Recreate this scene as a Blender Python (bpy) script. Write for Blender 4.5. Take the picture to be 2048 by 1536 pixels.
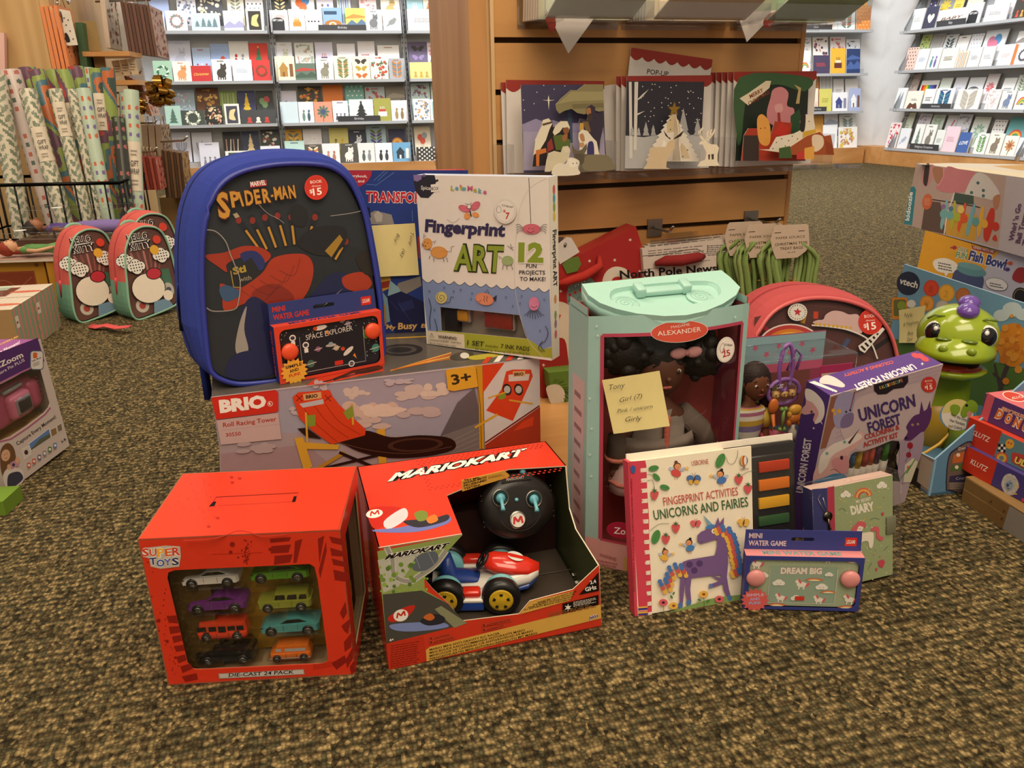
import bpy,bmesh,math,random
from math import sin,cos,pi,radians,atan2,sqrt
from mathutils import Vector as V,Matrix
from mathutils.geometry import tessellate_polygon
for o in list(bpy.data.objects):bpy.data.objects.remove(o,do_unlink=True)
SC=bpy.context.scene
COL=SC.collection
rnd=random.Random(7)
CAM_H,PITCH,ROLL,FPX=.55,radians(19.6),radians(1.0),1600.0
FW=V((0,cos(PITCH),-sin(PITCH)))
_r0=V((1,0,0));_u0=_r0.cross(FW)
RT=_r0*cos(ROLL)-_u0*sin(ROLL)
UP=_r0*sin(ROLL)+_u0*cos(ROLL)
EYE=V((0,0,CAM_H))
cam=bpy.data.cameras.new('camera');co=bpy.data.objects.new('camera',cam);COL.objects.link(co)
cam.sensor_width=36;cam.lens=FPX/2048*36;cam.clip_start=.02;cam.clip_end=60
co.matrix_world=Matrix(((RT.x,UP.x,-FW.x,0),(RT.y,UP.y,-FW.y,0),(RT.z,UP.z,-FW.z,CAM_H),(0,0,0,1)))
SC.camera=co
SC.view_settings.view_transform='Standard';SC.view_settings.look='None'
SC.view_settings.gamma=1;SC.view_settings.use_curve_mapping=False
SC.view_settings.exposure=0.0
SC.cycles.use_denoising=True
SC.cycles.transparent_max_bounces=24
SC.cycles.max_bounces=7
def I_(n,k,v):n.inputs[k].default_value=v
w=bpy.data.worlds.new('world');SC.world=w;w.use_nodes=True
bg=w.node_tree.nodes['Background']
I_(bg,0,(1.0,.86,.68,1));I_(bg,1,.42)
def area(name,loc,tgt,sx,sy,power,col,spread=180):
 l=bpy.data.lights.new(name,'AREA');l.shape='RECTANGLE';l.size=sx;l.size_y=sy
 l.energy=power;l.color=col;l.spread=radians(spread)
 o=bpy.data.objects.new(name,l);COL.objects.link(o);o.location=loc
 d=V(tgt)-V(loc);o.rotation_euler=d.to_track_quat('-Z','Y').to_euler()
 return o
WARM=(1,.82,.60);COOL=(.96,.98,1.0)
area('ceiling_light_near',(-.3,1.3,2.9),(-.2,1.1,0),1.6,.6,16,WARM)
area('front_fill_light',(.2,-1.0,2.6),(.0,.95,.1),2.4,1.2,64,WARM)  # large fill lamp added behind the camera to brighten the fronts of the goods
area('ceiling_light_middle',(.8,3.4,2.9),(.8,3.4,0),1.4,.6,22,(1,.92,.80))
area('ceiling_light_left',(-1.6,1.6,2.8),(-1.7,2.6,.2),1.4,.8,40,(1,.86,.68))
area('ceiling_light_display',(.7,.4,2.7),(.25,1.4,.45),1.0,.6,22,WARM)
area('card_wall_light',(-.2,4.9,2.7),(-.2,6.5,.5),5.0,.4,120,COOL)
area('side_wall_light',(1.9,4.3,2.7),(3.3,5.4,.4),2.6,.4,70,COOL)
def ray(px,py):return FW+RT*((px-1024)/FPX)-UP*((py-768)/FPX)
def floor_at(px,py,z=0):
 d=ray(px,py);return EYE+d*((z-CAM_H)/d.z)
def depth_at(px,py,y):
 d=ray(px,py);return EYE+d*(y/d.y)
class Pl:
 """a plane with axes: u to the right, v up, n out of the surface"""
 def __init__(s,o,u,v):
  s.o=V(o);s.u=V(u).normalized();s.v=V(v).normalized();s.n=s.u.cross(s.v).normalized()
 def ab(s,px,py):
  d=ray(px,py);t=(s.o-EYE).dot(s.n)/d.dot(s.n);p=EYE+d*t-s.o
  return(p.dot(s.u),p.dot(s.v))
 def at(s,a,b,off=0.):return s.o+s.u*a+s.v*b+s.n*off
 def px(s,x,y,off=0.):a,b=s.ab(x,y);return s.at(a,b,off)
 def moved(s,off):return Pl(s.o+s.n*off,s.u,s.v)
class Fr:
 """frame of a box: x along its width, y into its depth, z up; from (x, y, z, yaw, w, d, h, lean, roll)"""
 def __init__(s,x,y,z,yaw,w=0,d=0,h=0,lean=0,roll=0):
  a,l,r=radians(yaw),radians(lean),radians(roll)
  ex=V((cos(a),sin(a),0));ey=V((-sin(a),cos(a),0));ez=V((0,0,1))
  ey2=ey*cos(l)-ez*sin(l);ez2=ez*cos(l)+ey*sin(l)
  s.ex=ex*cos(r)+ez2*sin(r);s.ez=ez2*cos(r)-ex*sin(r);s.ey=ey2
  s.o=V((x,y,z));s.w,s.d,s.h,s.yaw=w,d,h,a
 def p(s,x,y,z):return s.o+s.ex*x+s.ey*y+s.ez*z
 def front(s,y=0.):return Pl(s.p(0,y,0),s.ex,s.ez)
 def top(s,z=None):return Pl(s.p(0,0,s.h if z is None else z),s.ex,s.ey)
 def left(s,x=0.):return Pl(s.p(x,s.d,0),-s.ey,s.ez)
 def right(s,x=None):return Pl(s.p(s.w if x is None else x,0,0),s.ey,s.ez)
def lin(c):return c/12.92 if c<=.04045 else((c+.055)/1.055)**2.4
_cc={}
def C(h):
 if not isinstance(h,str):return h
 if h not in _cc:
  _cc[h]=tuple(lin(int(h[i:i+2],16)/255)for i in(0,2,4))+(1.0,)
 return _cc[h]
MATS={}
def _mat(name):
 m=bpy.data.materials.new(name);m.use_nodes=True
 return m,m.node_tree.nodes,m.node_tree.links
def attr_mat(name,rough,spec=.5,metal=0.,coat=0.,bump=None,noise=.06,nscale=90,bstr=.2):
 """surface that reads the colour attribute of its mesh, with slight procedural variation"""
 m,N,L=_mat(name);b=N['Principled BSDF']
 at=N.new('ShaderNodeAttribute');at.attribute_name='Col'
 tc=N.new('ShaderNodeTexCoord');no=N.new('ShaderNodeTexNoise');I_(no,'Scale',nscale);I_(no,'Detail',3)
 L.new(tc.outputs['Object'],no.inputs['Vector'])
 mr=N.new('ShaderNodeMapRange');I_(mr,'To Min',1-noise);I_(mr,'To Max',1+noise)
 L.new(no.outputs['Fac'],mr.inputs['Value'])
 mx=N.new('ShaderNodeVectorMath');mx.operation='SCALE'
 L.new(at.outputs['Color'],mx.inputs[0]);L.new(mr.outputs['Result'],mx.inputs['Scale'])
 L.new(mx.outputs[0],b.inputs['Base Color'])
 I_(b,'Roughness',rough);I_(b,'Metallic',metal)
 I_(b,'Specular IOR Level',spec);I_(b,'Coat Weight',coat)
 I_(b,'Coat Roughness',.08)
 if bump:
  if bump=='weave':
   wv=N.new('ShaderNodeTexWave');I_(wv,'Scale',420);wv.bands_direction='DIAGONAL'
   L.new(tc.outputs['Object'],wv.inputs['Vector']);src=wv.outputs['Fac']
  else:
   n2=N.new('ShaderNodeTexNoise');I_(n2,'Scale',bump)
   L.new(tc.outputs['Object'],n2.inputs['Vector']);src=n2.outputs['Fac']
  bp=N.new('ShaderNodeBump');I_(bp,'Strength',bstr);I_(bp,'Distance',.001)
  L.new(src,bp.inputs['Height']);L.new(bp.outputs['Normal'],b.inputs['Normal'])
 MATS[name]=m
attr_mat('print',.45,.28,noise=.05,bump=40,bstr=.08)
attr_mat('glossprint',.27,.32,noise=.05,bump=28,bstr=.08)
attr_mat('matte',.85,.25)
attr_mat('paper',.7,.3,noise=.04)
attr_mat('gloss',.16,.5,coat=.4,noise=.02)
attr_mat('plastic',.35,.5,noise=.03)
attr_mat('fabric',.9,.2,bump='weave',bstr=.5,noise=.08)
attr_mat('skin',.45,.4,noise=.04)
attr_mat('hair',.6,.3,bump=300,bstr=.8,noise=.2)
attr_mat('metal',.3,.5,metal=1.)
attr_mat('foil',.22,.5,metal=.8,noise=.15,nscale=40)
attr_mat('kraft',.8,.25,noise=.1,nscale=200)
def clear_mat(name,tint,gloss,rough=.05,fac=None):
 """thin transparent film: see-through with a sharp sheen"""
 m,N,L=_mat(name);N.remove(N['Principled BSDF'])
 out=N['Material Output'];t=N.new('ShaderNodeBsdfTransparent');g=N.new('ShaderNodeBsdfGlossy')
 I_(t,0,tint+(1,));I_(g,'Roughness',rough)
 mx=N.new('ShaderNodeMixShader');lw=N.new('ShaderNodeLayerWeight');I_(lw,'Blend',.25)
 mp=N.new('ShaderNodeMapRange');I_(mp,'To Min',gloss);I_(mp,'To Max',gloss+.14)
 L.new(lw.outputs['Fresnel'],mp.inputs['Value']);L.new(mp.outputs['Result'],mx.inputs[0])
 L.new(t.outputs[0],mx.inputs[1]);L.new(g.outputs[0],mx.inputs[2]);L.new(mx.outputs[0],out.inputs[0])
 no=N.new('ShaderNodeTexNoise');I_(no,'Scale',22);tc=N.new('ShaderNodeTexCoord');L.new(tc.outputs['Object'],no.inputs['Vector'])
 bp=N.new('ShaderNodeBump');I_(bp,'Strength',.25);I_(bp,'Distance',.004)
 L.new(no.outputs['Fac'],bp.inputs['Height']);L.new(bp.outputs['Normal'],g.inputs['Normal'])
 MATS[name]=m
clear_mat('film',(.97,.97,.97),.03)
clear_mat('smokefilm',(.93,.92,.91),.02)
clear_mat('acrylic',(.93,.93,.94),.08)
def wood_mat(name,c1,c2,axis='Z',rough=.4,scale=1.):
 m,N,L=_mat(name);b=N['Principled BSDF']
 tc=N.new('ShaderNodeTexCoord');mp=N.new('ShaderNodeMapping')
 s={'Z':(9,9,.8),'X':(.8,9,9),'Y':(9,.8,9)}[axis]
 I_(mp,'Scale',tuple(k*scale for k in s))
 L.new(tc.outputs['Object'],mp.inputs['Vector'])
 n1=N.new('ShaderNodeTexNoise');I_(n1,'Scale',2.5);I_(n1,'Detail',6);I_(n1,'Distortion',1.2)
 L.new(mp.outputs[0],n1.inputs['Vector'])
 wv=N.new('ShaderNodeTexWave');I_(wv,'Scale',.9);I_(wv,'Distortion',6);I_(wv,'Detail',3)
 L.new(mp.outputs[0],wv.inputs['Vector'])
 ad=N.new('ShaderNodeMath');ad.operation='MULTIPLY_ADD';I_(ad,1,.45)
 L.new(wv.outputs['Fac'],ad.inputs[0]);L.new(n1.outputs['Fac'],ad.inputs[2])
 cr=N.new('ShaderNodeValToRGB');cr.color_ramp.elements[0].color=C(c1);cr.color_ramp.elements[1].color=C(c2)
 cr.color_ramp.elements[0].position=.3;cr.color_ramp.elements[1].position=.95
 L.new(ad.outputs[0],cr.inputs['Fac']);L.new(cr.outputs[0],b.inputs['Base Color'])
 I_(b,'Roughness',rough)
 MATS[name]=m
wood_mat('maple','b07c44','c99458','X',.38)
wood_mat('maple_up','a9743f','c38d55','Z',.38)
wood_mat('maple_pale','cfa876','e2c394','Z',.4)
wood_mat('skirting','b07a42','c9945c','X',.45,.6)
def carpet_mat():
 m,N,L=_mat('carpet');b=N['Principled BSDF']
 tc=N.new('ShaderNodeTexCoord');mp=N.new('ShaderNodeMapping');I_(mp,'Rotation',(0,0,radians(-14)))
 L.new(tc.outputs['Object'],mp.inputs['Vector'])
 wn=N.new('ShaderNodeTexNoise');I_(wn,'Scale',60);L.new(mp.outputs[0],wn.inputs['Vector'])
 wo=N.new('ShaderNodeMix');wo.data_type='VECTOR';I_(wo,0,.004)
 L.new(mp.outputs[0],wo.inputs[4]);L.new(wn.outputs['Color'],wo.inputs[5])
 sc=N.new('ShaderNodeMapping');I_(sc,'Scale',(250,185,1));L.new(wo.outputs[1],sc.inputs['Vector'])
 vo=N.new('ShaderNodeTexVoronoi');vo.voronoi_dimensions='2D';I_(vo,'Scale',1);I_(vo,'Randomness',.75)
 L.new(sc.outputs[0],vo.inputs['Vector'])
 sep=N.new('ShaderNodeSeparateColor');L.new(vo.outputs['Color'],sep.inputs[0])
 big=N.new('ShaderNodeTexNoise');I_(big,'Scale',45);I_(big,'Detail',4);L.new(mp.outputs[0],big.inputs['Vector'])
 ad=N.new('ShaderNodeMath');ad.operation='MULTIPLY_ADD';I_(ad,1,.55);L.new(sep.outputs[0],ad.inputs[0])
 mb_=N.new('ShaderNodeMath');mb_.operation='MULTIPLY';I_(mb_,1,.5);L.new(big.outputs['Fac'],mb_.inputs[0]);L.new(mb_.outputs[0],ad.inputs[2])
 cr=N.new('ShaderNodeValToRGB');e=cr.color_ramp.elements
 e[0].position=.12;e[0].color=C('262519');e[1].position=.93;e[1].color=C('c0a672')
 for pos,c in((.3,'4a3f28'),(.45,'756342'),(.55,'535038'),(.7,'988156')):
  k=e.new(pos);k.color=C(c)
 L.new(ad.outputs[0],cr.inputs['Fac'])
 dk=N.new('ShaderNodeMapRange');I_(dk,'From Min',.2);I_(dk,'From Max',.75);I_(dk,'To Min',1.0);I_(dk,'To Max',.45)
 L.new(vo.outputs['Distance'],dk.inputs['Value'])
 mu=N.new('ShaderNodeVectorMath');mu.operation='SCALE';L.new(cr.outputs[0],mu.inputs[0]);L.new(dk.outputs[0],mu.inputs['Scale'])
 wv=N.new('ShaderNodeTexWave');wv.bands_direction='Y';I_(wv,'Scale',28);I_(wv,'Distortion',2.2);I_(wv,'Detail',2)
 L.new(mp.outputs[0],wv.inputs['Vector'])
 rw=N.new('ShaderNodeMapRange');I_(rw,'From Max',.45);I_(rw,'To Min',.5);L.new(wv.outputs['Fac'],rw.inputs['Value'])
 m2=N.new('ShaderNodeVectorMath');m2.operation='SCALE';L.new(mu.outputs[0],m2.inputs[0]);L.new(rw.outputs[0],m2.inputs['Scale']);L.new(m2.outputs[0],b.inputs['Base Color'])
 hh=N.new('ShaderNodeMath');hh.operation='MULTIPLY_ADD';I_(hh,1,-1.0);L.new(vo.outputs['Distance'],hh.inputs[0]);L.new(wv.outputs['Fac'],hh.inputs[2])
 bp=N.new('ShaderNodeBump');I_(bp,'Strength',.9);I_(bp,'Distance',.004)
 L.new(hh.outputs[0],bp.inputs['Height']);L.new(bp.outputs['Normal'],b.inputs['Normal'])
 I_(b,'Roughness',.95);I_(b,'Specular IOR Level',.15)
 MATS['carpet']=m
carpet_mat()
def paint_mat(name,c,rough=.6):
 m,N,L=_mat(name);b=N['Principled BSDF']
 no=N.new('ShaderNodeTexNoise');I_(no,'Scale',4);tc=N.new('ShaderNodeTexCoord');L.new(tc.outputs['Object'],no.inputs['Vector'])
 cr=N.new('ShaderNodeValToRGB');k=C(c)
 cr.color_ramp.elements[0].color=tuple(x*.94 for x in k[:3])+(1,);cr.color_ramp.elements[1].color=k
 L.new(no.outputs['Fac'],cr.inputs['Fac']);L.new(cr.outputs[0],b.inputs['Base Color']);I_(b,'Roughness',rough)
 MATS[name]=m
paint_mat('wall_paint','dcdcdc');paint_mat('rack_paint','b4b7bb',.45);paint_mat('rack_metal','96999d',.4)
class MB:
 def __init__(s):s.v=[];s.f=[];s.c=[];s.m=[];s.sm=[]
 def add(s,vs,fs,col,mat='print',smooth=False):
  b=len(s.v);s.v.extend(V(p)for p in vs);c=C(col)
  for f in fs:
   s.f.append([b+i for i in f]);s.c.append(c);s.m.append(mat);s.sm.append(smooth)
 def poly(s,vs,col,mat='print'):s.add(vs,[list(range(len(vs)))],col,mat)
 def hexa(s,c8,col,mat='print',skip=''):
  """c8: bottom fl, fr, br, bl then top fl, fr, br, bl; col: one colour or dict f b l r t d"""
  F=dict(d=(3,2,1,0),t=(4,5,6,7),f=(0,1,5,4),r=(1,2,6,5),b=(2,3,7,6),l=(3,0,4,7))
  for k,f in F.items():
   if k in skip:continue
   cc=col.get(k,col.get('*','ffffff'))if isinstance(col,dict)else col
   s.add([c8[i]for i in f],[(0,1,2,3)],cc,mat)
 def box(s,fr,x0,x1,y0,y1,z0,z1,col,mat='print',skip=''):
  s.hexa([fr.p(x,y,z)for z in(z0,z1)for x,y in((x0,y0),(x1,y0),(x1,y1),(x0,y1))],col,mat,skip)
 def abox(s,x0,x1,y0,y1,z0,z1,col,mat='print',skip=''):
  s.hexa([V((x,y,z))for z in(z0,z1)for x,y in((x0,y0),(x1,y0),(x1,y1),(x0,y1))],col,mat,skip)
 def bbox(s,fr,x0,x1,y0,y1,z0,z1,col,mat='plastic',r=.002,n=2):
  """box with rounded edges"""
  bm=bmesh.new();bmesh.ops.create_cube(bm,size=1)
  for v in bm.verts:v.co=V(((v.co.x+.5)*(x1-x0)+x0,(v.co.y+.5)*(y1-y0)+y0,(v.co.z+.5)*(z1-z0)+z0))
  bmesh.ops.bevel(bm,geom=bm.edges[:],offset=r,segments=n,profile=.5,affect='EDGES')
  s.bm(bm,col,mat,True,fr)
 def bm(s,bm,col,mat,smooth=False,fr=None):
  bm.verts.index_update()
  vs=[fr.p(*v.co)if fr else v.co.copy()for v in bm.verts]
  s.add(vs,[[v.index for v in f.verts]for f in bm.faces],col,mat,smooth);bm.free()
 def prism(s,pl,outer,t,col,mat='print',holes=(),back=None,rim=None,off=0.):
  """flat panel of thickness t behind plane pl (front at off), with holes; outer in plane coords"""
  loops=[[V((a,b,0))for a,b in outer]]+[[V((a,b,0))for a,b in h]for h in holes]
  tri=tessellate_polygon(loops);flat=[p for l in loops for p in l]
  fv=[pl.at(p.x,p.y,off)for p in flat];bv=[pl.at(p.x,p.y,off-t)for p in flat]
  def ori(tr):
   a,b,c=(flat[i]for i in tr);return tr if(b-a).cross(c-a).z>0 else(tr[0],tr[2],tr[1])
  tri=[ori(t_)for t_ in tri]
  s.add(fv,tri,col,mat)
  if t>0:
   s.add(bv,[tuple(reversed(t_))for t_ in tri],back or col,mat)
   b0=0
   for li,l in enumerate(loops):
    n=len(l);ar=sum(l[i].x*l[(i+1)%n].y-l[(i+1)%n].x*l[i].y for i in range(n))
    fl=(ar>0)!=(li>0)
    for i in range(n):
     j=(i+1)%n;q=[fv[b0+i],bv[b0+i],bv[b0+j],fv[b0+j]]
     s.add(q if fl else q[::-1],[(0,1,2,3)],rim or back or col,mat)
    b0+=n
 def loft(s,rings,col,mat='plastic',smooth=True,caps=True,closed=True):
  n=len(rings[0]);vs=[p for r in rings for p in r];fs=[]
  m=n if closed else n-1
  for k in range(len(rings)-1):
   for i in range(m):
    j=(i+1)%n;fs.append((k*n+i,k*n+j,(k+1)*n+j,(k+1)*n+i))
  if caps and closed:fs.append(tuple(reversed(range(n))));fs.append(tuple(range((len(rings)-1)*n,len(rings)*n)))
  s.add(vs,fs,col,mat,smooth)
 def tube(s,pts,r,col,mat='plastic',n=8,caps=True):
  pts=[V(p)for p in pts];rings=[]
  for i,p in enumerate(pts):
   t=(pts[min(i+1,len(pts)-1)]-pts[max(i-1,0)]).normalized()
   a=t.cross(V((0,0,1))if abs(t.z)<.9 else V((1,0,0))).normalized();b=t.cross(a)
   rr=r[i]if isinstance(r,(list,tuple))else r
   rings.append([p+a*(rr*cos(2*pi*k/n))+b*(rr*sin(2*pi*k/n))for k in range(n)])
  s.loft([x[::-1]for x in rings],col,mat,True,caps)
 def ball(s,c,r,col,mat='plastic',n=12,m=8,axes=None):
  """ellipsoid; r radius or 3 radii along axes"""
  if not isinstance(r,(tuple,list)):r=(r,r,r)
  X,Y,Z=axes or(V((1,0,0)),V((0,1,0)),V((0,0,1)))
  rings=[]
  for i in range(m+1):
   t=-pi/2+pi*i/m*.999+.0005
   rings.append([V(c)+X*(r[0]*cos(t)*cos(2*pi*k/n))+Y*(r[1]*cos(t)*sin(2*pi*k/n))+Z*(r[2]*sin(t))for k in range(n)])
  s.loft(rings,col,mat)
 def lathe(s,o,ax,prof,col,mat='plastic',n=20):
  ax=V(ax).normalized();a=ax.cross(V((0,0,1))if abs(ax.z)<.9 else V((1,0,0))).normalized();b=ax.cross(a)
  s.loft([[V(o)+ax*h+a*(r*cos(2*pi*k/n))+b*(r*sin(2*pi*k/n))for k in range(n)]for r,h in prof],col,mat)
PM={}
def _build(s,name,parent=None,origin=None,kind=None,label=None):
 me=bpy.data.meshes.new(name)
 if parent is not None:inv=PM[parent.name].inverted()
 elif origin is not None:inv=Matrix.Translation(-V(origin))
 else:inv=Matrix.Identity(4)
 me.from_pydata([inv@p for p in s.v],[],s.f)
 names=list(dict.fromkeys(s.m))
 for k in names:me.materials.append(MATS[k])
 ix={k:i for i,k in enumerate(names)}
 me.polygons.foreach_set('material_index',[ix[k]for k in s.m])
 me.polygons.foreach_set('use_smooth',s.sm)
 at=me.color_attributes.new('Col','FLOAT_COLOR','CORNER')
 buf=[]
 for f,c in zip(s.f,s.c):buf.extend(tuple(c)*len(f))
 at.data.foreach_set('color',buf);me.update()
 o=bpy.data.objects.new(name,me);COL.objects.link(o)
 if parent is not None:o.parent=parent;PM[o.name]=PM[parent.name]
 else:
  if origin is not None:o.location=origin
  PM[o.name]=Matrix.Translation(V(origin))if origin is not None else Matrix.Identity(4)
 if kind:o['kind']=kind
 if label:o['label']=label
 return o
MB.build=_build
def tag(o,label,cat,group=None):
 o['label']=label;o['category']=cat
 if group:o['group']=group
 return o
def thing(name,label,cat,loc=(0,0,0),rotz=0.,group=None):
 o=bpy.data.objects.new(name,None);COL.objects.link(o);o.empty_display_size=.02
 o.location=loc;o.rotation_euler=(0,0,rotz)
 PM[o.name]=Matrix.Translation(V(loc))@Matrix.Rotation(rotz,4,'Z')
 return tag(o,label,cat,group)
def dup(root,M,label,group=None):
 """a copy of a thing (parts and sub-parts too) with world matrix M"""
 r=root.copy();COL.objects.link(r);r.matrix_world=M;PM[r.name]=M
 r['label']=label
 if group:r['group']=group
 for ch in root.children:
  c=ch.copy();COL.objects.link(c);c.parent=r
  for g in ch.children:
   d=g.copy();COL.objects.link(d);d.parent=c
 return r
_gl={}
def glyphs(t,bold=0.,shear=0.):
 k=(t,bold,shear)
 if k not in _gl:
  cu=bpy.data.curves.new('t','FONT');cu.body=t;cu.size=1;cu.offset=bold;cu.shear=shear
  cu.resolution_u=2;cu.fill_mode='FRONT'
  o=bpy.data.objects.new('t',cu);me=bpy.data.meshes.new_from_object(o)
  vs=[(v.co.x,v.co.y)for v in me.vertices];fs=[tuple(p.vertices)for p in me.polygons]
  x0=min(v[0]for v in vs);x1=max(v[0]for v in vs)
  _gl[k]=([((x-x0)/(x1-x0),y/.72)for x,y in vs],fs)
  bpy.data.objects.remove(o);bpy.data.curves.remove(cu);bpy.data.meshes.remove(me)
 return _gl[k]
def smooth(pts,closed=True,n=5):
 out=[];m=len(pts)
 for i in range(m if closed else m-1):
  P=[pts[(i+k)%m]if closed else pts[min(max(i+k,0),m-1)]for k in(-1,0,1,2)]
  for k in range(n):
   t=k/n;t2,t3=t*t,t*t*t
   out.append(tuple(.5*(2*P[1][d]+(P[2][d]-P[0][d])*t+(2*P[0][d]-5*P[1][d]+4*P[2][d]-P[3][d])*t2+(3*P[1][d]-P[0][d]-3*P[2][d]+P[3][d])*t3)for d in range(len(pts[0]))))
 if not closed:out.append(tuple(pts[-1]))
 return out
def rrect(x0,y0,x1,y1,r,n=5):
 sx=1 if x1>x0 else-1;sy=1 if y1>y0 else-1
 out=[]
 for cx,cy,a in((x1-sx*r,y0+sy*r,-90),(x1-sx*r,y1-sy*r,0),(x0+sx*r,y1-sy*r,90),(x0+sx*r,y0+sy*r,180)):
  for k in range(n+1):
   t=radians(a+90*k/n);out.append((cx+sx*r*cos(t),cy+sy*r*sin(t)))
 return out
class Curv_:pass
class Art:
 """printed artwork on a plane; coordinates go through s.map to plane coords (a, b)"""
 def __init__(s,pl,mb,mat='print',e=.000014,map=None,base=.00008):
  s.pl,s.mb,s.mat,s.e,s.k,s.base=pl,mb,mat,e,0,base;s.map=map or pl.ab;s.hold=False;s.clip=None
 def off(s):
  s.k+=.12 if s.hold else 1
  return s.base+s.k*s.e
 def P(s,x,y):return s.map(x,y)
 def _face(s,ab,col,mat):
  if isinstance(s.pl,Curv_)and len(ab)>4:
   o=s.off();cx=sum(p[0]for p in ab)/len(ab);cy=sum(p[1]for p in ab)/len(ab);n=len(ab)
   if sum(ab[i][0]*ab[(i+1)%n][1]-ab[(i+1)%n][0]*ab[i][1]for i in range(n))<0:ab=ab[::-1]
   ks=(1,.9,.8,.68,.55,.4,.2,.02)
   vs=[s.pl.at(cx+(a-cx)*k,cy+(b-cy)*k,o)for k in ks for a,b in ab]
   s.mb.add(vs,[(j*n+i,j*n+(i+1)%n,(j+1)*n+(i+1)%n,(j+1)*n+i)for j in range(7)for i in range(n)]+[tuple(range(7*n,8*n))],col,mat or s.mat);return
  o=s.off();ar=sum(ab[i][0]*ab[(i+1)%len(ab)][1]-ab[(i+1)%len(ab)][0]*ab[i][1]for i in range(len(ab)))
  if ar<0:ab=ab[::-1]
  s.mb.poly([s.pl.at(a,b,o)for a,b in ab],col,mat or s.mat)
 def poly(s,pts,col,mat=None):
  s._face([s.P(*p)for p in pts],col,mat);return s
 def rect(s,x0,y0,x1,y1,col,mat=None):return s.poly([(x0,y0),(x1,y0),(x1,y1),(x0,y1)],col,mat)
 def rr(s,x0,y0,x1,y1,r,col,mat=None):return s.poly(rrect(x0,y0,x1,y1,r),col,mat)
 def blob(s,pts,col,mat=None,n=5):return s.poly(smooth(pts,True,n),col,mat)
 def ell(s,x,y,rx,ry=None,col='000000',rot=0,n=20,mat=None):
  ry=rx if ry is None else ry;c,q=cos(radians(rot)),sin(radians(rot))
  return s.poly([(x+rx*cos(t)*c-ry*sin(t)*q,y+rx*cos(t)*q+ry*sin(t)*c)for t in(2*pi*i/n for i in range(n))],col,mat)
 def star(s,x,y,r,ri,n,col,rot=-90,mat=None):
  return s.poly([(x+(r if i%2==0 else ri)*cos(radians(rot+180*i/n)),y+(r if i%2==0 else ri)*sin(radians(rot+180*i/n)))for i in range(2*n)],col,mat)
 def line(s,pts,w,col,sm=False,mat=None,closed=False):
  if sm:pts=smooth(pts,closed,5)
  if closed:pts=list(pts)+[pts[0]]
  n=len(pts);L=[];R=[]
  for i in range(n):
   x0,y0=pts[max(i-1,0)];x1,y1=pts[min(i+1,n-1)]
   dx,dy=x1-x0,y1-y0;l=sqrt(dx*dx+dy*dy)or 1;nx,ny=-dy/l*w/2,dx/l*w/2
   L.append((pts[i][0]+nx,pts[i][1]+ny));R.append((pts[i][0]-nx,pts[i][1]-ny))
  o=s.off();vs=[s.pl.at(*s.P(*p),o)for p in L]+[s.pl.at(*s.P(*p),o)for p in R]
  s.mb.add(vs,[(i,n+i,n+i+1,i+1)for i in range(n-1)],col,mat or s.mat);return s
 def text(s,t,p0,p1,h,col,bold=.012,shear=0.,up=None,mat=None,out=None,ow=.06):
  """t from baseline start p0 to baseline end p1, cap height h (in the same units, upward) or top-left point up"""
  a=s.P(*p0);b=s.P(*p1)
  if up is None:
   dx,dy=p1[0]-p0[0],p1[1]-p0[1];l=sqrt(dx*dx+dy*dy)
   up=(p0[0]+h*dy/l*s.upsgn,p0[1]-h*dx/l*s.upsgn)
  c=s.P(*up);ux,uy=c[0]-a[0],c[1]-a[1]
  for bo,cl in(((ow,out),)if out else())+((bold,col),):
   vs,fs=glyphs(t,bo,shear);o=s.off()
   k=(bo-bold)*0
   s.mb.add([s.pl.at(a[0]+(b[0]-a[0])*x+ux*y,a[1]+(b[1]-a[1])*x+uy*y,o)for x,y in vs],fs,cl,mat or s.mat)
  return s
 def M(s,p0,p1,h,col,w):
  """a letter M as one zigzag stroke"""
  (x0,y0),(x1,y1)=p0,p1;k=s.upsgn
  q=lambda t,v:(x0+(x1-x0)*t,y0+(y1-y0)*t-k*h*v)
  for a,b in(((0,0),(.12,1)),((.12,1),(.5,.25)),((.5,.25),(.88,1)),((.88,1),(1,0))):s.line([q(*a),q(*b)],w,col)
  return s
 upsgn=1
 def lines(s,x0,y0,x1,y1,n,col,h=.5,slope=0.,jag=.25):
  """rows of small illegible print"""
  s.hold=False;s.k+=1;s.hold=True
  for i in range(n):
   y=y0+(y1-y0)*(i+.5)/n;hh=abs(y1-y0)/n*h/2;e=x1-(x1-x0)*jag*rnd.random()
   x=x0
   while x<e:
    wd=(x1-x0)*rnd.uniform(.05,.16);xe=min(x+wd,e);k=slope
    s.poly([(x,y-hh+k*(x-x0)),(xe,y-hh+k*(xe-x0)),(xe,y+hh+k*(xe-x0)),(x,y+hh+k*(x-x0))],col);x=xe+(x1-x0)*.025
  s.hold=False;return s
 def dots(s,pts,r,col,n=8):
  s.k+=1;s.hold=True
  for p in pts:s.ell(p[0],p[1],p[2]if len(p)>2 else r,None,col,n=n)
  s.hold=False;return s
class UArt(Art):
 """artwork in plane metres times a scale (y upward)"""
 upsgn=-1
 def __init__(s,pl,mb,mat='print',sc=1.,e=.000014,ox=0.,oy=0.):
  Art.__init__(s,pl,mb,mat,e,lambda x,y:(ox+x*sc,oy+y*sc))
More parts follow.
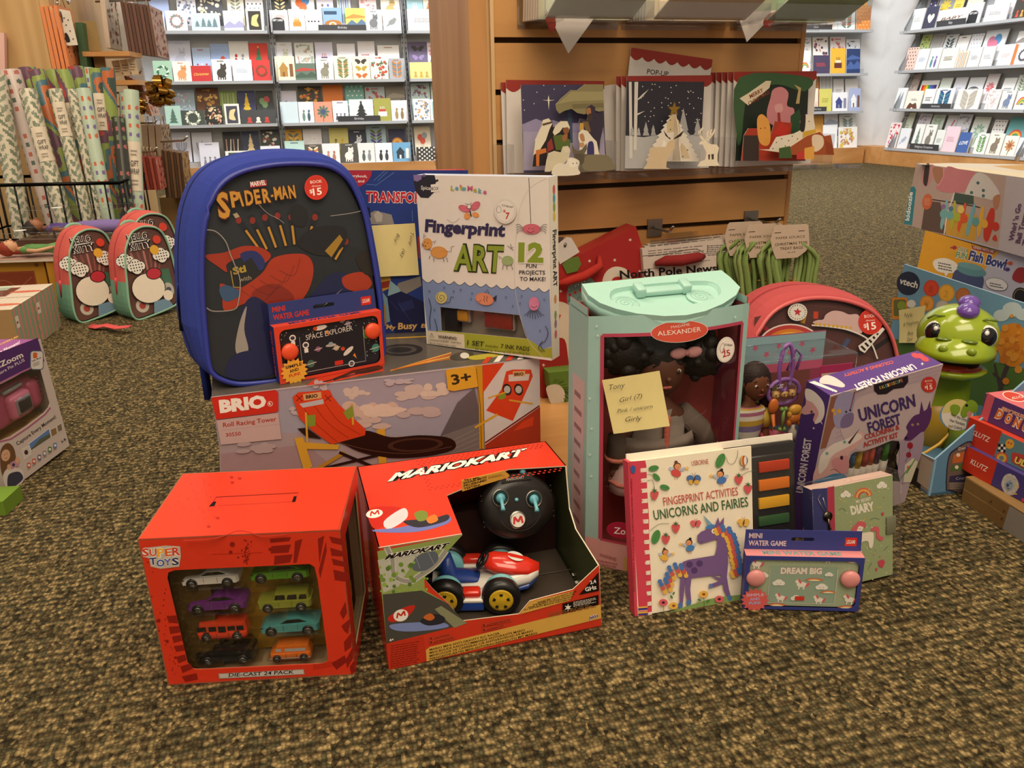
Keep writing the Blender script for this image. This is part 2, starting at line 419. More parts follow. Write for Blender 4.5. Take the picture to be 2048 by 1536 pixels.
  # ================================================================ the room
WB=Pl((-1.3,6.25,0),(cos(radians(11)),sin(radians(11)),0),(0,0,1))
ACORN=WB.ab(1741,293)[0]
CORN=WB.at(ACORN,0)
WR=Pl(CORN,(sin(radians(15.5)),-cos(radians(15.5)),0),(0,0,1))
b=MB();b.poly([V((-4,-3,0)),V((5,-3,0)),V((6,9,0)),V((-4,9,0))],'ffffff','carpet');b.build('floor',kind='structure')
b=MB();b.prism(WB,[(-2.6,0),(ACORN+.1,0),(ACORN+.1,2.9),(-2.6,2.9)],.08,'ffffff','wall_paint');b.build('wall_back',kind='structure')
b=MB();b.prism(WR,[(-.0,0),(6.2,0),(6.2,2.9),(-.0,2.9)],.08,'ffffff','wall_paint');b.build('wall_right',kind='structure')
zs=WB.moved(.17).ab(1690,296)[1]
b=MB();b.prism(WB,[(-2.5,0),(ACORN-.17,0),(ACORN-.17,zs),(-2.5,zs)],.17,'ffffff','skirting',off=.17)
b.build('baseboard_back',kind='structure')
b=MB();b.prism(WB,[(ACORN-.17,0),(ACORN,0),(ACORN,zs+.005),(ACORN-.17,zs+.005)],.05,'ffffff','skirting',off=.05);b.build('baseboard_corner',kind='structure')
zr=WR.moved(.16).ab(1800,297)[1]
b=MB();b.prism(WR,[(.05,0),(6.,0),(6.,zr),(.05,zr)],.16,'ffffff','skirting',off=.16);b.build('baseboard_right',kind='structure')
b=MB();b.abox(-4,-3.92,1,8.9,0,2.9,'ffffff','wall_paint');b.build('wall_left',kind='structure')
# ================================================================ card racks
def rack(name,label,wall,lips,spans,ups,lipoff=.16):
 """lips: shelf heights; spans: (a0, a1) along the wall for each shelf run; ups: upright positions"""
 o=wall.at((spans[0][0]+spans[-1][1])/2,0)
 t=thing(name,label,'display rack',o)
 a0,a1=spans[0][0],spans[-1][1]
 q=MB();q.prism(wall,[(a0,.1),(a1,.1),(a1,2.2),(a0,2.2)],.012,'ffffff','rack_paint',off=.018);q.build('back_panel',t)
 for a in ups:
  q=MB();z=.1
  q.prism(wall,[(a-.022,.1),(a+.022,.1),(a+.022,2.2),(a-.022,2.2)],.025,'ffffff','rack_metal',off=.045)
  for lz in lips:
   q.prism(Pl(wall.at(a-.012,0),wall.n,wall.v),[(.03,lz-.012),(lipoff+.01,lz-.012),(lipoff+.01,lz+.03),(.06,lz+.24),(.03,lz+.24)],.003,'ffffff','rack_metal')
   q.prism(Pl(wall.at(a+.015,0),wall.n,wall.v),[(.03,lz-.012),(lipoff+.01,lz-.012),(lipoff+.01,lz+.03),(.06,lz+.24),(.03,lz+.24)],.003,'ffffff','rack_metal')
  A=UArt(wall.moved(.0455),q,'matte')
  A.hold=True
  zz=.12
  while zz<1.75:
   for dx in(-.011,.011):A.ell(a+dx,zz,.005,.008,'55585c',n=6)
   zz+=.036
  q.build('upright',t)
 for lz in lips:
  for x0,x1 in spans:
   q=MB()
   f=Fr(*wall.at(x0,lz,.018),0);f.ex,f.ey,f.ez=wall.u,wall.n,wall.v
   q.hexa([f.p(x,y,z)for z in(-.008,0)for x,y in((0,0),(0,lipoff-.015),(x1-x0,lipoff-.015),(x1-x0,0))],'ffffff','rack_paint')
   q.hexa([f.p(x,y,z)for z in(-.008,.012)for x,y in((0,lipoff-.018),(0,lipoff-.012),(x1-x0,lipoff-.012),(x1-x0,lipoff-.018))],'ffffff','rack_paint')
   q.hexa([f.p(x,y,z)for z in(0,.045)for x,y in((0,.01),(0,.085),(x1-x0,.085),(x1-x0,.01))],'ffffff','rack_paint')
   q.build('shelf',t)
 return t
LB=WB.moved(.16)
lipB=[LB.ab(690,y)[1]for y in(64.5,162.5,247,329.5)]
lipB=[2*lipB[0]-lipB[1]]+lipB
aU=[LB.ab(546,110)[0],LB.ab(812,110)[0]]
aR0,aR1=LB.ab(1450,150)[0],LB.ab(1735,150)[0]
a00=LB.ab(215,150)[0]
rack('card_rack','pale grey metal card rack running along the back wall',WB,lipB,[(a00,aU[0]-.02),(aU[0]+.02,aU[1]-.02),(aU[1]+.02,aR0-.02),(aR0+.02,aR1)],aU+[aR0])
LR=WR.moved(.16)
lipR=[LR.ab(x,y)[1]for x,y in((1960,48.5),(1960,136.5),(1960,222),(1960,312))]
lipR=[2*lipR[0]-lipR[1]]+lipR
rR0=LR.ab(1770,292)[0]
rack('card_rack','pale grey metal card rack along the side wall at right',WR,lipR,[(rR0,rR0+1.25),(rR0+1.29,rR0+3.4)],[rR0+.06,rR0+1.27])
def m_plain(A,h,c,d):pass
def m_text(A,h,c,d):
 A.lines(.2,h*.62,.8,h*.42,3,c,.5);
def m_tree(A,h,c,d):
 for i in range(4):y=h*(.18+.15*i);s=.3-.06*i;A.poly([(.5-s,y),(.5+s,y),(.5,y+h*.26)],c)
 A.star(.5,h*.88,.07,.03,5,d,90)
def m_trees(A,h,c,d):
 for x,k in((.2,.35),(.42,.5),(.62,.42),(.82,.5)):
  for i in range(3):y=h*(.3+k*.25*i);A.poly([(x-.1+.02*i,y),(x+.1-.02*i,y),(x,y+h*k*.42)],c)
def m_flower(A,h,c,d):
 for i in range(9):t=2*pi*i/9;A.ell(.5+.22*cos(t),h*.55+.22*sin(t),.13,.06,c,degrees_(t))
 A.ell(.5,h*.55,.13,None,d);A.line([(.5,h*.35),(.48,h*.1)],.03,'5b7a3c')
def degrees_(t):return t*180/pi
def m_floral(A,h,c,d):
 r=random.Random(len(c)*3+int(c[:2],16));A.hold=False
 A.dots([(r.uniform(.1,.9),h*r.uniform(.08,.92),r.uniform(.04,.1))for _ in range(16)],.05,c,7)
 A.dots([(r.uniform(.1,.9),h*r.uniform(.08,.92),r.uniform(.02,.07))for _ in range(16)],.05,d,6)
 for _ in range(5):
  x,y=r.uniform(.15,.8),h*r.uniform(.15,.8);A.ell(x,y,.11,.035,d,r.uniform(0,180),8)
def m_dots(A,h,c,d):
 A.dots([(.14+.24*i+(.12 if j%2 else 0),h*(.1+.14*j),.045)for i in range(4)for j in range(7)if.14+.24*i+(.12 if j%2 else 0)<.95],.04,c,7)
def m_heart(A,h,c,d):A.blob([(.5,h*.3),(.25,h*.52),(.27,h*.66),(.4,h*.68),(.5,h*.6),(.6,h*.68),(.73,h*.66),(.75,h*.52)],c)
def m_balloon(A,h,c,d):
 for x,y,k in((.35,.62,c),(.62,.68,d),(.5,.5,c)):A.ell(x,h*y,.17,.2,k);A.line([(x,h*y-.2),(.5,h*.1)],.012,'777777')
def m_animal(A,h,c,d):
 A.ell(.48,h*.4,.25,h*.2,c);A.ell(.6,h*.64,.16,.16,c);A.ell(.5,h*.76,.05,.08,c);A.ell(.7,h*.76,.05,.08,c)
 for x in(.3,.42,.56,.66):A.rect(x-.03,h*.12,x+.03,h*.3,c)
 A.ell(.56,h*.66,.022,None,d);A.ell(.66,h*.66,.022,None,d)
def m_two(A,h,c,d):
 for x,k in((.32,c),(.66,d)):A.ell(x,h*.32,.1,h*.2,k);A.ell(x+.02,h*.58,.07,.09,k)
def m_cake(A,h,c,d):A.rect(.25,h*.25,.75,h*.45,c);A.rect(.32,h*.45,.68,h*.55,d);[A.rect(x,h*.55,x+.03,h*.66,c)for x in(.38,.48,.58)]
def m_wreath(A,h,c,d):
 for i in range(14):t=2*pi*i/14;A.ell(.5+.27*cos(t),h*.52+.27*sin(t),.1,.045,c if i%3 else d,degrees_(t)+50,8)
def m_stripes(A,h,c,d):[A.rect(.12+.16*i,h*.08,.2+.16*i,h*.92,(c,d)[i%2])for i in range(5)]
def m_spectrum(A,h,c,d):[A.rect(.08+.12*i,h*.1,.2+.12*i,h*.8,k)for i,k in enumerate(('d8342c','ee8a2e','f2d13a','4aa658','3e74c4','6a4a9c','3b3b6e'))]
def m_rainbow(A,h,c,d):
 for r,k in((.38,'d9604a'),(.31,'f0b84a'),(.24,'5aa06a'),(.17,c),(.1,d)):A.poly([(.5+r*cos(pi*i/14),h*.3+r*sin(pi*i/14)*1.2)for i in range(15)],k)
def m_mount(A,h,c,d):A.poly([(0,h*.3),(.3,h*.52),(.55,h*.36),(.8,h*.55),(1,h*.4),(1,h*.22),(0,h*.2)],c);A.poly([(0,h*.62),(.4,h*.76),(1,h*.66),(1,h*.6),(0,h*.56)],d)
def m_butter(A,h,c,d):
 for y,k in((.2,c),(.5,d),(.78,'3d3a38')):
  for sx in(-1,1):A.ell(.5+sx*.17,h*y+.04,.17,.09,k,sx*25);A.ell(.5+sx*.12,h*y-.05,.1,.06,k,-sx*25)
def m_leaf(A,h,c,d):[A.ell(.5+dx,h*(.2+.1*i),.16,.055,(c,d)[i%2],35 if dx>0 else 145)for i in range(7)for dx in(-.16,.16)]
def m_frame(A,h,c,d):A.rect(.13,h*.1,.87,h*.9,c);A.blob([(.3,h*.3),(.7,h*.25),(.62,h*.5),(.75,h*.75),(.4,h*.7),(.3,h*.5)],d)
def m_sun(A,h,c,d):A.star(.5,h*.48,.36,.29,18,c);A.ell(.5,h*.48,.26,None,d);A.ell(.5,h*.48,.14,None,c)
def m_bird(A,h,c,d):A.ell(.5,h*.45,.22,.14,c,30);A.ell(.64,h*.56,.1,None,c);A.poly([(.3,h*.38),(.12,h*.22),(.36,h*.3)],c);A.poly([(.73,h*.57),(.84,h*.55),(.73,h*.53)],d)
def m_house(A,h,c,d):A.rect(.22,h*.2,.62,h*.52,c);A.poly([(.16,h*.5),(.42,h*.78),(.68,h*.5)],c);A.rect(.36,h*.2,.46,h*.38,d);A.rect(.72,h*.2,.9,h*.7,d)
def m_figures(A,h,c,d):
 for x,k in((.25,c),(.5,d),(.75,c)):A.poly([(x-.09,h*.15),(x+.09,h*.15),(x+.03,h*.36),(x-.03,h*.36)],k);A.ell(x,h*.41,.055,None,k)
def m_tab(A,h,c,d):
 A.ell(.55,h*.7,.3,.12,d);A.poly([(.06,h*.02),(.78,h*.02),(.78,h*.5)]+[(.42+.36*cos(t),h*.5+.2*sin(t))for t in(pi*i/12 for i in range(1,12))]+[(.06,h*.5)],c)
 A.text('GIFT CARD',(.14,h*.5),(.7,h*.5),.11,'f2f2f2',.02)
def m_candles(A,h,c,d):
 for i,x in enumerate((.18,.38,.58,.78)):A.line([(x,h*.3),(x+.06*(i%2),h*.75)],.06,c if i%2 else d)
 A.line([(.1,h*.15),(.45,h*.24),(.9,h*.12)],.05,d)
def m_menorah(A,h,c,d):
 for k in(.12,.2,.28):A.line([(.5-k,h*.66),(.5-k*.8,h*.45),(.5,h*.36),(.5+k*.8,h*.45),(.5+k,h*.66)],.035,c,True)
 A.rect(.48,h*.25,.52,h*.7,c)
def m_word(t):
 def f(A,h,c,d):A.text(t,(.12,h*.42),(.88,h*.46),h*.16,c,.02,.3)
 return f
def m_egg(A,h,c,d):A.rect(.08,h*.72,.75,h*.86,'33506a');A.blob([(.1,h*.1),(.85,h*.08),(.92,h*.42),(.5,h*.5),(.12,h*.4)],c);A.ell(.5,h*.3,.2,h*.12,'fbf4e6');A.ell(.5,h*.32,.1,h*.07,d)
def m_hands(A,h,c,d):A.blob([(.15,0),(.3,h*.36),(.5,h*.3),(.7,h*.36),(.85,0),(.65,0),(.5,h*.14),(.35,0)],c);A.lines(.35,h*.6,.75,h*.48,2,d)
def m_cross(A,h,c,d):A.line([(.2,h*.1),(.75,h*.85)],.1,c);A.line([(.05,h*.5),(.9,h*.5)],.1,c)
MOT={k[2:]:v for k,v in list(globals().items())if k.startswith('m_')}
MOT['christmas']=m_word('Christmas');MOT['thirty']=m_word('Thirty');MOT['baby']=m_word('BABY');MOT['joy']=m_word('LOVE')
CARDS=r"""
B0F 312 330 25 f4f5f6 text 4a4a4a 888888|white card with a black corner tab
B0F 333 375 22 f2f0f0 wreath 8a8d8c b98f8a|white card with grey hanging ornament
B0F 384 441 27 c9dbe4 trees 6f8a92 6f8a92|pale blue landscape card with four pine trees
B0F 448 487 22 e6e4ee mount a9a8cc d9cfe2|misty lavender mountain card
B0F 493 527 18 f4efe2 frame 3c3a34 d8c886|white framed card with dark gold lion
B0F 541 577 21 f3e6e4 tab 2f3033 e7b9b6|white card with pink arc and black gift tab
B0F 578 610 19 ece6db cake d98a3a e0a050|cream card with small orange cake
B0F 611 645 20 f1f1f3 lines_ 4a4a4c 4a4a4c|white card with tiny row of insects
B0F 646 684 16 8fb0cf egg b5793f ee9a34|blue card with fried egg on toast
B0F 692 731 17 ecd66a mount 5f7a94 c98f4a|yellow card with a baking dish
B0F 731 764 20 f2f2f2 animal 77797b 333333|white card with grey squirrel
B0F 766 802 20 f3f3f3 bird 8b8f8e b0a070|white card with thin grey bird
B0F 815 882 19 f3eee6 text 9a9490 c94b3c|open white booklet card with red edges
B0F 885 931 17 f4f1ea thirty 3a3a3a d9c48a|white card lettered Thirty
B0B 298 337 -18 a9b9e0 plain b04a50 b04a50|blue and pink banner card
B0B 353 391 -20 e9e8f2 floral 6c7488 8f98b0|lavender card with deer sketch
B0B 393 444 -16 55565c floral f0ead8 d8cfb4|dark grey village landscape card
B0B 454 487 -20 f4f0dc leaf 9aa08a 8a8f86|cream card with pale stems
B0B 491 526 -14 f3f3f4 dots 3a3f4a 3a3f4a|white card with dark speckles
B0B 541 577 -22 3a3a38 leaf e6dcb4 bfae7a|black card with cream scrolls
B0B 582 628 -22 f4f4f3 balloon e2703c 5a8fc4|white card with heart of balloons
B0B 633 666 -18 ece9f3 two 8a6a58 6a78b8|pale lilac card with brown squiggle
B0B 674 701 -16 cfcbe4 stripes 7fb070 5d7fb4|lilac and green striped card
B0B 718 752 -20 f2dcda floral e2a0a0 d98a8a|pale pink card with rose print
B0B 761 799 -18 f1ede2 animal c4a86a 555044|cream card with a small tan fox
B0B 813 845 -18 9cc4cc cake e6eef0 ffffff|teal card with white tiered cake
B0B 846 882 -16 efe6cf wreath c06a3a d9a05a|cream card with orange bicycle wheels
B0B 883 917 -16 e4dfb4 text a8a070 a8a070|pale olive greeting card
B1B 338 382 82 d6d8ea animal c3c6d6 7a7d90|lavender card with pale seated bear
B1B 386 422 96 b5c8e6 figures c23a34 f0e6e0|light blue card with red hooded figure
B1B 422 459 88 9fb6df bird c4533c c4533c|blue speckled card with red bird
B1B 459 498 83 e6e6e4 two b83a34 9a9a9a|light grey card with kittens in red hats
B1B 499 536 87 d8433a tree 3a7a52 f0c04a|red card with green christmas tree
B1F 308 345 122 a9d0b4 wreath 3f6f55 f3f3ee|green card with dark wreath
B1F 347 383 123 f7efe6 animal e2a26c 7a4a34|cream card with orange puppy wearing antlers
B1F 384 424 132 c93a3c christmas eebc5a eebc5a|red landscape card with gold Christmas lettering
B1F 425 463 119 eef1ef animal 47443e 8a6a44|white card with dark moose head
B1F 466 505 120 e6ecf2 text b8c4d2 b8c4d2|pale blue card with faint script
B1F 507 541 121 d3413e wreath 7a5a3a a83a2c|red card with brown wreath ring
B1B 551 585 85 e9e9f1 animal cfd2b8 9aa0b4|white card with a grey sheep
B1B 590 628 86 e6e8e4 floral a8b4a4 c4a08a|pale grey card with sprigs and foxes
B1B 631 666 85 e1dff0 cake c4534a 6a5a7a|lavender card with candles on a red plate
B1B 675 711 88 f2f1f6 plain d98a8a d98a8a|plain white card with maroon edge
B1B 716 750 83 f1eef2 text c4706a c4706a|white card with block of red text
B1B 756 799 91 f2f0ee figures b08a7a 7a4a44|white landscape card with three pastries
B1F 551 590 113 f0e6c8 house b58a48 8a5a3a|cream card with a brown beehive
B1F 591 632 127 66796a mount 4a5f50 c04a40|dark green forest card with red strip
B1F 633 667 117 efefec animal 8d8a76 5a5648|white card with owl wearing a hat
B1F 668 704 112 f0e9d0 leaf 71804e a98a54|cream card with green leaves
B1F 705 740 113 f3e8cc butter c46a3a b89a3c|cream card with three butterflies
B1F 741 776 112 f2e9d4 floral c0503c 5a7050|cream card with red botanical print
B1F 778 810 117 a9abaf leaf c67f45 7f8284|grey card with orange leaves at right
B1B 817 855 84 6d6480 butter b9a0d2 9a86b8|purple card with lilac butterfly
B1B 855 890 86 ead9dc floral c98a94 8a9a7a|pink card with scattered roses
B1B 899 931 98 3c3b40 two a08a84 7a6a66|black photo card with pale figures
B1F 820 865 125 efdc8a figures b5a05a e2a04a|pale yellow landscape card with small figures
B1F 866 900 113 e9e2b4 flower e8b83c 5a4632|yellow card with big sunflower
B1F 903 932 118 f0eef0 two b09ab0 8a8a90|white card with mauve seashells
B2B 349 390 180 a4b8c4 floral c8a8c8 d6e4e4|shimmering teal and purple card
B2B 393 438 176 6a4632 floral c08a44 e0b86a|brown card with gold sparkles
B2B 440 475 182 7f9456 stripes a8b87a 93a666|green card with grass blades
B2B 477 511 182 3d4166 tree e8c23c f2d860|navy card with yellow tree
B2B 513 547 182 3a403f balloon 7a9a6a b84a54|black card with hanging ornaments
B2F 332 363 212 b4d6c8 tree 5a7a6c b4d6c8|mint card with a small tree
B2F 364 411 221 4b534c wreath e8ecd8 9aa48c|dark green landscape card with white wreath
B2F 413 447 212 33332f floral e8d2a4 c98a7a|black card with gold folk pattern
B2F 450 480 208 f2ece2 frame 4a4a58 e8d49a|white framed card with winter lights
B2F 483 552 220 46494a figures c84a44 f2e6d8|wide dark card with tiny red skaters
B2B 562 594 182 dedcec two 8a8aa4 c4c4d4|lilac card with grey cats
B2B 597 643 173 4e4a42 floral ecb04a d86a4a|black card with bright orange flowers
B2B 646 686 170 e2813a plain 6a5a4a 6a5a4a|orange die cut card
B2B 691 728 170 7fb8ae dots f1f4f0 f1f4f0|teal card with white specks
B2B 731 770 174 bcc8cc floral c45a54 6a7a7c|grey blue card with red mushrooms
B2B 772 810 171 8c857a mount 5a544c a89f90|dark grey landscape painting card
B2F 562 597 204 cfe0e6 plain 5ab0c4 5ab0c4|plain pale blue card
B2F 598 628 204 f2f2f0 two 6f8f84 4a6070|white card with green dinosaurs
B2F 629 665 204 e6997f flower 5a7a6a 4f5684|coral card with bouquet in navy vase
B2F 666 697 202 ebe9f0 figures 5a5a68 8a8a98|white card with group of penguins
B2F 699 747 199 e8ebe6 tree 2f3436 2f3436|white card with a black leafy tree
B2F 748 782 197 a3a04e cake f2f0e4 c04a40|olive card with picnic basket
B2F 783 815 201 ece9ec two a08a5c 8f7a50|white card with two standing meerkats
B2B 822 860 167 c6dcd8 floral 9a5a6a 8a7aa4|pale teal card with plum roses
B2B 862 899 166 d3e4da floral d8544a 4a6a5a|mint card with red bouquet
B2F 827 860 198 f1eff0 floral 7a8a9a d9a46a|white card with scattered blossoms
B2F 861 891 199 f0efec frame 8fb8b4 d9703c|white framed teal card with orange dress
B2F 892 911 200 ea7f58 plain ea7f58 ea7f58|plain orange card
B3B 345 382 265 d8daea menorah 7d83a4 7d83a4|lavender card with faint menorah at the end
B3B 385 425 265 dcdfee menorah 6a7196 6a7196|lavender card with blue menorah
B3B 447 483 264 35353a candles e4ddd2 c9a08a|black card with silver candles
B3B 485 519 263 3f4560 tree f2d9a0 f5f0d8|navy card with a glowing candle
B3B 523 560 260 434a48 floral e6e8e0 c0604a|dark green card with white blooms
B3F 400 440 285 e2e2ee figures 8f8fa0 8f8fa0|lavender card with three tiny dancers
B3F 453 500 302 f4f3ea frame 4d5a52 d8dcc8|white framed dark green landscape card
B3F 523 562 292 e9ebf2 plain 999999 999999|plain white landscape card
B3B 571 605 259 d9a63e leaf 4f7480 e8c870|mustard card with teal parrot leaves
B3B 607 644 258 eceaf1 animal f4f2f4 b8a86a|white card with pale rabbit
B3B 659 697 256 d8cf7f two 8a7a3c e2b83c|yellow card with bears among grass
B3B 699 732 260 353b50 animal e6ebf2 20242e|navy card with white polar bear
B3B 733 772 251 a9c4d2 leaf 6f7a4a 5a4a8a|blue card with green chameleon
B3B 778 811 258 363a5c sun f0913c f6c45a|navy card with orange sun
B3F 571 610 282 bfe0d8 figures 4a6a68 b8604a|mint card with dancing animals
B3F 611 645 289 5a554c leaf e8dcc4 d97f44|dark patterned card with cream plume
B3F 646 680 287 eeebee two c4907a b8806a|white card with peach giraffes
B3F 682 716 287 55524c animal f1ece4 c4b8a0|dark grey card with pale floral skull
B3F 717 750 286 e4e7e4 two 5a6266 8a9094|pale grey card with small black cat
B3F 751 785 286 f1f0f1 two 3a3a3c 44444a|white card with black and white panda
B3F 786 822 285 6fa8cf house 33404a f0f0ea|blue card with dark tent
B3B 829 861 253 e8dcc6 balloon d9594a 9aa4a8|cream card with striped hot air balloon
B3F 834 875 294 3d3d3b dots f0e8dc f0e8dc|black card with white pears
B3F 875 897 293 ecc4a0 text c98a6a c98a6a|peach card with faint text
B3F 898 912 296 c49a78 plain c49a78 c49a78|plain tan card
M0F 1602 1623 21 f0ece4 plain 999999 999999|plain off white card
M0F 1625 1651 22 efe9df flower e2bc4a d8a83a|cream card with yellow pear
M0F 1653 1674 18 efe9df text b4a898 b4a898|cream card with pale print
M0F 1675 1709 13 e4e9e6 leaf 6f8a70 c4705a|white card with potted cactus
M0F 1712 1740 12 e08f4a dots f0c48a f0c48a|orange diamond patterned card
M0B 1703 1734 -16 e2a04c flower c8504a c8504a|orange card with coral bloom
M1B 1601 1622 75 d8d6d2 floral 8a9098 aaa89c|grey floral card
M1B 1625 1655 74 e4ddd8 floral 5a4a58 c4706a|white card with plum and red blossoms
M1B 1660 1690 74 e8dcd8 floral c46a70 d8a0a0|white card with pink blossoms
M1B 1692 1719 79 e2e4e8 floral 3d4a66 7a8aa4|white card with navy leaves
M1F 1598 1619 102 f1ece8 rainbow f1ece8 f1ece8|white card with small rainbow
M1F 1625 1657 111 4f4560 text c8504a c8504a|dark purple card with red words
M1F 1660 1690 97 e6b440 cake 6a3a30 f0e0c0|yellow card with chocolate cake
M1F 1692 1719 98 33436e mount 4f68a4 4f68a4|navy card with blue river
M2B 1619 1637 152 e29a5c leaf 6a7a3a c4603a|orange card with a green stem
M2B 1639 1664 146 dcdcdc stripes b4b6b8 c8caca|grey card with fine lines
M2B 1666 1687 158 eceaea text b4b0ac b4b0ac|white card with grey sentence
M2B 1690 1715 158 f0efef text 8a8a8c 8a8a8c|white card with dark sentence
M2F 1618 1635 177 efe0cc figures c4a07a a88a6a|cream card with tan figures
M2F 1638 1662 178 d3cd6c text a8a04a a8a04a|lime yellow card
M2F 1664 1694 185 eeeef2 house 46508a 8a8aa4|white card with navy house
M2F 1696 1720 177 aab4d8 house f0f0f0 7a5a4a|periwinkle card with white birdhouse
M3B 1628 1646 231 e8b058 plain e8b058 e8b058|plain orange yellow card
M3B 1648 1675 222 dfe4ec mount 5f7fc0 b4c0d8|white card with blue waves
M3B 1678 1711 229 e4e8e6 leaf 8aa0a0 8aa0a0|white card with grey green fish
M3F 1645 1673 250 eff0f2 plain 999999 999999|plain white card beside the reindeer card
M3F 1676 1713 254 f0ece6 floral d9c05a c48a70|white card with yellow wildflowers
R0F 1822 1844.5 17 f1f2ee text b8bcb8 b8bcb8|white card with two pale prints
R0F 1847 1871 13 45475c heart f4f2e4 f4f2e4|dark navy card with white heart
R0F 1873 1930 17 f1efec baby 7a5a44 7a5a44|white landscape card lettered BABY
R0F 1931 1957 6 f0f0f0 tab 2f3033 f0f0f0|white card with black gift tab
R0F 1965 2009 8 efeceb text 8a8a8c 8a8a8c|white landscape card with small letters
R0F 2020 2056 -2 47433f figures d8503a e8a04a|black card with red figure
R0B 1856 1871 -14 4a4660 floral d8d4e8 b8a8d8|black and lilac card
R0B 1874 1904 -14 9a9a9c flower e2c850 e2c850|grey card with yellow blossom
R0B 1905 1923 -14 ecd468 text b89a3a b89a3a|yellow card
R0B 1930 1960 -14 e4e6c8 plain 999999 999999|pale green card
R0B 1984 2026 -14 e6e3ea plain 999999 999999|pale lilac card
R1B 1835 1854 70 bccb7c floral 6f8f5a e8ecd8|lime card with white sprigs
R1B 1856 1880 68 b4b2b0 stripes a4a2a0 a8a6a4|grey card with faint birds
R1B 1882 1906 69 d8dcdc leaf 4f5a5e 3d4448|white card with black foliage
R1B 1908 1931 71 f0eeec figures 3f3f40 d89a8a|white card with three black drops
R1B 1933 1957 68 eff0f4 dots a4b0d0 a4b0d0|white card with blue dots
R1B 1960 2003 60 e9eef4 balloon d87f9a 5f96c8|card with pink and blue balloons
R1B 2024 2052 62 f0f0f0 mount 6a6260 9a9490|white card with brown hills
R1F 1808 1829 95 efc8bc dots 4a4044 d88a80|pink and black patterned card
R1F 1830 1852 98 e9ebf4 text a8b0cc a8b0cc|pale lavender certificate card
R1F 1854 1876 96 eff0f0 two 5a8f94 7a6aa4|white card with teal and purple faces
R1F 1878 1909 96 f1eadc text 5a5652 5a5652|cream card with tiny word
R1F 1910 1931 102 e8dccc stripes d8a078 a8b4bc|card with tan and grey stripes
R1F 1933 1956 95 f0f0ef text 8a8a8a 8a8a8a|white card with scattered small marks
R1F 1958 1982 93 f1f1f0 text 9a9a9a 9a9a9a|white card with four short lines
R1F 1992 2019 89 eeecec text c8b0b0 c8b0b0|white card next to orange envelope
R1F 2020 2025 89 e87c42 plain e87c42 e87c42|orange envelope edge on
R1F 2026 2056 90 eeedee wreath 5a5560 5a5560|white card with dark swirl
R2B 1811 1830 148 b9aaa2 floral d0c0b8 a4948c|taupe patterned card
R2B 1836 1871 161 f0efee spectrum 0 0|white card with rainbow stripes
R2B 1874 1896 156 e4eee6 mount 8fb49c e4eee6|white card with green slope
R2B 1902 1926 155 e6e7f0 text a8a8c0 a8a8c0|pale lavender card with two lines
R2B 1930 1961 155 e9eef2 tab 5f6468 e9eef2|pale blue card with dark tab
R2B 1964 1987 148 efe9ee flower d86a70 e29a9c|white card with red blossoms
R2B 1999 2024 156 eff2f2 text 6a7478 6a7478|white card with dark line
R2B 2026 2052 150 dfe4de leaf 8a9a80 8a9a80|grey green card with twig
R2F 1787 1806 176 e6ecf0 text c8d0d8 c8d0d8|pale blue card with faint script
R2F 1808 1839 182 f1ebdf hands 6b4638 8a8480|cream card with brown hands making a heart
R2F 1842 1863 178 f2f1ee text 55504c 55504c|white card with three dark lines
R2F 1865 1901 177 eff1f3 leaf 3f5a8a 4a8a94|white landscape card with blue leaves
R2F 1908 1956 179 efebe3 leaf b8b0a4 c4beb4|wide cream card with plant sketch
R2F 1969 1994 179 f0ece4 floral e0cccc d8c8c4|cream card with blush petals
R2F 1997 2024 181 efe9df animal 7a88a4 55607a|cream card with blue elephant
R2F 2027 2056 182 f0efe8 rainbow e8d05a 5a74b8|white card with rainbow bear
R3B 1794 1817 225 dfe6d4 text a8b098 a8b098|pale green card with faint words
R3B 1827 1851 228 e2e0ea floral b8a8c0 c8c0d0|lilac card with pale blossoms
R3B 1854 1878 230 d8e6d8 leaf b0c8b4 b0c8b4|mint card with leaf print
R3B 1884 1904 231 e4e4ea cross c8404a c8404a|white card with red cross
R3B 1905 1932 229 e4e8f0 floral a8b0c8 c8b8a0|white card with pale blue wreath
R3B 1938 1970 234 e2e9e2 flower 9ab8a8 c8d4c0|pale mint card with tall flower
R3B 1980 2005 240 eeeceb dots 55524f 55524f|white card with rows of black dots
R3B 2010 2050 235 6fb0b4 rainbow 8a5a94 f0e8e0|teal card with purple rainbow
R3F 1769 1789.5 245 f2e6e4 floral d8404a c85a8a|white card with red petals
R3F 1792 1812 257 e9ecf2 bird b0bccc b0bccc|pale blue card with faint bird
R3F 1820 1838 248 eef0ec tree 7a9088 eef0ec|white card with grey green tree
R3F 1840 1862 249 eceeea animal 8a8478 3a3a3a|white card with seated grey rabbit
R3F 1865 1882 260 e6e9e4 text a4a8a0 a4a8a0|pale grey card with faint text
R3F 1883 1910 253 ecd0da text d0a0b4 d0a0b4|plain pink card
R3F 1913 1935.5 265 4a68a8 joy f4f4f4 f4f4f4|blue card with white lettering
R3F 1948 1971 267 eff1ef leaf 6a9a5a 8ab07a|white card with green vine
R3F 1973 2002 267 efeae0 animal 8a7e70 d8b060|cream card with tan giraffe
R3F 2004 2032 272 efece4 flower c8905a a8684a|cream card with small orange bud
R3F 2033 2056 276 e9eef5 plain 999999 999999|white card with blue tint
"""
def m_lines_(A,h,c,d):
 for x in(.2,.38,.56,.78):A.ell(x,h*.48,.06,.05,c,n=8)
MOT['lines_']=m_lines_
WALLS={'B':(WB,lipB,690,'back wall'),'M':(WB,lipB,1670,'back wall'),'R':(WR,lipR,1960,'side wall')}
SHELF=('top shelf','second shelf','third shelf','bottom shelf')
seen=set()
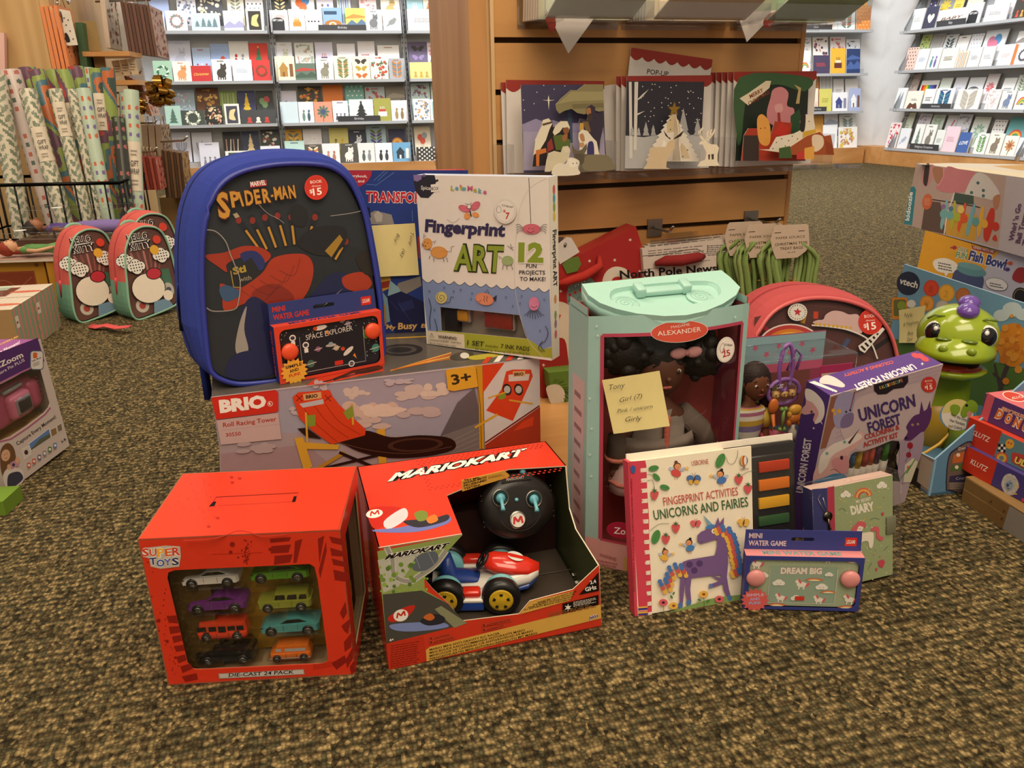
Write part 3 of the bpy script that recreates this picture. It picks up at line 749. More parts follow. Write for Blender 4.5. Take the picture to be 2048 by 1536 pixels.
for ln in CARDS.strip().split('\n'):
 left,desc=ln.split('|');k,x0,x1,yt,bgc,mot,c1,c2=left.split()
 wall,lips,_,wn=WALLS[k[0]];lz=lips[int(k[1])+1];back=k[2]=='B'
 off,zb=(.088,lz+.046)if back else(.131,lz+.001)
 tl=radians(14 if back else 10)
 cp=Pl(wall.at(0,zb,off),wall.u,wall.v*cos(tl)-wall.n*sin(tl))
 x0,x1,yt=float(x0),float(x1),float(yt)
 if k[0]=='R':
  yl={0:52,1:137,2:220,3:303}[int(k[1])]-(28 if back else 0)
  a0=cp.ab(x0,yl)[0];a1=cp.ab(x1,yl)[0];hgt=cp.ab((x0+x1)/2+14,yt)[1]
 else:
  ym=yt+25;a0=cp.ab(x0,ym)[0];a1=cp.ab(x1,ym)[0];hgt=cp.ab((x0+x1)/2,yt)[1]
 wd=a1-a0;hgt=max(hgt,.05)
 if hgt>.26:hgt=.26
 q=MB();th=.006 if back else.008
 q.prism(cp,[(a0,0),(a1,0),(a1,hgt),(a0,hgt)],th,bgc,'print',back='efece6',off=th,rim='e4e0da')
 A=UArt(cp.moved(th),q,'print',wd,.00025,a0,0)
 h=hgt/wd
 if c1!='0' or mot=='spectrum':
  if mot not in('frame','tab','plain','stripes','mount'):A.clip=None
  MOT[mot](A,h,c1,c2)
 if mot in('floral','leaf','figures','animal')and h>.8:A.lines(.3,h*.95,.7,h*.89,1,c1,.5)
 o=q.build('greeting_card',origin=cp.at((a0+a1)/2,0,th/2))
 r0='back row' if back else 'front row'
 d2=desc if 'card' in desc.split()and 'greeting' in desc else desc
 lab='%s, %s, %s, %s'%(d2,r0,SHELF[int(k[1])],wn)
 assert lab not in seen,lab
 seen.add(lab)
 tag(o,lab,'greeting card','greeting cards in the wall racks')
def shelf_sign(wk,shelf,x0,x1,y0,y1,t,label):
 wall,lips,_,_=WALLS[wk];p=wall.moved(.1585)
 a0,b0=p.ab(x0,(y0+y1)/2);a1,b1=p.ab(x1,(y0+y1)/2);lz=lips[shelf+1]
 hh=p.ab((x0+x1)/2,y0)[1]-p.ab((x0+x1)/2,y1)[1]
 q=MB();q.prism(p,[(a0,lz+.013),(a1,lz+.013),(a1,lz+.013+hh),(a0,lz+.013+hh)],.003,'3f4044','plastic')
 A=UArt(p,q,'matte',1,.0003,a0,lz+.013)
 m=(a1-a0)/2;lw=hh*.36*len(t)*.62/2
 A.text(t,(m-lw,hh*.32),(m+lw,hh*.32),hh*.42,'c8c9ca',.01)
 tag(q.build('shelf_sign',origin=p.at((a0+a1)/2,lz)),label,'sign','category signs on the card racks')
shelf_sign('B',0,637,733,54,65,'Birthday','dark shelf sign reading Birthday on the top shelf, back wall')
shelf_sign('B',2,676,761,234,245,'Birthday','dark shelf sign reading Birthday on the third shelf, back wall')
shelf_sign('B',0,891,931,51,62,'New','dark shelf sign below the card lettered Thirty')
shelf_sign('M',0,1601,1665,45,55,'Blank','dark shelf sign reading Blank on the back wall rack')
shelf_sign('M',2,1618,1654,206,215,'New Home','dark shelf sign beneath the lime yellow card')
shelf_sign('R',0,1873,1930,41,53,'Baby','dark shelf sign reading Baby on the side wall rack')
shelf_sign('R',2,1842,1901,208,218,'Anniversary','dark shelf sign reading Anniversary on the side wall rack')
shelf_sign('R',3,1819,1877,287,299,'Religious Occasions','dark shelf sign reading Religious Occasions, bottom shelf, side wall')
# ================================================================ foreground, centre and left
def Z_(pts):return[zc(*p)for p in pts]
def zpx(ox,oy,s):return lambda*pts:[(ox+x/s,oy+y/s)for x,y in pts]
def sticky(name_label,pl,corners,rows,off=.0012):
 """square yellow paper note on a surface; rows: (text, p0, p1, h)"""
 q=MB();c=[pl.px(x,y,off)for x,y in corners];n=6
 grid=[]
 for j in range(n+1):
  l=c[0].lerp(c[3],j/n);r=c[1].lerp(c[2],j/n);lift=.004*(j/n)**2
  grid.append([l.lerp(r,i/n)+pl.n*(lift+.0006*sin(i*2.))for i in range(n+1)])
 s='e8d795'
 for k,sg in((0,1),(.0004,-1)):
  vs=[p-pl.n*k for g in grid for p in g]
  fs=[(j*(n+1)+i,(j+1)*(n+1)+i,(j+1)*(n+1)+i+1,j*(n+1)+i+1)for j in range(n)for i in range(n)]
  q.add(vs,fs if sg>0 else[f[::-1]for f in fs],s,'paper',True)
 A=Art(pl.moved(off+.005),q,'paper',.00004,map=pl.moved(off+.005).ab)
 for t,p0,p1,h in rows:A.text(t,p0,p1,h,'4b463e',-.004,.35)
 o=q.build('sticky_note',origin=c[3].lerp(c[2],.5))
 return tag(o,name_label,'sticky note','yellow sticky notes on the toys')
def price_dot(A,x,y,r,price,t='BOOK',col='d23a2c',up=(0,-1),k=1.):
 A.ell(x,y,r,r*1.06,col,n=24);A.ell(x,y,r*.9,r*.95,'c8362a',n=24)
 A.text(t,(x-r*.5,y-r*.32),(x+r*.5,y-r*.42),r*.26,'f6e6d8',.004)
 A.text('Annex',(x-r*.42,y-r*.02),(x+r*.42,y-r*.1),r*.16,'f6e6d8',0,.4)
 A.text('$',(x-r*.55,y+r*.5),(x-r*.3,y+r*.46),r*.32,'fbeee2',.01)
 A.text(price,(x-r*.25,y+r*.68),(x+r*.5,y+r*.58),r*.6,'fbeee2',.02)
f=Fr(-.3512,.6589,0,3.38,.1869,.1326,.1701,-1.5)
t=thing('toy_car_box','red windowed carton of small die-cast cars at front left on the carpet','toy box',f.o,f.yaw)
z=zpx(240,900,3.071)
fp=f.front()
win=[fp.ab(*p)for p in z((290,790),(297,752),(335,738),(1165,700),(1195,718),(1215,800),(1278,1280),(1270,1300),(1245,1312),(470,1350),(440,1340),(415,1310))]
q=MB();RED='d93a22'
q.prism(fp,[(0,0),(f.w,0),(f.w,f.h),(0,f.h)],.0012,RED,'glossprint',[win],back='b9a27c',rim='c9573f')
A=Art(fp,q,'glossprint')
DK='8e1f17'
def zz(A,pts,col,sc=z,mat=None):A.poly(sc(*pts),col,mat)
for pts in(((920,545),(1050,535),(1040,560),(925,570)),((930,590),(1050,580),(1035,630),(925,635)),((950,650),(1060,640),(1045,690),(945,705)),((1075,560),(1120,545),(1085,690),(1065,695)),((1215,545),(1255,525),(1235,640),(1225,700)),((1265,560),(1270,620),(1230,790),(1220,740)),((1285,530),(1360,545),(1390,590),(1300,570)),((1290,600),(1380,625),(1385,655),(1300,650)),((1300,665),(1390,690),(1395,720),(1310,705)),((1310,735),(1400,755),(1400,810),(1320,800)),((1350,1000),(1385,930),(1395,1000),(1370,1040)),((1360,1080),(1420,1030),(1400,1130),(1375,1110)),((1375,1180),(1430,1110),(1420,1210),(1380,1240)),((1385,1290),(1435,1200),(1430,1280),(1395,1340)),((1300,1310),(1380,1260),(1395,1300),(1330,1350)),((1410,1330),(1440,1290),(1445,1360),(1420,1380)),((285,1020),(350,1015),(355,1065),(300,1060)),((300,1085),(365,1080),(370,1120),(310,1130)),((320,1145),(380,1135),(385,1170),(330,1185)),((330,1205),(390,1195),(400,1230),(345,1240)),((345,1270),(400,1255),(410,1290),(360,1310)),((370,1330),(430,1310),(450,1340),(385,1370)),((380,1390),(470,1370),(480,1410),(400,1425))):
 A.hold=True;zz(A,pts,DK)
for x,y,r in((690,580,17),(680,628,12),(922,610,11),(726,660,7),(237,1048,13),(290,1175,11),(340,1275,9),(266,955,5),(270,920,5),(275,880,5),(282,855,4),(195,900,5),(240,1110,6),(170,690,5),(200,750,4)):
 A.ell(240+x/3.071,900+y/3.071,r/3.071,None,DK,n=8)
r_=random.Random(3)
A.dots([(240+(780+r_.gauss(0,14))/3.071,900+r_.uniform(550,700)/3.071,r_.uniform(.6,2.2))for _ in range(60)],1,DK,5)
A.dots([(240+(270+r_.gauss(0,25)+i*2)/3.071,900+(1000+i*13)/3.071,r_.uniform(.5,1.6))for i in range(30)],1,DK,5)
A.dots([(240+(1190+9*i)/3.071,900+(1318+9*(j)+i*-1.5)/3.071,.9)for i in range(16)for j in range(4)],.9,DK,4)
A.hold=False
A.line(z((565,640),(875,628)),.8,'b02a1c')
zz(A,((135,620),(150,600),(280,585),(370,590),(375,650),(365,715),(250,728),(190,715),(180,665),(140,650)),'c4b6a8')
for ch,x,y,w_,h_,c in(('S',140,652,40,48,'d8402e'),('U',185,650,42,44,'e0503a'),('P',232,655,45,52,'f2b23a'),('E',280,650,40,46,'e2622e'),('R',325,646,46,50,'d8402e'),('T',185,703,42,42,'2b3a7a'),('O',228,714,48,42,'3a58a8'),('Y',275,708,42,42,'5a6ab4'),('S',322,705,42,44,'2f2f66')):
 A.text(ch,z((x,y))[0],z((x+w_,y-4))[0],h_/3.071,c,.03,out='f4ece0',ow=.09)
zz(A,((605,1370),(1130,1343),(1135,1375),(610,1402)),'a89c92');zz(A,((612,1374),(1125,1348),(1128,1371),(616,1397)),'c9c0b8')
A.text('DIE-CAST 24 PACK',z((668,1390))[0],z((1068,1370))[0],22/3.071,'20242c',.02,.1)
tp=f.top();q.prism(tp,[(0,0),(f.w,0),(f.w,f.d),(0,f.d)],.0012,'dd3d24','glossprint',back='b9a27c')
A=Art(tp,q,'glossprint')
A.line(z((560,345),(590,290),(1095,263),(1075,318)),1.5,'7a160f')
zz(A,((545,348),(572,318),(592,316),(580,345)),'120605');zz(A,((1055,322),(1068,285),(1084,283),(1078,318)),'120605')
A.line(z((605,342),(1060,318)),.7,'b52c1b')
A.line(smooth(z((390,556),(540,548),(640,528),(720,498),(790,505),(870,530),(1020,518)),False),1.4,'a42a1b')
A.line(z((555,535),(590,560)),1,'7a160f')
A.line(z((1455,95),(1405,270),(1335,500)),1.,'b52c1b')
A.dots([(240+(500+r_.gauss(0,60))/3.071,900+r_.uniform(180,430)/3.071,r_.uniform(.4,1.3))for _ in range(50)],1,'b3281b',5)
for x,y in((735,175),(685,168),(690,200),(600,418),(545,470)):A.ell(240+x/3.071,900+y/3.071,4,2.4,'b3281b',n=8)
rp=f.right()
rw=[rp.ab(*p)for p in((697,1060),(716,975),(732,1150),(724,1265),(704,1318))]
cx=[(f.d*.16,f.h*.12),(f.d*.86,f.h*.12),(f.d*.86,f.h*.88),(f.d*.16,f.h*.88)]
q.prism(rp,[(0,0),(f.d,0),(f.d,f.h),(0,f.h)],.0012,'c8331f','glossprint',[cx],back='b9a27c')
q.prism(f.left(),[(0,0),(f.d,0),(f.d,f.h),(0,f.h)],.0012,'c8331f','glossprint',back='b9a27c')
q.box(f,0,f.w,f.d-.0012,f.d,0,f.h,'b9a27c');q.box(f,0,f.w,0,f.d,0,.0012,'b9a27c')
q.build('carton',t)
q=MB()
q.prism(f.front(.045),[(.004,.004),(f.w-.004,.004),(f.w-.004,f.h-.004),(.004,f.h-.004)],.001,'cc9c32','print')
q.box(f,.004,f.w*.27,.02,.0205,.004,f.h-.004,'5a4420')
q.prism(f.right(f.w-.012),[(.02,.01),(f.d-.02,.01),(f.d-.02,f.h-.01),(.02,f.h-.01)],.001,'241c18','print')
A=UArt(f.right(f.w-.012),q);A.rect(.03,.05,.05,.09,'3d78b8');A.rect(.06,.09,.075,.13,'c8b23a');A.rect(.07,.03,.095,.05,'b8bb3a')
q.build('backing_card',t)
q=MB();wx0,wx1=min(p[0]for p in win),max(p[0]for p in win)
for j in range(4):
 zz0=f.h*(.115+.175*j)
 for x0,x1 in((wx0+.012,wx0+.073),(wx0+.078,wx1-.006)):
  q.box(f,x0,x1,.008,.042,zz0-.0035,zz0-.0025,'ffffff','acrylic')
q.prism(f.front(.0025),[(wx0-.004,f.h*.08),(wx1+.004,f.h*.08),(wx1+.004,f.h*.84),(wx0-.004,f.h*.84)],.0004,'ffffff','film')
q.prism(f.right(f.w-.002),cx,.0004,'ffffff','film')
q.build('clear_window',t)
def toy_car(kind,col,w0,w1,label,trim=None):
 P=f.front(.013);a0,b0=P.ab(*w0);a1,b1=P.ab(*w1);wb=a1-a0;L=wb*1.62;r=wb*.155
 o=P.at((a0+a1)/2,(b0+b1)/2-r)
 c=thing('toy_car',label,'toy car',o,f.yaw,'die-cast cars in the red carton')
 g=Fr(0,0,0,0);g.o,g.ex,g.ey,g.ez=o,f.ex,f.ey,f.ez
 W=L*.40
 prof={'coupe':([(-.5,.16),(-.5,.3),(-.44,.42),(-.2,.5),(.1,.52),(.38,.55),(.5,.5),(.5,.2)],[(-.2,.49),(-.04,.74),(.18,.76),(.42,.54)]),'suv':([(-.5,.2),(-.5,.48),(-.22,.54),(.5,.56),(.5,.22)],[(-.24,.54),(-.17,.86),(.44,.88),(.48,.55)]),'bus':([(-.48,.16),(-.5,.42),(.5,.44),(.5,.18)],[(-.5,.42),(-.44,.95),(-.2,1.0),(.48,.96),(.5,.44)]),'van':([(-.5,.18),(-.46,.5),(.46,.54),(.48,.18)],[(-.46,.48),(-.3,.98),(.42,1.0),(.46,.52)])}[kind]
 H=L*.42 if kind in('coupe','suv')else L*.40
 def sl(poly,y0,y1,ins):
  pl=[(x*L,zv*H)for x,zv in poly];mx=sum(p[0]for p in pl)/len(pl)
  rings=[]
  for y,k in((y0,.93),(y0+W*.12,1),(y1-W*.12,1),(y1,.93)):
   rings.append([g.p(mx+(x-mx)*k,y,zv*(1 if k==1 else.985))for x,zv in pl])
  return rings
 q=MB();q.loft(sl(prof[0],0,W,0),col,'gloss',False);q.loft(sl(prof[1],W*.1,W*.9,0),col,'gloss',False)
 Q=Fr(0,0,0,0);Q.o,Q.ex,Q.ey,Q.ez=g.p(0,W*.1,0),g.ex,g.ey,g.ez
 if kind in('van',):Q.o=g.p(0,W*.1,0)
 Aq=UArt(Pl(g.p(0,W*.1,0),g.ex,g.ez),q,'gloss',1,.00003)
 B_=UArt(Pl(g.p(0,0,0),g.ex,g.ez),q,'gloss',1,.00003)
 if trim:B_.rect(-.48*L,.2*H,.46*L,.27*H,trim)
 B_.line([(-.1*L,.25*H),(-.1*L,.5*H)],.0003,'222222');B_.line([(.14*L,.25*H),(.14*L,.5*H)],.0003,'222222')
 if kind=='coupe':B_.ell(-.46*L,.4*H,.03*L,.03*H,'1c1c1c',n=8)
 q.build('body',c)
 q=MB();Aq=UArt(Pl(g.p(0,W*.1-.0003,0),g.ex,g.ez),q,'gloss',1,.00003)
 dk='17181a' if kind!='van' else 'b8b4ae'
 if kind=='coupe':Aq.poly([(-.15*L,.53*H),(-.03*L,.70*H),(.17*L,.72*H),(.3*L,.58*H),(.1*L,.55*H)],dk)
 elif kind=='suv':
  for x0,x1 in((-.18,.02),(.05,.24),(.27,.42)):Aq.poly([(x0*L,.58*H),((x0+.03)*L,.82*H),(x1*L,.83*H),(x1*L,.58*H)],dk)
 elif kind=='bus':
  for x0,x1 in((-.48,-.3),(-.25,-.1),(.13,.28),(.31,.45)):Aq.rect(x0*L,.52*H,x1*L,.8*H,dk)
  Aq.rect(-.06*L,.3*H,.09*L,.8*H,dk)
 else:Aq.rect(-.32*L,.62*H,-.2*L,.85*H,dk);Aq.rect(-.12*L,.62*H,.36*L,.84*H,dk)
 q.build('window',c)
 for x in(-wb/2,wb/2):
  q=MB();q.lathe(g.p(x,W*.16,r),-g.ey,[(.0003,0),(r,0),(r,.0045),(r*.82,.005),(.0003,.005)],'1b1b1c','plastic',18)
  q.lathe(g.p(x,W*.16-.0051,r),-g.ey,[(r*.62,0),(r*.55,.0004),(.0003,.0008)],'9b9a96','metal',14)
  Aw=UArt(Pl(g.p(x,W*.16-.006,r),g.ex,g.ez),q,'plastic',1,.00004);Aw.hold=True
  for k in range(5):a_=2*pi*k/5;Aw.ell(r*.36*cos(a_),r*.36*sin(a_),r*.13,None,'222222',n=6)
  q.build('wheel',c)
 return c
zc=lambda x,y:(240+x/3.071,900+y/3.071)
toy_car('coupe','e6e0d6',zc(440,820),zc(660,815),'white die-cast coupe in the red carton window')
toy_car('coupe','5d9a2e',zc(865,790),zc(1090,780),'bright green die-cast coupe in the red carton window')
toy_car('coupe','6a2c78',zc(478,980),zc(705,970),'purple die-cast coupe in the red carton window')
toy_car('suv','8f9436',zc(908,972),zc(1112,962),'olive green die-cast off-roader in the red carton window')
toy_car('bus','dc4526',zc(530,1148),zc(720,1145),'orange red die-cast bus in the red carton window')
toy_car('coupe','4f9a98',zc(928,1112),zc(1155,1110),'teal die-cast coupe in the red carton window')
toy_car('suv','1d1c1d',zc(535,1295),zc(755,1290),'black die-cast off-roader in the red carton window')
toy_car('van','e5762a',zc(965,1280),zc(1130,1272),'orange die-cast van with white skirt in the red carton window','f0ebe2')
f=Fr(-.1318,.6763,0,16.2,.2354,.1908,.1434)
t=thing('kart_box','open-front red carton holding a remote control kart, beside the toy car carton','toy box',f.o,f.yaw)
z=zpx(700,860,3.072);fp,tp,rp=f.front(),f.top(),f.right()
q=MB();RED='d93a22'
topoly=[tp.ab(*p)for p in z((1360,215),(975,240),(595,400),(690,640))]
top_out=[(0,0),(tp.ab(924,1068)[0],0)]+[topoly[2],topoly[1],(f.w,topoly[0][1]),(f.w,f.d),(0,f.d)]
q.prism(tp,top_out,.0012,'dc3d26','glossprint',back='6b1d14',rim='d8c9ae')
A=Art(tp,q,'glossprint')
A.text('MARIOKART',z((232,315))[0],z((1085,150))[0],12,'f3efe8',.05,.25,up=z((252,270))[0],out='18100e',ow=.13)
r_=random.Random(5);hx=[]
for i in range(26):
 for j in range(18):
  a,b_=f.w*(.30+.027*i),f.d*(.55+.026*j)
  if a<f.w*.97 and b_<f.d*.99 and not(b_<f.d*.9 and.3<a/f.w<.97 and b_>f.d*.6):hx.append((a+(.0032 if j%2 else 0),b_))
U=UArt(tp,q,'glossprint');U.k=0;U.dots(hx,.0016,'c4311d',6)
A.blob(z((110,500),(200,470),(330,490),(210,590),(140,600)),'c62d22');A.blob(z((210,560),(330,480),(350,540),(240,610)),'d5d2d8')
A.blob(z((140,615),(300,600),(470,560),(605,530),(600,575),(420,625),(200,630)),'6f78b8');A.blob(z((330,560),(500,545),(600,520),(590,560),(420,600)),'30303a');A.blob(z((395,515),(440,495),(475,510),(470,550),(420,560)),'7a8a3a');A.blob(z((470,545),(520,520),(540,555),(490,575)),'df7a35')
zc=lambda x,y:(700+x/3.072,860+y/3.072)
A.ell(*zc(150,515),17,8.5,'efe9e2',-10);A.M(zc(126,530),zc(178,520),9,'c62d22',3)
fr_out=[(0,0),(f.w,0)]+[fp.ab(*p)for p in((1198,1130),(1146,1179),(1060,1202),(1038,1228),(925,1242),(897,1207),(866,1178),(847,1155),(876,1130),(897,1098),(924,1068))]+[(0,f.h)]
q.prism(fp,fr_out,.0012,'cf3a24','glossprint',back='5a3a2a',rim='d8c9ae')
A=Art(fp,q,'glossprint')
A.poly(Z_(((168,745),(690,645),(600,745),(535,840),(455,905),(460,985),(600,1065),(715,1190),(225,1310))),'8fa05a')
A.poly(Z_(((170,800),(460,720),(330,905),(300,960),(205,1000))),'b8b8a8')
A.line(Z_(((225,720),(260,800),(265,870),(300,915),(370,930),(420,900),(520,830),(590,740))),13,'c6c2b6',True);A.line(Z_(((225,720),(260,800),(265,870),(300,915),(370,930),(420,900),(520,830),(590,740))),8,'9a978e',True)
A.blob(Z_(((380,830),(420,770),(520,745),(540,800),(470,860),(400,865))),'5f6672')
A.line([zc(400,770),zc(430,850)],1.4,'8a9098');A.line([zc(480,750),zc(520,830)],1.4,'8a9098')
A.hold=True
for _ in range(34):A.ell(*zc(r_.uniform(180,480),r_.uniform(800,1000)),r_.uniform(2,5),None,r_.choice(('6f8f3a','8fae48','58763a')),n=7)
A.hold=False
A.poly(Z_(((200,1010),(440,985),(600,1065),(715,1190),(225,1310))),'4a4842')
A.poly(Z_(((560,1080),(720,1185),(640,1215),(520,1100))),'8a8a6a')
A.blob(Z_(((235,1150),(330,1090),(400,1080),(350,1150),(260,1180))),'c62d22');A.ell(*zc(312,1138),15,12,'efe9e2',-15);A.M(zc(288,1156),zc(338,1140),10,'c62d22',3.4)
A.blob(Z_(((250,1195),(420,1180),(560,1180),(600,1210),(420,1235),(280,1230))),'7d8cc4');A.blob(Z_(((430,1170),(520,1130),(580,1150),(570,1185),(480,1200))),'2c2c33');A.blob(Z_(((450,1150),(490,1125),(520,1150),(490,1170))),'c9682e')
A.text('MARIOKART',zc(212,795),zc(600,720),10,'20181a',.05,.25,up=zc(225,765),out='efe9e0',ow=.12)
A.poly(Z_(((222,1312),(450,1268),(470,1420),(240,1478))),'c03420');A.lines(*zc(250,1320),*zc(425,1470),11,'8a2416',.45,-.17,.1)
A.text('4+',zc(243,1298),zc(270,1290),5,'f2eae0',.03)
A.poly(Z_(((465,1350),(490,1330),(1540,1070),(1542,1155),(470,1420))),'d8a84e')
for i,s_ in enumerate(('MARIO MINI ANTI-GRAVITY R/C RACER','MINI BOLIDE RADIOCOMMANDE ANTIGRAVITE MARIO','MINICOCHE DE CARRERAS C/R ANTIGRAVEDAD DE MARIO','FERNGESTEUERTES MINI-ANTIGRAV-RENNAUTO MIT MARIO')):
 A.text(s_,zc(490,1355+19*i),zc((920,1075,1125,1150)[i],(1252,1232,1237,1250)[i]),4.3,'2a1c14',.02)
for s_,x,y,x1,y1 in(('CAUTION',515,1285,608,1263),('ATTENTION',515,1308,635,1280),('ADVERTENCIA',840,1203,985,1170),('VORSICHT',840,1232,945,1205)):
 A.poly([zc(x-32,y-18),zc(x1+10,y1-18),zc(x1+10,y1+4),zc(x-32,y+6)],'c1402a');A.text(s_,zc(x,y),zc(x1,y1),4,'5a1810',.01);A.star(*zc(x-18,y-6),3,1.5,3,'5a1810')
A.poly(Z_(((1105,1050),(1375,985),(1350,1045),(1040,1130))),'d8a84e')
for i in range(4):A.text(('TRANSFORM TO ANTI-GRAVITY MODE!','TRANSFORME LE EN CIRCUIT ANTIGRAVITE!','PASA A MODO ANTIGRAVEDAD!','ZU ANTIGRAV-MODUS WECHSELN!')[i],zc(1150-28*i,1062+15*i),zc(1390-12*i,992+16*i),2.8,'2a1c14',.03)
A.poly(Z_(((1405,1010),(1525,872),(1528,985))),'15100f','print');A.text('2.4',zc(1475,945),zc(1512,935),7,'f2ece4',.03);A.text('GHz',zc(1445,990),zc(1515,972),8,'f2ece4',.03)
A.poly(Z_(((1305,1065),(1525,1010),(1525,1070),(1303,1122))),'15100f');A.star(*zc(1338,1088),8,3,6,'f2ece4');A.lines(*zc(1370,1052),*zc(1515,1085),4,'cfc6ba',.5,-.2)
A.text('jakks',zc(1468,1160),zc(1525,1143),6,'5a2a6a',.03,.2,out='f2ece4',ow=.1)
A.lines(*zc(1220,1150),*zc(1520,1120),3,'8a6a3a',.4,-.22)
sr=[(0,0),(f.d,0),(f.d,f.h),(topoly[0][1],f.h)]+[rp.ab(*p)for p in((1140,1016),(1153,1058),(1199,1131))]
q.prism(rp,sr,.0014,'b8462a','glossprint',back='3d4228',rim='e0d2b6')
q.prism(f.left(),[(0,0),(f.d,0),(f.d,f.h),(0,f.h)],.0012,'c63520','glossprint',back='6a2a1e')
q.box(f,0,f.w,f.d-.0012,f.d,0,f.h,{'f':'8e2418','*':'c63520'});q.box(f,0,f.w,0,f.d,0,.001,'4a3b2c')
q.build('carton',t)
q=MB()
q.hexa([f.p(*p)for p in((.004,.004,.001),(f.w-.004,.004,.001),(f.w-.004,f.d-.004,.001),(.004,f.d-.004,.001),(.004,.004,.006),(f.w-.004,.004,.006),(f.w-.004,f.d-.05,.018),(.004,f.d-.05,.018))],'3d342c','print')
A=Art(Pl(f.p(.0,.004,.0075),f.ex,(f.p(0,f.d-.05,.018)-f.p(0,.004,.006))),q,'print')
for i in range(14):A.poly([zc(1290+i*9,690+i*24),zc(1312+i*9,684+i*24),zc(1318+i*9,700+i*24),zc(1298+i*9,706+i*24)],('c8c4b8','26221e')[i%2])
A.line([zc(1010,915),zc(1430,845)],1,'5a5048')
q.box(f,.004,f.w-.004,f.d-.05,f.d-.03,.001,.09,'2a1712')
q.build('display_tray',t)
q=MB();TG=f.front(.012)
q.prism(TG,[TG.ab(*p)for p in z((686,310),(690,378),(975,290),(978,275),(945,250))],.001,'d39c40','print')
A=Art(TG,q,'print')
for i,s_ in enumerate(('TRY ME!','ESSAIE-MOI!','PRUEBAME!','TESTEN!')):A.text(s_,zc(700,316+17*i),zc((795,840,840,800)[i],(298,295,312,342)[i]),4,'3a2414',.03)
A.lines(*zc(850,285),*zc(950,300),3,'7a5424',.4,-.2)
q.build('try_me_tab',t)
pc=f.front(.108);a0,b0=pc.ab(*zc(1035,470));rr_=abs(pc.ab(*zc(1262,440))[0]-a0)
o=pc.at(a0,b0-rr_*.8)
c=thing('remote_control','black round remote control with pale blue sticks inside the kart carton','remote control',o,f.yaw)
tl=radians(20);rc=Pl(pc.at(a0,b0),f.ex,f.ez*cos(tl)+f.ey*sin(tl))
def ring(pl,r,h,sq=1.,n=36):return[pl.at(r*cos(2*pi*k/n),r*sq*sin(2*pi*k/n),h)for k in range(n)]
q=MB();q.loft([ring(rc,r0*rr_,h0,.84)for r0,h0 in((.9,-.024),(1,-.018),(1,-.004),(.92,.002),(.6,.004))],'1c1715','plastic')
for k in range(-3,4):
 for sx in(-1,1):q.ball(rc.at(sx*rr_*.93,k*.006,-.003),.0012,'26201d','plastic',6,4)
A=UArt(rc.moved(.0042),q,'plastic');A.rect(-.018,.030,.020,.038,'2b2521');A.text('MARIOKART',(-.012,.032),(.010,.032),.003,'b8b0a4',.02,.2)
A.line([(rr_*.55*cos(t_),rr_*.5*sin(t_)-.005)for t_ in(pi*1.1+i*pi*.08 for i in range(11))],.0006,'3a322c')
q.build('housing',c)
def rcab(x,y):return rc.moved(.004).ab(*zc(x,y))
for x,y in((925,418),(1130,425)):
 ax,ay=rcab(x,y)
 q=MB();q.lathe(rc.at(ax,ay,.004),rc.n,[(.0105,0),(.0105,.001),(.0085,.0012),(.0085,.0002),(.0003,.0002)],'8d8880','metal',24);q.build('dial_ring',c)
 q=MB();None
 q.lathe(rc.at(ax,ay,.003),rc.n,[(.006,0),(.005,.004),(.0003,.005)],'62a9b8','plastic',12)
 q.tube([rc.at(ax,ay,.006),rc.at(ax-.001,ay-.008,.014),rc.at(ax-.002,ay-.012,.018)],[.0024,.0021,.0028],'6fb6c6','plastic',10);q.build('control_stick',c)
q=MB();q.lathe(rc.at(*rcab(1022,428),.004),rc.n,[(.0022,0),(.0022,.002),(.0003,.003)],'6fb6c6','plastic',12);q.build('power_button',c)
q=MB();q.lathe(rc.at(*rcab(1030,552),.0035),rc.n,[(.0105,0),(.0105,.0014),(.0085,.0018),(.0003,.0018)],'a59e94','metal',28)
mx,my=rcab(1030,552);A=UArt(rc.moved(.0056),q,'gloss',1,.00005,mx,my);A.ell(0,0,.0082,None,'e6e0d6',n=24);A.M((-.0052,-.0042),(.0052,-.0042),.0084,'c9302a',.0026);q.build('emblem',c)
q=MB();q.tube([rc.at(.012,rr_*.78,-.008),rc.at(.012,rr_*.92,-.008)],[.004,.0035],'62a9b8','plastic',10);q.build('antenna',c)
P0,P1=floor_at(893,1222,.008),floor_at(1003,1219,.008)
dx=(P1-P0);dx.z=0;wb=dx.length;dx.normalize();dy=V((-dx.y,dx.x,0))
mid=(P0+P1)/2+dy*.034
c=thing('toy_kart','red and white toy racing kart with yellow hubs in the open red carton','toy vehicle',V((mid.x,mid.y,.0075)),atan2(dx.y,dx.x))
k=Fr(mid.x,mid.y,.0075,0);k.ex,k.ey=dx,dy
def kring(x,hw,z0,z1,cr=.35):return[k.p(x,yy*hw,zz_)for yy,zz_ in((-.8,z0),(-1,z0+(z1-z0)*.35),(-.9,z0+(z1-z0)*.7),(-.5,z1),(0,z1+cr*.004),(.5,z1),(.9,z0+(z1-z0)*.7),(1,z0+(z1-z0)*.35),(.8,z0))]
s_=wb/.06
q=MB();q.loft([kring(x*s_,w_*s_,a_*s_,b_*s_)for x,w_,a_,b_ in((-.046,.014,.012,.026),(-.03,.017,.010,.022),(0,.019,.010,.022),(.025,.020,.012,.030),(.045,.021,.016,.036),(.062,.017,.019,.037),(.072,.008,.024,.034))],'e9e4da','gloss')
q.build('chassis',c)
q=MB();q.loft([kring(x*s_,w_*s_,a_*s_,b_*s_)for x,w_,a_,b_ in((-.044,.0135,.006,.014),(0,.0185,.005,.013),(.035,.0195,.008,.016),(.06,.0165,.013,.021),(.070,.008,.019,.026))],'2b4b9a','gloss');q.build('underbody',c)
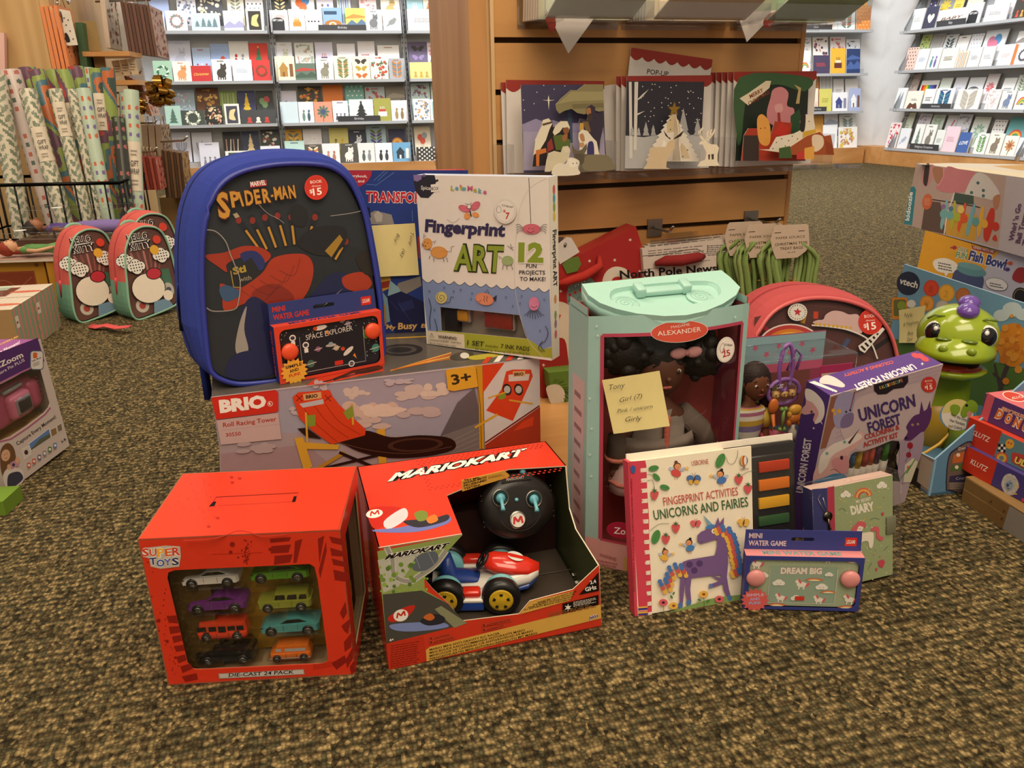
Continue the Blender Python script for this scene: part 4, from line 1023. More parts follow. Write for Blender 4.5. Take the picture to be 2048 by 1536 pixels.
q=MB();q.loft([kring(x*s_,w_*s_,a_*s_,b_*s_,1)for x,w_,a_,b_ in((.012,.010,.036,.046),(.022,.0165,.034,.049),(.042,.0185,.031,.046),(.060,.0155,.029,.041),(.073,.006,.027,.034))],'d8301f','gloss')
NP=Pl(k.p(.05*s_,0,.0462*s_),-k.ey,V((0,0,1))*.25+-k.ex*.97)
NP=Pl(k.p(.047*s_,0,.0470*s_),k.ey*-1,(k.ex*-1+V((0,0,.28))).normalized())
A=UArt(NP,q,'gloss');A.ell(0,0,.0095*s_,.0095*s_,'efeae2',n=24);A.M((-.006*s_,-.0045*s_),(.006*s_,-.0045*s_),.009*s_,'d8301f',.0028*s_)
q.build('nose_cover',c)
for sy in(-1,1):
 q=MB();y0,y1=sorted((sy*.024*s_,sy*.043*s_))
 q.bbox(k,-.018*s_,.012*s_,y0,y1,.006*s_,.017*s_,'24479c','gloss',.002);q.bbox(k,-.019*s_,.013*s_,y0-.001,y1+.001,.0165*s_,.021*s_,'e9e4da','gloss',.0015)
 q.bbox(k,-.014*s_,.008*s_,y0+.0025,y1-.0025,.02*s_,.0285*s_,'d8301f','gloss',.003);q.build('side_pod',c)
for x in(-.5,.5):
 for sy in(-1,1):
  wc=k.p(x*wb,sy*.036*s_,.021*s_);ax=k.ey*sy
  q=MB();R0=.021*s_
  q.lathe(wc-ax*.006*s_,ax,[(.0003,0),(R0*.86,0),(R0,.003*s_),(R0,.012*s_),(R0*.85,.0165*s_),(R0*.6,.0155*s_),(.0003,.0155*s_)],'1d1a19','plastic',28)
  w_=q.build('wheel',c)
  q=MB();q.lathe(wc+ax*.0094*s_,ax,[(R0*.62,0),(R0*.62,.0012),(R0*.5,.0006),(R0*.28,.0022),(.0003,.0024)],'d9b02c','gloss',24)
  Aw=UArt(Pl(wc+ax*(.0094*s_+.0026),k.ex if sy<0 else-k.ex,V((0,0,1))),q,'plastic');Aw.hold=True
  for i in range(5):a_=2*pi*i/5+.3;Aw.poly([(R0*(rr)*cos(a_+da),R0*rr*sin(a_+da))for rr,da in((.3,-.2),(.45,-.22),(.45,.22),(.3,.2))],'2a2620')
  q.build('hub',w_)
  q=MB();q.lathe(wc-ax*.016*s_,ax,[(R0*.8,0),(R0*.84,.002),(R0*.84,.009*s_),(R0*.8,.0098*s_)],'7fc4cc','plastic',24);q.build('lift_ring',w_)
q=MB();q.loft([kring(x*s_,w_*s_,a_*s_,b_*s_)for x,w_,a_,b_ in((-.036,.013,.02,.046),(-.026,.014,.02,.05),(-.02,.013,.02,.03),(.004,.012,.02,.026),(.008,.010,.02,.024))],'27418c','plastic');q.build('seat',c)
q=MB();cw=k.p(.010*s_,0,.043*s_);n_=(k.ex*-.8+V((0,0,.6))).normalized();u_=k.ey;v_=n_.cross(u_)
q.tube([cw+u_*(.009*s_*cos(a_))+v_*(.009*s_*sin(a_))for a_ in(2*pi*i/18 for i in range(19))],.0022*s_,'1b1818','plastic',8,False);q.tube([cw,cw-n_*.014*s_],.002*s_,'1b1818');q.build('steering_wheel',c)
q=MB()
for sy in(-1,1):q.tube([k.p(-.046*s_,sy*.008*s_,.018*s_),k.p(-.062*s_,sy*.009*s_,.028*s_),k.p(-.066*s_,sy*.009*s_,.032*s_)],[.003*s_,.004*s_,.005*s_],'3a3836','metal',10)
q.build('exhaust',c)
f=Fr(-.3529,.8818,0,18.54,.41,.24,.227)
t=thing('racing_tower_box','long toy race track carton with sky picture, stacked under the blue backpack','toy box',f.o,f.yaw)
fp,tp=f.front(),f.top();q=MB()
q.box(f,0,f.w,0,f.d,0,f.h,{'f':'9d95a4','t':'57504a','l':'7a7274','r':'b2341f','*':'8a8080'},'glossprint')
z=zpx(400,660,2.6256);zc=lambda x,y:(400+x/2.6256,660+y/2.6256);A=Art(fp,q,'glossprint')
A.poly([zc(100,560),zc(430,540),zc(1300,560),zc(1500,640),zc(1480,980),zc(110,980)],'a58f94')
A.poly([zc(108,650),zc(560,600),zc(700,720),zc(700,980),zc(120,980)],'a07f84')
r_=random.Random(8)
def cloud(cx,cy,w_,h_,col):
 for _ in range(9):A.ell(*zc(cx+r_.uniform(-w_,w_),cy+r_.uniform(-h_,h_)),r_.uniform(.25,.5)*w_/2.6,r_.uniform(.4,.8)*h_/2.6,col,-5,12)
for cx,cy,w_,h_,col in((830,330,60,22,'c9b4aa'),(900,410,120,42,'c9aca0'),(980,430,110,30,'d6bcae'),(1120,330,90,30,'c4b0aa'),(1230,310,60,26,'d2bdb0'),(1150,430,100,26,'bda6a4'),(880,490,100,22,'c6aaa2'),(520,420,50,18,'b8a8ac'),(620,290,40,18,'b9adb2'),(1040,270,60,14,'b8abb2'),(300,620,90,24,'b0969a')):cloud(cx,cy,w_,h_,col)
A.poly(Z_(((1260,556),(1350,380),(1440,300),(1475,480),(1300,545))),'62585c')
A.poly(Z_(((1260,556),(1475,480),(1485,640),(1250,700),(990,760),(940,720),(1300,640))),'776c6a')
A.hold=True
for i in range(5):A.line([zc(1300,590+22*i),zc(1485,500+28*i)],1.2,'8e8280')
A.hold=False
A.poly(Z_(((58,352),(395,312),(410,325),(412,420),(398,430),(85,468))),'c92f22');A.text('BRIO',zc(105,430),zc(350,400),22,'f2e9df',.06,up=zc(98,368));A.ell(*zc(368,385),5.2,None,'f2e9df');A.ell(*zc(368,385),4.3,None,'c92f22');A.text('R',zc(362,391),zc(374,390),4.5,'f2e9df',.03)
A.poly(Z_(((86,472),(410,432),(428,570),(110,600))),'c3a2a0')
A.text('Roll Racing Tower',zc(122,508),zc(402,475),9,'a8342c',.02);A.text('30550',zc(136,558),zc(215,550),7.5,'a8342c',.02);A.line([zc(112,525),zc(420,492)],.6,'b58a86')
YL,OR,BK='d39a32','d2401f','2b1712'
A.poly(Z_(((495,565),(540,560),(590,715),(545,735))),YL);A.poly(Z_(((520,585),(730,600),(725,625),(530,622))),YL);A.poly(Z_(((925,520),(970,515),(980,720),(940,730))),YL)
A.line([zc(600,735),zc(930,655)],5,BK);A.line([zc(600,735),zc(760,640)],7,'b57f2a');A.line([zc(730,640),zc(930,725)],6,BK)
A.blob(Z_(((700,570),(860,525),(1000,560),(1150,550),(1290,560),(1340,590),(1320,630),(1180,660),(1000,668),(850,640),(760,600))),BK)
A.ell(*zc(1130,600),56,14,'4a2c22',-3);A.ell(*zc(1130,600),46,10.5,BK,-3);A.line([zc(700,580),zc(900,630),zc(1100,645),zc(1320,610)],1,'6a4436',True)
A.poly(Z_(((510,515),(560,510),(640,570),(560,560))),BK)
A.poly(Z_(((485,350),(515,325),(680,312),(695,345),(735,395),(870,520),(865,550),(690,598),(600,535),(520,460))),OR)
A.hold=True
for o_ in(0,55,110):A.line([zc(545+o_,410-o_*.25),zc(620+o_,500-o_*.2),zc(720+o_*1.1,585-o_*.35)],1.6,'a82c14',True)
A.hold=False
A.poly(Z_(((520,385),(645,360),(650,385),(540,405))),'b9b2b8');A.poly(Z_(((540,335),(635,322),(638,355),(545,368))),'d1a06a');A.text('BRIO',zc(556,358),zc(618,350),7,'3a1d14',.04)
for x in(505,655):
 for s2 in(0,1):A.line([zc(x,340+s2*30),zc(x+32,372-s2*30)],1.6,'7a1c10')
for x,y in((555,430),(795,385)):A.line([zc(x,y),zc(x+8,y+160 if x<700 else y+110)],4,YL)
A.poly(Z_(((560,445),(605,442),(605,500),(568,506))),'7f8f32');A.poly(Z_(((750,430),(800,392),(808,450),(775,468))),'7f8f32')
A.poly(Z_(((1440,180),(1480,178),(1490,620),(1465,622),(1462,400),(1455,260))),'c98f24');A.line([zc(1448,200),zc(1470,400),zc(1476,622)],1.2,'5a3c10')
A.poly(Z_(((1482,178),(1780,145),(1786,590),(1495,620))),'cfc4c2');A.poly(Z_(((1482,178),(1600,165),(1482,330))),OR);A.poly(Z_(((1495,600),(1783,400),(1786,590),(1496,620))),'a8361f');A.line([zc(1495,590),zc(1780,395)],3,'7a1d12')
A.poly(Z_(((1605,215),(1640,205),(1735,205),(1745,240),(1720,300),(1640,475),(1500,420),(1580,310))),OR);A.poly(Z_(((1618,232),(1728,228),(1722,262),(1618,268))),'cfc0bc');A.poly(Z_(((1640,215),(1705,212),(1704,240),(1642,244))),'d1a06a');A.text('BRIO',zc(1648,238),zc(1696,235),6,'3a1d14',.04)
for x in(1610,1670):A.ell(*zc(x,310),9,12,'3a2620',-15);A.ell(*zc(x,310),6.5,7.5,'b8b0a8')
A.line([zc(1510,355),zc(1600,325)],3,YL);A.line([zc(1620,365),zc(1745,385)],3.4,YL);A.blob([zc(1565,345),zc(1600,330),zc(1600,355),zc(1570,362)],'7f8f32');A.line([zc(1440,510),zc(1560,440)],4.5,YL);A.poly(Z_(((1690,480),(1750,450),(1745,500),(1640,530))),OR)
A.poly(Z_(((1288,212),(1300,202),(1430,182),(1445,195),(1458,295),(1330,318),(1300,312))),'d9a02f');A.text('3+',zc(1322,285),zc(1425,265),20,'3a2c1c',.03)
A.line([zc(57,350),zc(1780,145)],1.,'d8cfc6')
A=Art(tp,q,'glossprint')
A.poly(Z_(((560,290),(640,230),(965,150),(962,215),(640,285))),'c23a22');A.line([zc(640,275),zc(720,255),zc(790,240),zc(960,190)],2.4,'2a211d',True);A.line([zc(700,262),zc(900,180)],5,'2a211d');A.blob([zc(800,215),zc(860,195),zc(930,185),(765,738),(720,748)],'2a211d')
A.ell(*zc(1060,105),42,12,'2c2826',-2);A.ell(*zc(1055,105),32,8,'4b4541',-2);A.ell(*zc(1050,105),24,5.5,'2c2826',-2)
for y0,c_ in((0,'d99a3a'),(10,'c4542a'),(20,'d9a83a'),(30,'b8641f')):A.line([zc(1000,215-y0*.1),zc(1180,160+y0*.5),zc(1320,120+y0)],2.2,c_)
A.line([zc(970,45),zc(1190,35)],2,'d9a93a');A.blob([zc(1310,145),zc(1360,118),zc(1430,115),zc(1425,150),zc(1350,160)],'35302c');A.blob([zc(1410,140),zc(1580,118),zc(1580,135),zc(1450,158)],'b3a33a');A.ell(*zc(1390,135),9,6,'cfc8c0')
for i in range(5):A.poly([zc(1478+i*62,178-i*7),zc(1509+i*62,174-i*7),zc(1536+i*62,140-i*8),zc(1505+i*62,144-i*8)],('c2351f','e2dbd2')[i%2])
q.build('carton',t)
f=Fr(-.2309,1.135,.227,5,.1715,.03,.2302)
t=thing('storybook_box','dark blue boxed storybook standing between the blue backpack and the white art kit','book',f.o,f.yaw)
fp=f.front();q=MB();q.box(f,0,f.w,0,f.d,0,f.h,{'f':'2b3f86','t':'2f4a9c','*':'2b3f86'},'print')
z=zpx(660,320,3.658);zc=lambda x,y:(660+x/3.658,320+y/3.658);A=Art(fp,q,'print')
A.poly([zc(60,75),zc(1010,75),zc(1010,140),zc(60,140)],'2a3c80')
A.poly([zc(70,78)]+[zc(110+197*cos(a_),78+140*sin(a_))for a_ in(pi/2*i/10 for i in range(11))]+[zc(75,210)],'b33040')
A.text('des a storybook,',zc(62,122),zc(272,128),5.5,'efe4e0',.02);A.text('figurines, and',zc(75,158),zc(250,164),5.5,'efe4e0',.02)
for pts in(((320,150),(400,80)),((350,150),(420,85)),((330,190),(470,90)),((600,370),(604,450)),((265,180),(330,180))):A.line(Z_(pts),.6,'6f9fd0')
A.text('TRANSFORMERS',zc(262,305),zc(850,315),21,'c02a34',.035,out='efe8ea',ow=.07)
for pts,c_ in((((255,470),(270,400),(330,370),(450,400),(470,470)),'8f8a86'),(((320,400),(350,370),(385,400),(380,450),(340,455)),'b4aca4'),(((230,330),(290,350),(300,420),(260,430)),'1d2240'),((((345,845),(440,840),(450,930),(360,975))),'c99a3a'),(((350,900),(440,880),(430,930),(360,945)),'9a3a2a'),(((500,900),(660,850),(670,920),(540,990),(480,950)),'8c857f'),(((440,880),(500,930),(540,1000),(420,1010)),'8fb0ba'),(((410,1000),(520,960),(690,1040),(700,1270),(480,1270),(430,1130)),'22264f'),(((500,1050),(600,1020),(620,1080),(530,1110)),'2d3468'),(((380,960),(420,1010),(440,1180),(390,1200)),'7fa0aa'),(((370,1060),(405,1060),(415,1210),(380,1225)),'b5812e'),(((640,560),(655,560),(660,720),(650,720)),'b03a34')):
 A.poly(Z_(pts),c_)
A.line([zc(510,1030),zc(500,1050),zc(600,1190)],.5,'4a5694');A.line([zc(440,1030),zc(500,1100)],.8,'3f4a80')
A.text('My',zc(410,1235),zc(480,1240),9,'e8b878',.03,.1,out='1d1a30');A.text('Busy',zc(497,1238),zc(640,1232),13,'e8b878',.03,.1,out='1d1a30');A.text('Books',zc(665,1225),zc(850,1240),8,'e8b878',.03,.1,out='1d1a30')
A2=UArt(f.top(),q);A2.rect(f.w*.62,.0,f.w,f.d,'b83a40');A2.rect(f.w*.93,0,f.w,f.d,'9c2a34')
A3=UArt(fp,q);A3.rect(f.w*.955,f.h*.93,f.w,f.h,'b03440')
q.build('cover',t)
n1=sticky('yellow sticky note with a written name, sideways on the dark blue boxed storybook',fp,z((280,480),(620,462),(652,836),(345,850)),[('Tony',zc(590,530),zc(575,625),7),('Boy',zc(492,535),zc(465,600),7),('(6)',zc(535,650),zc(510,700),7)])
f=Fr(-.119,1.0807,.2275,-29.47,.1961,.0235,.2307,0,.9)
t=thing('art_kit_box','white and blue fingerprint craft kit box standing on the racing tower carton','craft kit',f.o,f.yaw)
fp=f.front();q=MB();A=Art(fp,q,'print')
wn=[fp.ab(*p)for p in z((805,1075),(1385,1135),(1400,1180),(1450,1310),(815,1250))]
q.prism(fp,[(0,0),(f.w,0),(f.w,f.h),(0,f.h)],.001,'e9e2da','print',[wn],back='c8bfb4')
q.box(f,0,f.w,.001,f.d,0,f.h,{'t':'c3cbe0','r':'e6dccd','l':'e6dccd','*':'e2d8ca'},'print','f')
wv=[(675+i*3.0*10.32,880+i*3.0*10.32*.073+(0 if i%2==0 else 0))for i in range(0,31)]
def scal(x0,y0,x1,y1,n,dep):
 out=[]
 for i in range(n):
  for k in range(6):s=(i+k/6)/n;out.append((x0+(x1-x0)*s,y0+(y1-y0)*s+dep*sin(pi*k/6)))
 return out+[(x1,y1)]
sc_=scal(676,868,1606,945,12,26)
BL='8294bf'
lo=[(716,1250),(810,1255),(815,1250),(805,1075),(1385,1135),(1400,1180),(1450,1310),(1618,1370),(1609,945)]
A.poly(Z_(sc_+[(1612,1100),(1385,1134),(805,1074),(695,1090)]),BL)
A.poly(Z_(((690,1050),(806,1070),(816,1252),(715,1252))),BL);A.poly(Z_(((1384,1130),(1612,1090),(1622,1365),(1560,1385),(1448,1312))),BL)
A.poly(Z_(((814,1249),(1452,1310),(1560,1385),(1622,1370),(1628,1450),(718,1345),(716,1252))),'a5a63a')
A.poly(Z_(((716,1248),(982,1276),(986,1380),(722,1345))),'e4d2bc')
A.line(Z_(sc_),1.,'2a2c38')
A.line([zc(1455,130),zc(1470,465)],1.1,'34323a');A.line([zc(1585,133),zc(1470,200),zc(1400,320),zc(1375,460),zc(1352,700),zc(1355,930),zc(1390,1130),zc(1450,1320),zc(1560,1440)],.7,'cfc8c0',True)
A.poly([zc(608,108)]+Z_(((765,110),(775,150),(768,230),(720,278),(665,275),(628,230),(614,170))),'33323c');A.poly(Z_(((610,108),(672,110),(670,140),(640,158),(614,150))),'8d78ac');A.ell(*zc(688,113),4,2.6,'7a6899')
A.text('Spice',zc(665,215),zc(735,220),8,'efe8e0',.01);A.poly(Z_(((737,180),(800,172),(803,230),(740,235))),'efe8e0');A.text('BOX',zc(743,222),zc(797,220),7,'2a2a34',.01);A.poly(Z_(((727,168),(790,140),(795,152),(733,182))),'2f2e38')
cs=('c4b83a','6aaec4','d8668a','c4b83a','6aaec4','d8668a','c4b83a','6aaec4','d8668a')
for i,(ch,x,y)in enumerate((('L',882,222),('e',914,218),("'",945,215),('t',948,218),('s',968,222),('M',1005,222),('a',1050,232),('k',1085,240),('e',1120,246))):A.text(ch,zc(x,y),zc(x+(40 if ch=='M' else 10 if ch=="'" else 27),y+2),9,cs[i],.03,out='6a7a9a',ow=.06)
A.text('Fingerprint',zc(695,520),zc(1280,557),24,'3a3558',.045)
A.text('ART',zc(905,800),zc(1262,818),51,'8fa03a',.02,out='2f3a1c',ow=.06)
A.text('12',zc(1378,738),zc(1562,742),36,'8a9f36',.06,out='e9e2da',ow=.1)
for i,s_ in enumerate(('FUN','PROJECTS','TO MAKE!')):A.text(s_,zc((1437,1385,1390)[i],787+48*i),zc((1512,1575,1578)[i],789+48*i),8,'33303a',.012)
def printo(x,y,rx,ry,c,rot=0):
 A.ell(*zc(x,y),rx/3.658,ry/3.658,c,rot,22)
 rr=random.Random(int(x));cc=tuple(min(1,v*1.35+.05)for v in C(c)[:3])+(1,)
 for k in range(1,4):A.line([(zc(x,y)[0]+rx/3.658*k/4.2*cos(a_),zc(x,y)[1]+ry/3.658*k/4.2*sin(a_))for a_ in(2*pi*i/16 for i in range(15))],.5,cc)
printo(985,355,46,24,'d06a7c',20);printo(1065,335,42,26,'d06a7c',-40);printo(1005,410,22,24,'e0954e',10);printo(1068,400,26,18,'e0954e',20)
A.ell(*zc(1020,340),4.5,5,'34323a');A.ell(*zc(1020,340),3.6,4,'efe8e0');A.line([zc(1026,370),zc(1036,412)],2.4,'34323a');A.line([zc(1012,325),zc(990,318)],.7,'34323a');A.line([zc(1030,322),zc(1038,310)],.7,'34323a')
A.dots([zc(862+8*i,435+22*sin(i*.32))for i in range(12)],.7,'34323a',5)
printo(800,675,62,44,'d99a50',5);printo(715,612,36,42,'d99a50',10)
for p in(((690,575),(690,538),(705,562)),((752,600),(778,590),(765,612)),((735,700),(728,722)),((760,715),(765,742)),((833,718),(838,745)),((855,712),(865,745)),((855,668),(890,668),(890,635),(912,628)),((670,612),(692,618)),((672,630),(692,624)),((722,650),(742,662))):A.line(Z_(p),.9,'34323a')
A.poly([zc(695,626),zc(708,624),zc(702,636)],'34323a');A.ell(*zc(697,600),1,None,'34323a',n=6);A.ell(*zc(718,606),1,None,'34323a',n=6)
printo(1303,735,42,36,'9db07a');
for p in(((1272,765),(1265,800)),((1295,770),(1300,802)),((1330,765),(1340,802)),((1262,720),(1235,698),(1245,725)),((1300,625),(1325,645),(1345,635)),((1325,612),(1330,645),(1345,660))):A.line(Z_(p),.9,'34323a')
printo(1478,503,66,37,'d06a7c')
for s_ in(-1,1):
 for k in range(4):A.line([zc(1478+s_*62,495+k*8),zc(1478+s_*92,470+k*16),zc(1478+s_*(115-k*3),475+k*20)],.9,'34323a',True)
A.line([zc(1445,518),zc(1470,530),zc(1500,516)],.8,'34323a',True);A.ell(*zc(1460,500),.9,None,'34323a',n=6);A.ell(*zc(1488,500),.9,None,'34323a',n=6)
printo(820,1005,42,44,'cfc07a');A.line([zc(820+r0*cos(a_),1005+r0*sin(a_))for r0,a_ in((4+i*1.6,i*.55)for i in range(20))],.9,'34323a');A.line([zc(850,1045),zc(880,1035),zc(890,1000),zc(912,1005)],.9,'34323a',True)
printo(1135,1015,68,44,'d98a6a',15);A.poly(Z_(((1195,1010),(1225,985),(1218,1035))),'34323a');A.line([zc(1135,970),zc(1160,945),zc(1165,978)],.9,'34323a');A.line([zc(1085,1030),zc(1100,1035),zc(1110,1022)],.8,'34323a')
for x in(1130,1150):A.line([zc(x,990),zc(x+8,1005),zc(x-2,1018),zc(x+8,1035)],.9,'34323a')
printo(1497,1050,38,52,'d080a4')
for k in range(8):A.line([zc(1470+8*k,1095),zc(1440+16*k,1125),zc(1425+21*k,1165-abs(k-3.5)*9)],1.,'34323a',True)
A.line([zc(1475,1065),zc(1500,1078),zc(1522,1062)],.8,'34323a',True)
for pts in(((728,1010),(745,1080),(735,1160),(740,1235)),((770,1160),(785,1210),(790,1250)),((1580,1210),(1600,1260),(1580,1320),(1545,1350),(1575,1400)),((1560,1320),(1530,1370),(1560,1400))):A.line(Z_(pts),1.2,'30323e',True)
for x,y in((733,955),(840,930),(910,957),(962,946),(1045,972),(1038,1012),(1293,1000),(1343,1065),(1407,992),(1396,1045),(1573,1018),(1542,1245),(770,1092)):A.ell(*zc(x,y),1.7,None,'34384a',n=8);A.ell(*zc(x,y),1.0,None,BL,n=8)
A.ell(*zc(1290,372),22,25.5,'d8d2cc',n=26);A.ell(*zc(1290,372),21,24.5,'ece6de',n=26);A.ell(*zc(1290,372),19,22.5,'b8b0aa',n=26);A.ell(*zc(1290,372),18.3,21.8,'ece6de',n=26)
A.text('CHEAP',zc(1262,335),zc(1345,352),4,'44403e',.01);A.text('$',zc(1272,378),zc(1292,380),5,'c23a34',.02);A.text('7',zc(1290,428),zc(1318,430),13,'c23a34',.03);A.line([zc(1235,385),zc(1225,360),zc(1240,335),zc(1255,345),zc(1260,375),zc(1235,385)],.6,'6a6460',True)
A.line([zc(750,1264),zc(737,1292),zc(766,1295),zc(750,1264)],.8,'2a2624');A.text('WARNING:',zc(797,1298),zc(935,1312),5.5,'2a2624',.03);A.text('CHOKING HAZARD - Small Parts.',zc(733,1318),zc(968,1342),3.4,'3a3430',.01);A.text('Not for Children under 3 years.',zc(735,1340),zc(930,1364),3.2,'3a3430',.01)
A.text('1 SET',zc(1010,1348),zc(1132,1360),9.5,'2c2c16',.015);A.text('Includes: ',zc(1145,1362),zc(1240,1372),5,'2c2c16',.01);A.text('7 INK PADS',zc(1255,1372),zc(1465,1394),8.5,'2c2c16',.015);A.text('for stamping, drawing and doodling fun',zc(1070,1385),zc(1468,1422),4.6,'4a4a1e',.005)
A4=UArt(f.right(),q,'print')
for y,c_ in((.93,'c4605a'),(.885,'5a9ab0'),(.84,'8fa050'),(.79,'d8b850'),(.34,'d08a5a'),(.25,'8a9a6a'),(.2,'9a7a90'),(.14,'d06a7c')):A4.ell(f.d*.55,f.h*y,.0035,.006,c_)
A4.text('Fingerprint ART',(f.d*.35,f.h*.72),(f.d*.35,f.h*.41),.011,'33303a',.03,up=(f.d*.8,f.h*.72))
q.build('carton',t)
q=MB();q.prism(f.front(.017),[(.01,.015),(f.w-.01,.015),(f.w-.01,.09),(.01,.09)],.001,'9a8f84','print');q.prism(f.front(.0016),wn,.0003,'ffffff','film');q.box(f,.03,.05,.004,.0165,.022,.075,'2e2a28');q.build('clear_window',t)
gx=lambda x,y:f.front(.012).ab(*zc(x,y))
for(p0,p1,c_,lb)in(((925,1165),(1020,1098),'d9992e','yellow ink pad'),((1148,1215),(1345,1125),'8e2a22','dark red ink pad')):
 (a0,b0),(a1,b1)=gx(*p0),gx(*p1)
 q=MB();q.bbox(f,a0,a1,.006,.016,b0,b1,c_,'plastic',.0012);q.bbox(f,a0-.002,a1+.002,.009,.0165,b0-.002,b1+.002,'a89f98','plastic',.001);o=q.build('ink_pad',t,label=lb)
def arch(W,H,top=.5,r=.12,flare=.02,n=8):
 """outline of a child's backpack front, x centred, y from 0"""
 pts=[(-W/2,H*.35)]
 for k in range(n+1):
  a_=pi-pi*k/n;pts.append((W/2*(1-flare)*(abs(cos(a_))**.8)*(1 if cos(a_)>0 else-1),H*(1-top)+H*top*(sin(a_)**.75)))
 pts+=[(W/2,H*.35),(W/2*.985,H*r),(W/2*.86,H*.012),(W/4,0),(-W/4,0),(-W/2*.86,H*.012),(-W/2*.985,H*r)]
 return pts
def backpack(name,label,pl,outline,D,cols,group=None,grow=.02,split=None,skew=0.):
 """pl: front plane; outline in plane coords (closed, smooth); D depth behind"""
 ol=smooth(outline,True,4);n=len(ol);hd=V((pl.n.x,pl.n.y,0)).normalized()
 cxm=sum(p[0]for p in ol)/n;cym=sum(p[1]for p in ol)/n
 bx=min(ol,key=lambda p:p[1])
 t=thing(name,label,'backpack',pl.at(cxm,bx[1],-D/2),atan2(pl.u.y,pl.u.x),group)
 def rg(off,k):
  out=[]
  for i in range(n):
   x0,y0=ol[i-1];x1,y1=ol[(i+1)%n];dx,dy=x1-x0,y1-y0;l=sqrt(dx*dx+dy*dy)or 1
   nx,ny=dy/l,-dx/l
   if(ol[i][0]-cxm)*nx+(ol[i][1]-cym)*ny<0:nx,ny=-nx,-ny
   kk=k*(1 if ol[i][1]>cym*.6 else max(.0,(ol[i][1]-bx[1])/(cym*.6-bx[1]+1e-6)))
   out.append(pl.at(ol[i][0]+nx*kk,ol[i][1]+ny*kk)+hd*off+pl.u*(off*skew))
  return out
 secs=[(0,0),(-.004,grow*.45),(-D*.2,grow*.85),(-D*.45,grow),(-D*.46,grow*.97),(-D*.54,grow*.97),(-D*.55,grow),(-D*.85,grow*.8),(-D,grow*.3)]
 rings=[rg(o_,k_)for o_,k_ in secs]
 q=MB();b0=len(q.v);m=n
 vs=[p for r in rings for p in r];top,low,zcol=cols['top'],cols.get('low',cols['top']),cols.get('zip',cols['top'])
 for k in range(len(rings)-1):
  for i in range(n):
   j=(i+1)%n;f4=(k*n+i,k*n+j,(k+1)*n+j,(k+1)*n+i)
   yv=(ol[i][1]+ol[j][1])/2
   c_=zcol if k==4 and yv>(split or 0)else(low if split and yv<split else top)
   pa=[vs[x]for x in f4];nn=(pa[1]-pa[0]).cross(pa[2]-pa[0])
   mid=sum(pa,V())/4;outw=mid-pl.at(cxm,cym,-D*.5)
   q.add(pa if nn.dot(outw)>0 else pa[::-1],[(0,1,2,3)],c_,'fabric',True)
 bk=rings[-1];q.add(bk[::-1]if True else bk,[tuple(range(n))],cols.get('back',top),'fabric')
 bm_=q;bm_.build('bag_body',t)
 q=MB();fr_=rings[0]
 q.tube([p+pl.n*.001 for p in fr_]+[fr_[0]+pl.n*.001],.0032 if not group else.003,cols['pipe'],'plastic',8,False);q.build('piping',t)
 q=MB();q.add([pl.at(x,y,-.0006)for x,y in ol],[tuple(range(n))if sum(ol[i][0]*ol[(i+1)%n][1]-ol[(i+1)%n][0]*ol[i][1]for i in range(n))>0 else tuple(reversed(range(n)))],'ffffff','smokefilm');q.build('clear_front',t)
 return t,ol,(cxm,cym)
o=floor_at(505,768,.228);ya,ln=radians(29),radians(10)
bp=Pl(o,(cos(ya),sin(ya),0),V((0,0,cos(ln)))+V((-sin(ya),cos(ya),0))*sin(ln))
z=zpx(340,300,3.071);zc=lambda x,y:(340+x/3.071,300+y/3.071)
ol=[bp.ab(*p)for p in z((330,1415),(270,1380),(238,1310),(215,1100),(200,900),(196,700),(205,520),(240,350),(310,220),(430,140),(600,98),(760,85),(920,92),(1010,118),(1090,180),(1150,280),(1200,420),(1240,620),(1270,800),(1295,1000),(1312,1200),(1295,1290),(1240,1315),(900,1375),(650,1418),(480,1436),(400,1434))]
t,olb,cen=backpack('backpack','royal blue clear-front backpack with orange lettering, standing on the racing tower carton',bp,ol,.092,{'top':'35449c','zip':'182052','pipe':'2b3590'},grow=.016,skew=.09)
q=MB()
ip=bp.moved(-.006);A=Art(ip,q,'print',.00002)
ins=[(cen[0]+(x-cen[0])*.97,cen[1]+(y-cen[1])*.97)for x,y in olb]
q.prism(ip,ins,.001,'272b31','print')
r_=random.Random(12)
A.poly(Z_(((230,420),(330,200),(560,120),(800,100),(1050,150),(1180,400),(1230,620),(1000,560),(600,600),(240,700))),'2b3036')
for i,(x0,y0,x1,y1)in enumerate(((395,395,570,640),(490,400,600,620),(570,380,655,610),(650,370,715,600),(740,380,765,590),(1040,520,960,650),(1090,540,1010,680),(900,380,830,600))):
 A.line([zc(x0,y0),zc(x1,y1)],13,'1f242e');A.line([zc(x0+(x1-x0)*.35,y0+(y1-y0)*.35),zc(x1,y1)],9,'1a1c22')
 A.line([zc(x0+(x1-x0)*.4,y0+(y1-y0)*.4),zc(x0+(x1-x0)*.95,y0+(y1-y0)*.95)],4.5,'c8932f');A.ell(*zc(x0+(x1-x0)*.15,y0+(y1-y0)*.15),6,7,'8e3024',n=10)
A.poly(Z_(((385,395),(410,385),(428,410),(402,420))),'b9a888')
A.blob(Z_(((215,650),(330,630),(450,590),(560,600),(620,650),(560,700),(450,660),(350,700),(350,750),(300,720))),'a8381f')
A.blob(Z_(((430,640),(520,620),(580,680),(560,740),(480,720))),'2a3370')
A.poly(Z_(((370,740),(500,660),(560,760),(520,850),(390,840))),'26262a');A.text('Sti',zc(390,765),zc(470,745),14,'b9a03a',.04);A.text('with',zc(425,810),zc(500,795),9,'a89a80',.01);A.line([zc(372,742),zc(390,842),zc(500,850)],2,'b89a30')
